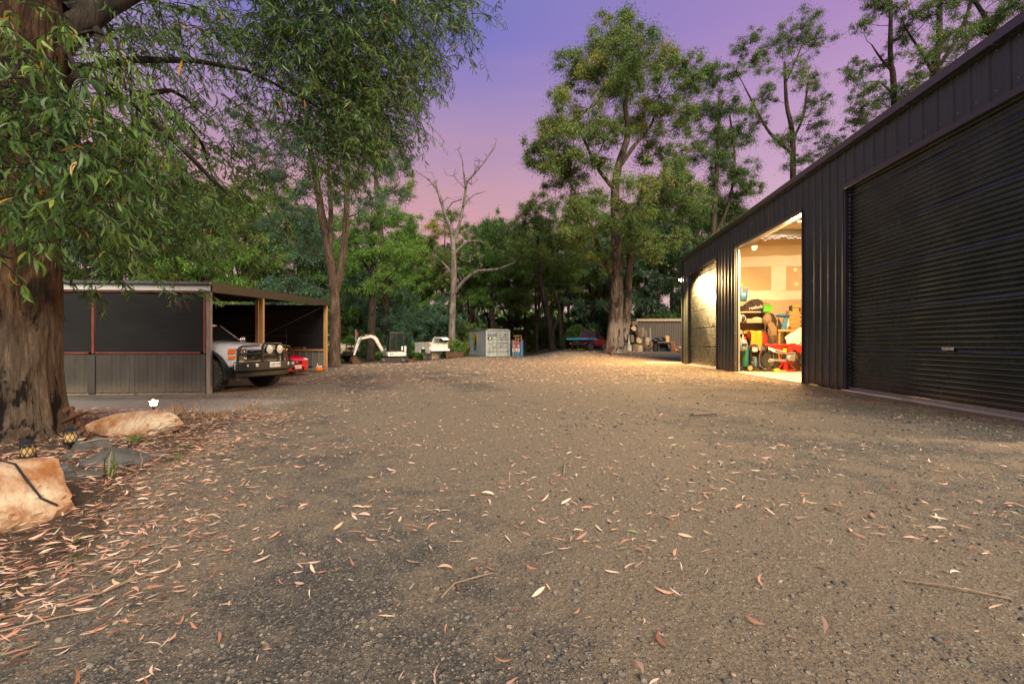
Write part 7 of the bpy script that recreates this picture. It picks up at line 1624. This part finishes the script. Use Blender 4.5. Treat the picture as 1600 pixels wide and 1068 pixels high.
t = it('folded_chair', 'folded camp chair with blue fabric between the packs and the pine drawers', 'chair', 1223, 19.45, py=493); obj('seat', MB().ell((0, 0, 0), (.32, .14, .07), 14, 8), M['blue'], t); obj('backrest', MB().box((.08, 0, -.36), (.17, .08, .58), (0, R(14), 0)), M['lightblue'], t, bevel=.03); obj('leg', MB().tube([(-.22, 0, 0), (.18, 0, -.9)], .014, 6), M['grime'], t); obj('leg', MB().tube([(.25, 0, 0), (-.1, 0, -.9)], .014, 6), M['grime'], t)
t = it('board', 'cream offcut board standing against the pine drawers', 'board', 1230.5, 19.5, py=506); obj('board', MB().bx(-.05, .06, -.02, .0, -.35, .25), M['whitefab'], t)
t = it('bench', 'low orange timber bench behind the motorcycle', 'bench', 1232, 19.3); obj('top', MB().bx(-.5, .5, -.2, .2, zz(519, 19.3), zz(515.5, 19.3)), M['pine'], t, bevel=.006); obj('leg', MB().bx(-.46, -.40, -.15, .15, 0, zz(519, 19.3)), M['pine'], t); obj('leg', MB().bx(.40, .46, -.15, .15, 0, zz(519, 19.3)), M['pine'], t)
t = it('dust_sheet', 'white cloth draped over a load behind the motorcycle seat', 'cloth', 1243, 18.9)
vs = []; fs = []
for j in range(10):
    for i in range(16):
        u_, v_ = i / 15, j / 9; hgt = zz(513, 18.9) - .55 * max(0, .45 - u_) ** 1.0 * 1.6; vs.append((-.5 + 1.3 * u_, -.15 - .25 * (1 - v_) + .03 * math.sin(u_ * 15), .9 + (hgt - .9) * math.sin(v_ * 1.57) ** .7 + .015 * math.sin(u_ * 21 + v_ * 5)))
for j in range(9):
    for i in range(15): a_ = j * 16 + i; fs.append((a_, a_ + 1, a_ + 17, a_ + 16))
obj('cloth', MB().add(vs, fs), M['whitefab'], t)
# welder on its cart
Yc = 18.9; WC = it('welding_cart', 'welding cart with a red and black machine, coiled hoses and a brass wheel', 'cart', 1183, Yc)
h0 = zz(539, Yc); obj('machine', MB().prism([(-.34, h0), (-.30, h0 + .02), (.36, h0), (.34, h0 + .36), (.20, h0 + .56), (-.28, h0 + .56), (-.34, h0 + .5)], 'y', -.16, .18), M['red'], WC, bevel=.02); obj('face', MB().prism([(-.36, h0), (-.30, h0), (-.26, h0 + .57), (-.32, h0 + .57)], 'y', -.18, .2), M['ink'], WC, bevel=.01)
obj('trim', MB().tube([(.36, -.18, h0), (.35, -.18, h0 + .36), (.2, -.18, h0 + .57), (-.28, -.18, h0 + .57)], .018, 6), M['ink'], WC)
obj('frame', MB().bx(-.34, .36, -.2, .2, h0 - .04, h0).bx(-.34, .5, -.2, .2, .14, .19).bx(-.34, -.30, -.2, -.16, .15, h0).bx(.30, .34, -.2, -.16, .15, h0).bx(-.34, -.30, .16, .2, .15, h0), M['ink'], WC, bevel=.005)
obj('bottle_tray', MB().bx(-.30, .30, -.16, .16, .20, .40).bx(-.26, -.05, -.15, .1, .42, .6), M['grime'], WC, bevel=.03); obj('canister', MB().cyl((-.12, -.1, .2), (-.12, -.1, .55), .07).cyl((.06, -.12, .2), (.06, -.12, .5), .06), M['lightblue'], WC); obj('wire_spool', MB().bx(-.26, -.06, -.2, -.1, h0 - .30, h0 - .12), M['whitefab'], WC, bevel=.02)
for x_, y_ in ((-.36, -.2), (.48, -.2)): w_ = obj('wheel', MB().lathe([(.09, -.03), (.13, -.03), (.13, .03), (.09, .03)], (x_, y_, .13), 'y', 20), M['rubber'], WC); obj('rim', MB().lathe([(.001, -.032), (.05, -.036), (.09, -.03)], (x_, y_, .13), 'y', 16), M['pine'], w_)
rg = random.Random(3)
for k in range(6):
    cx_, cz_, rx, rz_ = .30 + .05 * rg.gauss(0, 1), .62 + .05 * rg.gauss(0, 1), .26 + .05 * rg.random(), .38 + .10 * rg.random()
    obj('hose', MB().tube([(cx_ + rx * math.cos(a_), -.24 - .02 * k + .02 * math.sin(a_ * 2), cz_ + rz_ * math.sin(a_)) for a_ in [2 * math.pi * q / 20 for q in range(20)]], .013, 6, closed=True), M['rubber'] if k % 2 else M['brown'], WC)
obj('torch', MB().tube([(.30, -.28, h0 - .02), (.46, -.3, h0 - .4), (.40, -.3, .35)], [.02, .03, .02], 7), M['ink'], WC)
t = it('towel', 'orange towel draped over the red welding machine', 'towel', 1180.5, Yc - .12, z=h0)
vs = []; fs = []
for j in range(12):
    for i in range(12):
        u_, v_ = i / 11, j / 11; 
        if v_ < .7: y_, z_ = -.10 - .02 * math.sin(u_ * 12), .0 + v_ / .7 * .57 + .05 * math.sin(u_ * 5)
        else: y_, z_ = -.08 + (v_ - .7) * .9, .59 + .015 * math.sin(u_ * 9)
        vs.append((-.24 + .44 * u_ + .03 * math.sin(v_ * 4), y_, z_))
for j in range(11):
    for i in range(11): a_ = j * 12 + i; fs.append((a_, a_ + 1, a_ + 13, a_ + 12))
obj('cloth', MB().add(vs, fs), M['orangefab'], t)
t = it('gas_cylinder', 'green gas cylinder standing left of the welding cart', 'cylinder', 1164.5, 19.0); obj('bottle', MB().lathe([(.12, .16), (.14, .18), (.14, .98), (.11, 1.08), (.04, 1.14), (.04, 1.2)], n=24), M['teal'], t); obj('valve', MB().cyl((0, 0, 1.2), (0, 0, 1.3), .025).cyl((-.06, 0, 1.27), (.06, 0, 1.27), .018), M['grime'], t)
t = it('welding_mask', 'blue-grey welding mask hanging over the green gas cylinder', 'mask', 1160.5, 18.75, py=539); obj('shell', MB().ell((0, 0, 0), (.19, .14, .26), 18, 12), mat('blue grey plastic', (.22, .27, .32), .35), t); obj('visor', MB().box((.02, -.14, .02), (.18, .03, .11)), M['ink'], t, bevel=.01); obj('band', MB().lathe([(.195, -.012), (.195, .012)], (0, .02, -.16), 'z', 18), M['galv'], t)
t = it('tool_trolley', 'oily trolley of cans and bottles at the left foot of the lit opening', 'trolley', 1158, 19.15); obj('tray', MB().bx(-.2, .35, -.15, .15, .08, .16).bx(-.2, .35, -.15, .15, 1.18, 1.22), M['grime'], t, bevel=.01)
for i, (x_, h_, m_) in enumerate(((-.14, .26, 'grime'), (-.04, .20, 'pine'), (.06, .30, 'whitefab'), (.15, .24, 'red'), (.24, .28, 'ink'))): obj('bottle', MB().lathe([(.04, 1.22), (.042, 1.22 + h_ * .6), (.018, 1.22 + h_ * .8), (.018, 1.22 + h_)], (x_, -.05, 0), n=12), M[m_], t)
obj('wheel', MB().lathe([(.001, -.04), (.12, -.04), (.12, .04), (.001, .04)], (.16, -.17, .12), 'y', 20), M['rubber'], t)
# motorcycle (rear half in view)
mY = 18.6; MK = it('motorcycle', 'red and white off-road motorcycle on a red stand seen from its side', 'motorcycle', 1203, mY, z=.13, rz=R(-2)); sc = 1.0
wr = .335
def bikewheel(x):
    w_ = obj('wheel', MB().lathe([(wr - .07, -.04), (wr - .02, -.055), (wr, -.03), (wr, .03), (wr - .02, .055), (wr - .07, .04)], (x, 0, wr), 'y', 36), M['rubber'], MK)
    sp_ = MB().lathe([(wr - .075, -.03), (wr - .05, -.03), (wr - .05, .03), (wr - .075, .03)], (x, 0, wr), 'y', 36); obj('rim', sp_, M['chrome'], w_)
    s2 = MB(); [s2.tube([(x, .03 * (-1) ** k, wr), (x + (wr - .07) * math.cos(.349 * k), 0, wr + (wr - .07) * math.sin(.349 * k))], .004, 4) for k in range(18)]; s2.cyl((x, -.06, wr), (x, .06, wr), .05); s2.lathe([(.10, -.062), (.10, -.058), (.05, -.058)], (x, 0, wr), 'y', 20); obj('spokes', s2, M['galv'], w_)
bikewheel(0); bikewheel(1.42)
obj('swingarm', MB().bx(-.05, .62, -.10, -.06, wr - .03, wr + .06).bx(-.05, .62, .06, .10, wr - .03, wr + .06), M['galv'], MK, bevel=.01)
def side_shell(poly, y0, y1, m, nm, bev=.012): return obj(nm, MB().prism(poly, 'y', y0, y1), m, MK, bevel=bev)
side_shell([(-.28, .98), (-.05, .92), (.30, .80), (.52, .66), (.58, .70), (.45, .86), (.30, .93), (0, 1.0)], -.10, .10, M['red'], 'rear_fender')
side_shell([(-.10, .90), (.20, .78), (.42, .66), (.40, .60), (.10, .68), (-.12, .80)], -.14, -.10, M['white'], 'side_panel'); side_shell([(0, .96), (.5, .90), (.95, .98), (.95, 1.05), (.5, 1.0), (.05, 1.01)], -.11, .11, M['red'], 'seat')
side_shell([(.55, .62), (.62, .90), (1.05, 1.0), (1.22, .72), (1.05, .66), (.85, .80)], -.17, .17, M['red'], 'tank_shroud'); side_shell([(.40, .62), (.56, .60), (.58, .84), (.45, .84)], -.15, -.13, M['yellow'], 'badge_panel')
obj('engine', MB().bx(.56, .92, -.12, .12, .32, .60).cyl((.70, -.16, .44), (.70, .16, .44), .12).bx(.66, .84, -.09, .09, .58, .78), M['galv'], MK, bevel=.03); obj('clutch_cover', MB().lathe([(.001, -.175), (.08, -.172), (.10, -.16), (.10, -.15)], (.70, 0, .44), 'y', 24), M['galv'], MK)
obj('frame', MB().tube([(.50, -.06, .34), (.50, -.06, .80), (.95, -.05, .90), (1.10, 0, .95)], .018, 8).tube([(.50, .06, .34), (.50, .06, .80), (.95, .05, .90)], .018, 8).tube([(.5, 0, .32), (.9, 0, .28), (1.08, 0, .90)], .02, 8), M['grime'], MK); obj('shock', MB().cyl((.42, 0, .42), (.36, 0, .80), .035), M['red'], MK)
obj('exhaust', MB().tube([(.15, -.16, .78), (.40, -.15, .70), (.55, -.14, .62)], [.05, .05, .03], 12).tube([(.55, -.14, .62), (.9, -.12, .66), (1.0, -.05, .42)], .022, 8), M['galv'], MK)
for s_ in (-1, 1): obj('fork', MB().tube([(1.42, s_ * .09, wr), (1.18, s_ * .09, 1.0)], .025, 8), M['chrome'], MK)
obj('front_fender', MB().tube([(1.75, 0, .74), (1.45, 0, .80), (1.2, 0, .72)], [.05, .08, .06], 8), M['red'], MK); obj('handlebar', MB().tube([(1.05, -.38, 1.12), (1.15, -.2, 1.1), (1.18, 0, 1.06), (1.15, .2, 1.1), (1.05, .38, 1.12)], .014, 8), M['grime'], MK)
obj('foot_peg', MB().tube([(.58, -.1, .36), (.58, -.24, .35)], .015, 6), M['grime'], MK)
t = it('bike_stand', 'red paddock stand under the motorcycle engine', 'stand', 1222, mY - .02); obj('stand', MB().bx(-.25, .45, -.2, .2, .02, .07).bx(-.15, .35, -.16, .16, .36, .40).tube([(-.25, -.16, .07), (-.0, -.1, .36)], .02, 6).tube([(.45, -.16, .07), (.2, -.1, .36)], .02, 6).bx(.02, .18, -.1, .1, .07, .36), M['red'], t, bevel=.006); 
for x_ in (-.2, .42): obj('castor', MB().cyl((x_, -.24, .04), (x_, -.2, .04), .04), M['rubber'], t)
t = it('brown_panel', 'rounded brown panel leaning between the cart and the motorcycle', 'panel', 1206, 19.2, py=513); obj('panel', MB().prism([(-.16, -.30), (.20, -.30), (.19, .0), (.08, .22), (-.04, .30), (-.16, .2)], 'y', -.02, .02), M['brown'], t, bevel=.015)
t = it('hi_vis_rag', 'bundle of yellow hi-vis cloth on the floor by the cart', 'cloth', 1214, 18.25, z=.03); obj('cloth', MB().ell((0, 0, .06), (.13, .1, .07), 12, 8), M['hivis'], t)
t = it('broom_head', 'straw broom head lying on the concrete by the cart', 'broom', 1221, 18.1, z=.03); obj('bristles', MB().prism([(-.22, 0), (.22, 0), (.15, .07), (-.15, .07)], 'y', -.06, .06), mat('straw', (.55, .38, .14), .9, 0, .3, 30, stretch=(10, 1, 1)), t)
t = it('red_jerry_can', 'small red can on the floor behind the motorcycle wheel', 'can', 1226, 19.1); obj('can', MB().bx(-.12, .12, -.09, .09, 0, .32).bx(-.03, .03, -.02, .02, .32, .37), M['red'], t, bevel=.03)

CL_ = [('grime', 'oily'), ('pine', 'tan'), ('whitefab', 'cream'), ('red', 'red'), ('ink', 'black'), ('blue', 'blue'), ('yellow', 'yellow'), ('galv', 'silver'), ('brown', 'brown'), ('lightblue', 'light blue'), ('teal', 'green')]
rg = random.Random(44); PL = [('on the third shelf', zz(522), [1155, 1159, 1163, 1168, 1173, 1187, 1192]), ('on the lowest shelf', zz(548), [1156, 1171, 1176, 1181, 1186, 1191]), ('on the floor behind the welding cart', .03, [1172, 1180, 1190, 1199]), ('on top of the pine drawers', zz(487), [1237, 1250]), ('on the low orange bench', zz(515.5, 19.3), [1229, 1234])]
k = 0
for where, z_, pxs in PL:
    for px in pxs:
        mn, cn_ = CL_[(k * 5 + 2) % len(CL_)]; k += 1; kind = ('can', 'box', 'bottle')[k % 3]; hh = .10 + .16 * rg.random(); ww = .035 + .04 * rg.random()
        t = it(kind, '%s %s %s in the lit bay' % (cn_, kind, where), kind, px, (19.3 if 'bench' in where else 19.6) + .05 * rg.random(), z=z_, rz=rg.random(), group='small clutter in the lit bay')
        if kind == 'can': obj('can', MB().lathe([(ww, 0), (ww, hh), (ww * .9, hh + .005), (ww * .9, hh * .98)], n=14), M[mn], t)
        elif kind == 'box': obj('box', MB().bx(-ww * 1.5, ww * 1.5, -ww, ww, 0, hh), M[mn], t, bevel=.004); obj('label', MB().bx(-ww, ww, -ww - .003, -ww, hh * .3, hh * .7), M['whitefab' if mn != 'whitefab' else 'red'], t, smooth=False)
        else: obj('bottle', MB().lathe([(ww * .8, 0), (ww * .85, hh * .6), (ww * .3, hh * .85), (ww * .3, hh * 1.1)], n=14), M[mn], t); obj('cap', MB().lathe([(ww * .36, hh * 1.1), (ww * .36, hh * 1.2)], n=10), M['ink'], t)
for i, (x0, x1, z0_, z1_) in enumerate(((1195, 1212, 500, 548), (1199, 1216, 515, 560), (1172, 1168, 540, 572))):
    a_ = ip(x0, 19.2, py=z0_); b_ = ip(x1, 18.9, py=z1_); t = thing('lead', ['dark lead looping down from the backpack', 'brown lead hanging by the motorcycle wheel', 'thin lead beside the green gas cylinder'][i], 'lead', a_); d = b_ - a_
    obj('cord', MB().tube([(0, 0, 0), d * .3 + Vector((.12, 0, -.1)), d * .6 + Vector((-.14, 0, -.1)), d * .85 + Vector((.05, 0, 0)), d], .012, 6), M['ink' if i != 1 else 'brown'], t)
# texts become real meshes so that each can be told apart
for o in [o for o in COL.objects if o.type == 'FONT']:
    bpy.context.view_layer.update()
    me = bpy.data.meshes.new_from_object(o.evaluated_get(bpy.context.evaluated_depsgraph_get()))
    n = bpy.data.objects.new(o.name, me); COL.objects.link(n); n.parent = o.parent; n.location = o.location.copy(); n.rotation_euler = o.rotation_euler.copy(); n.scale = o.scale.copy()
    nm = o.name; bpy.data.objects.remove(o); n.name = nm
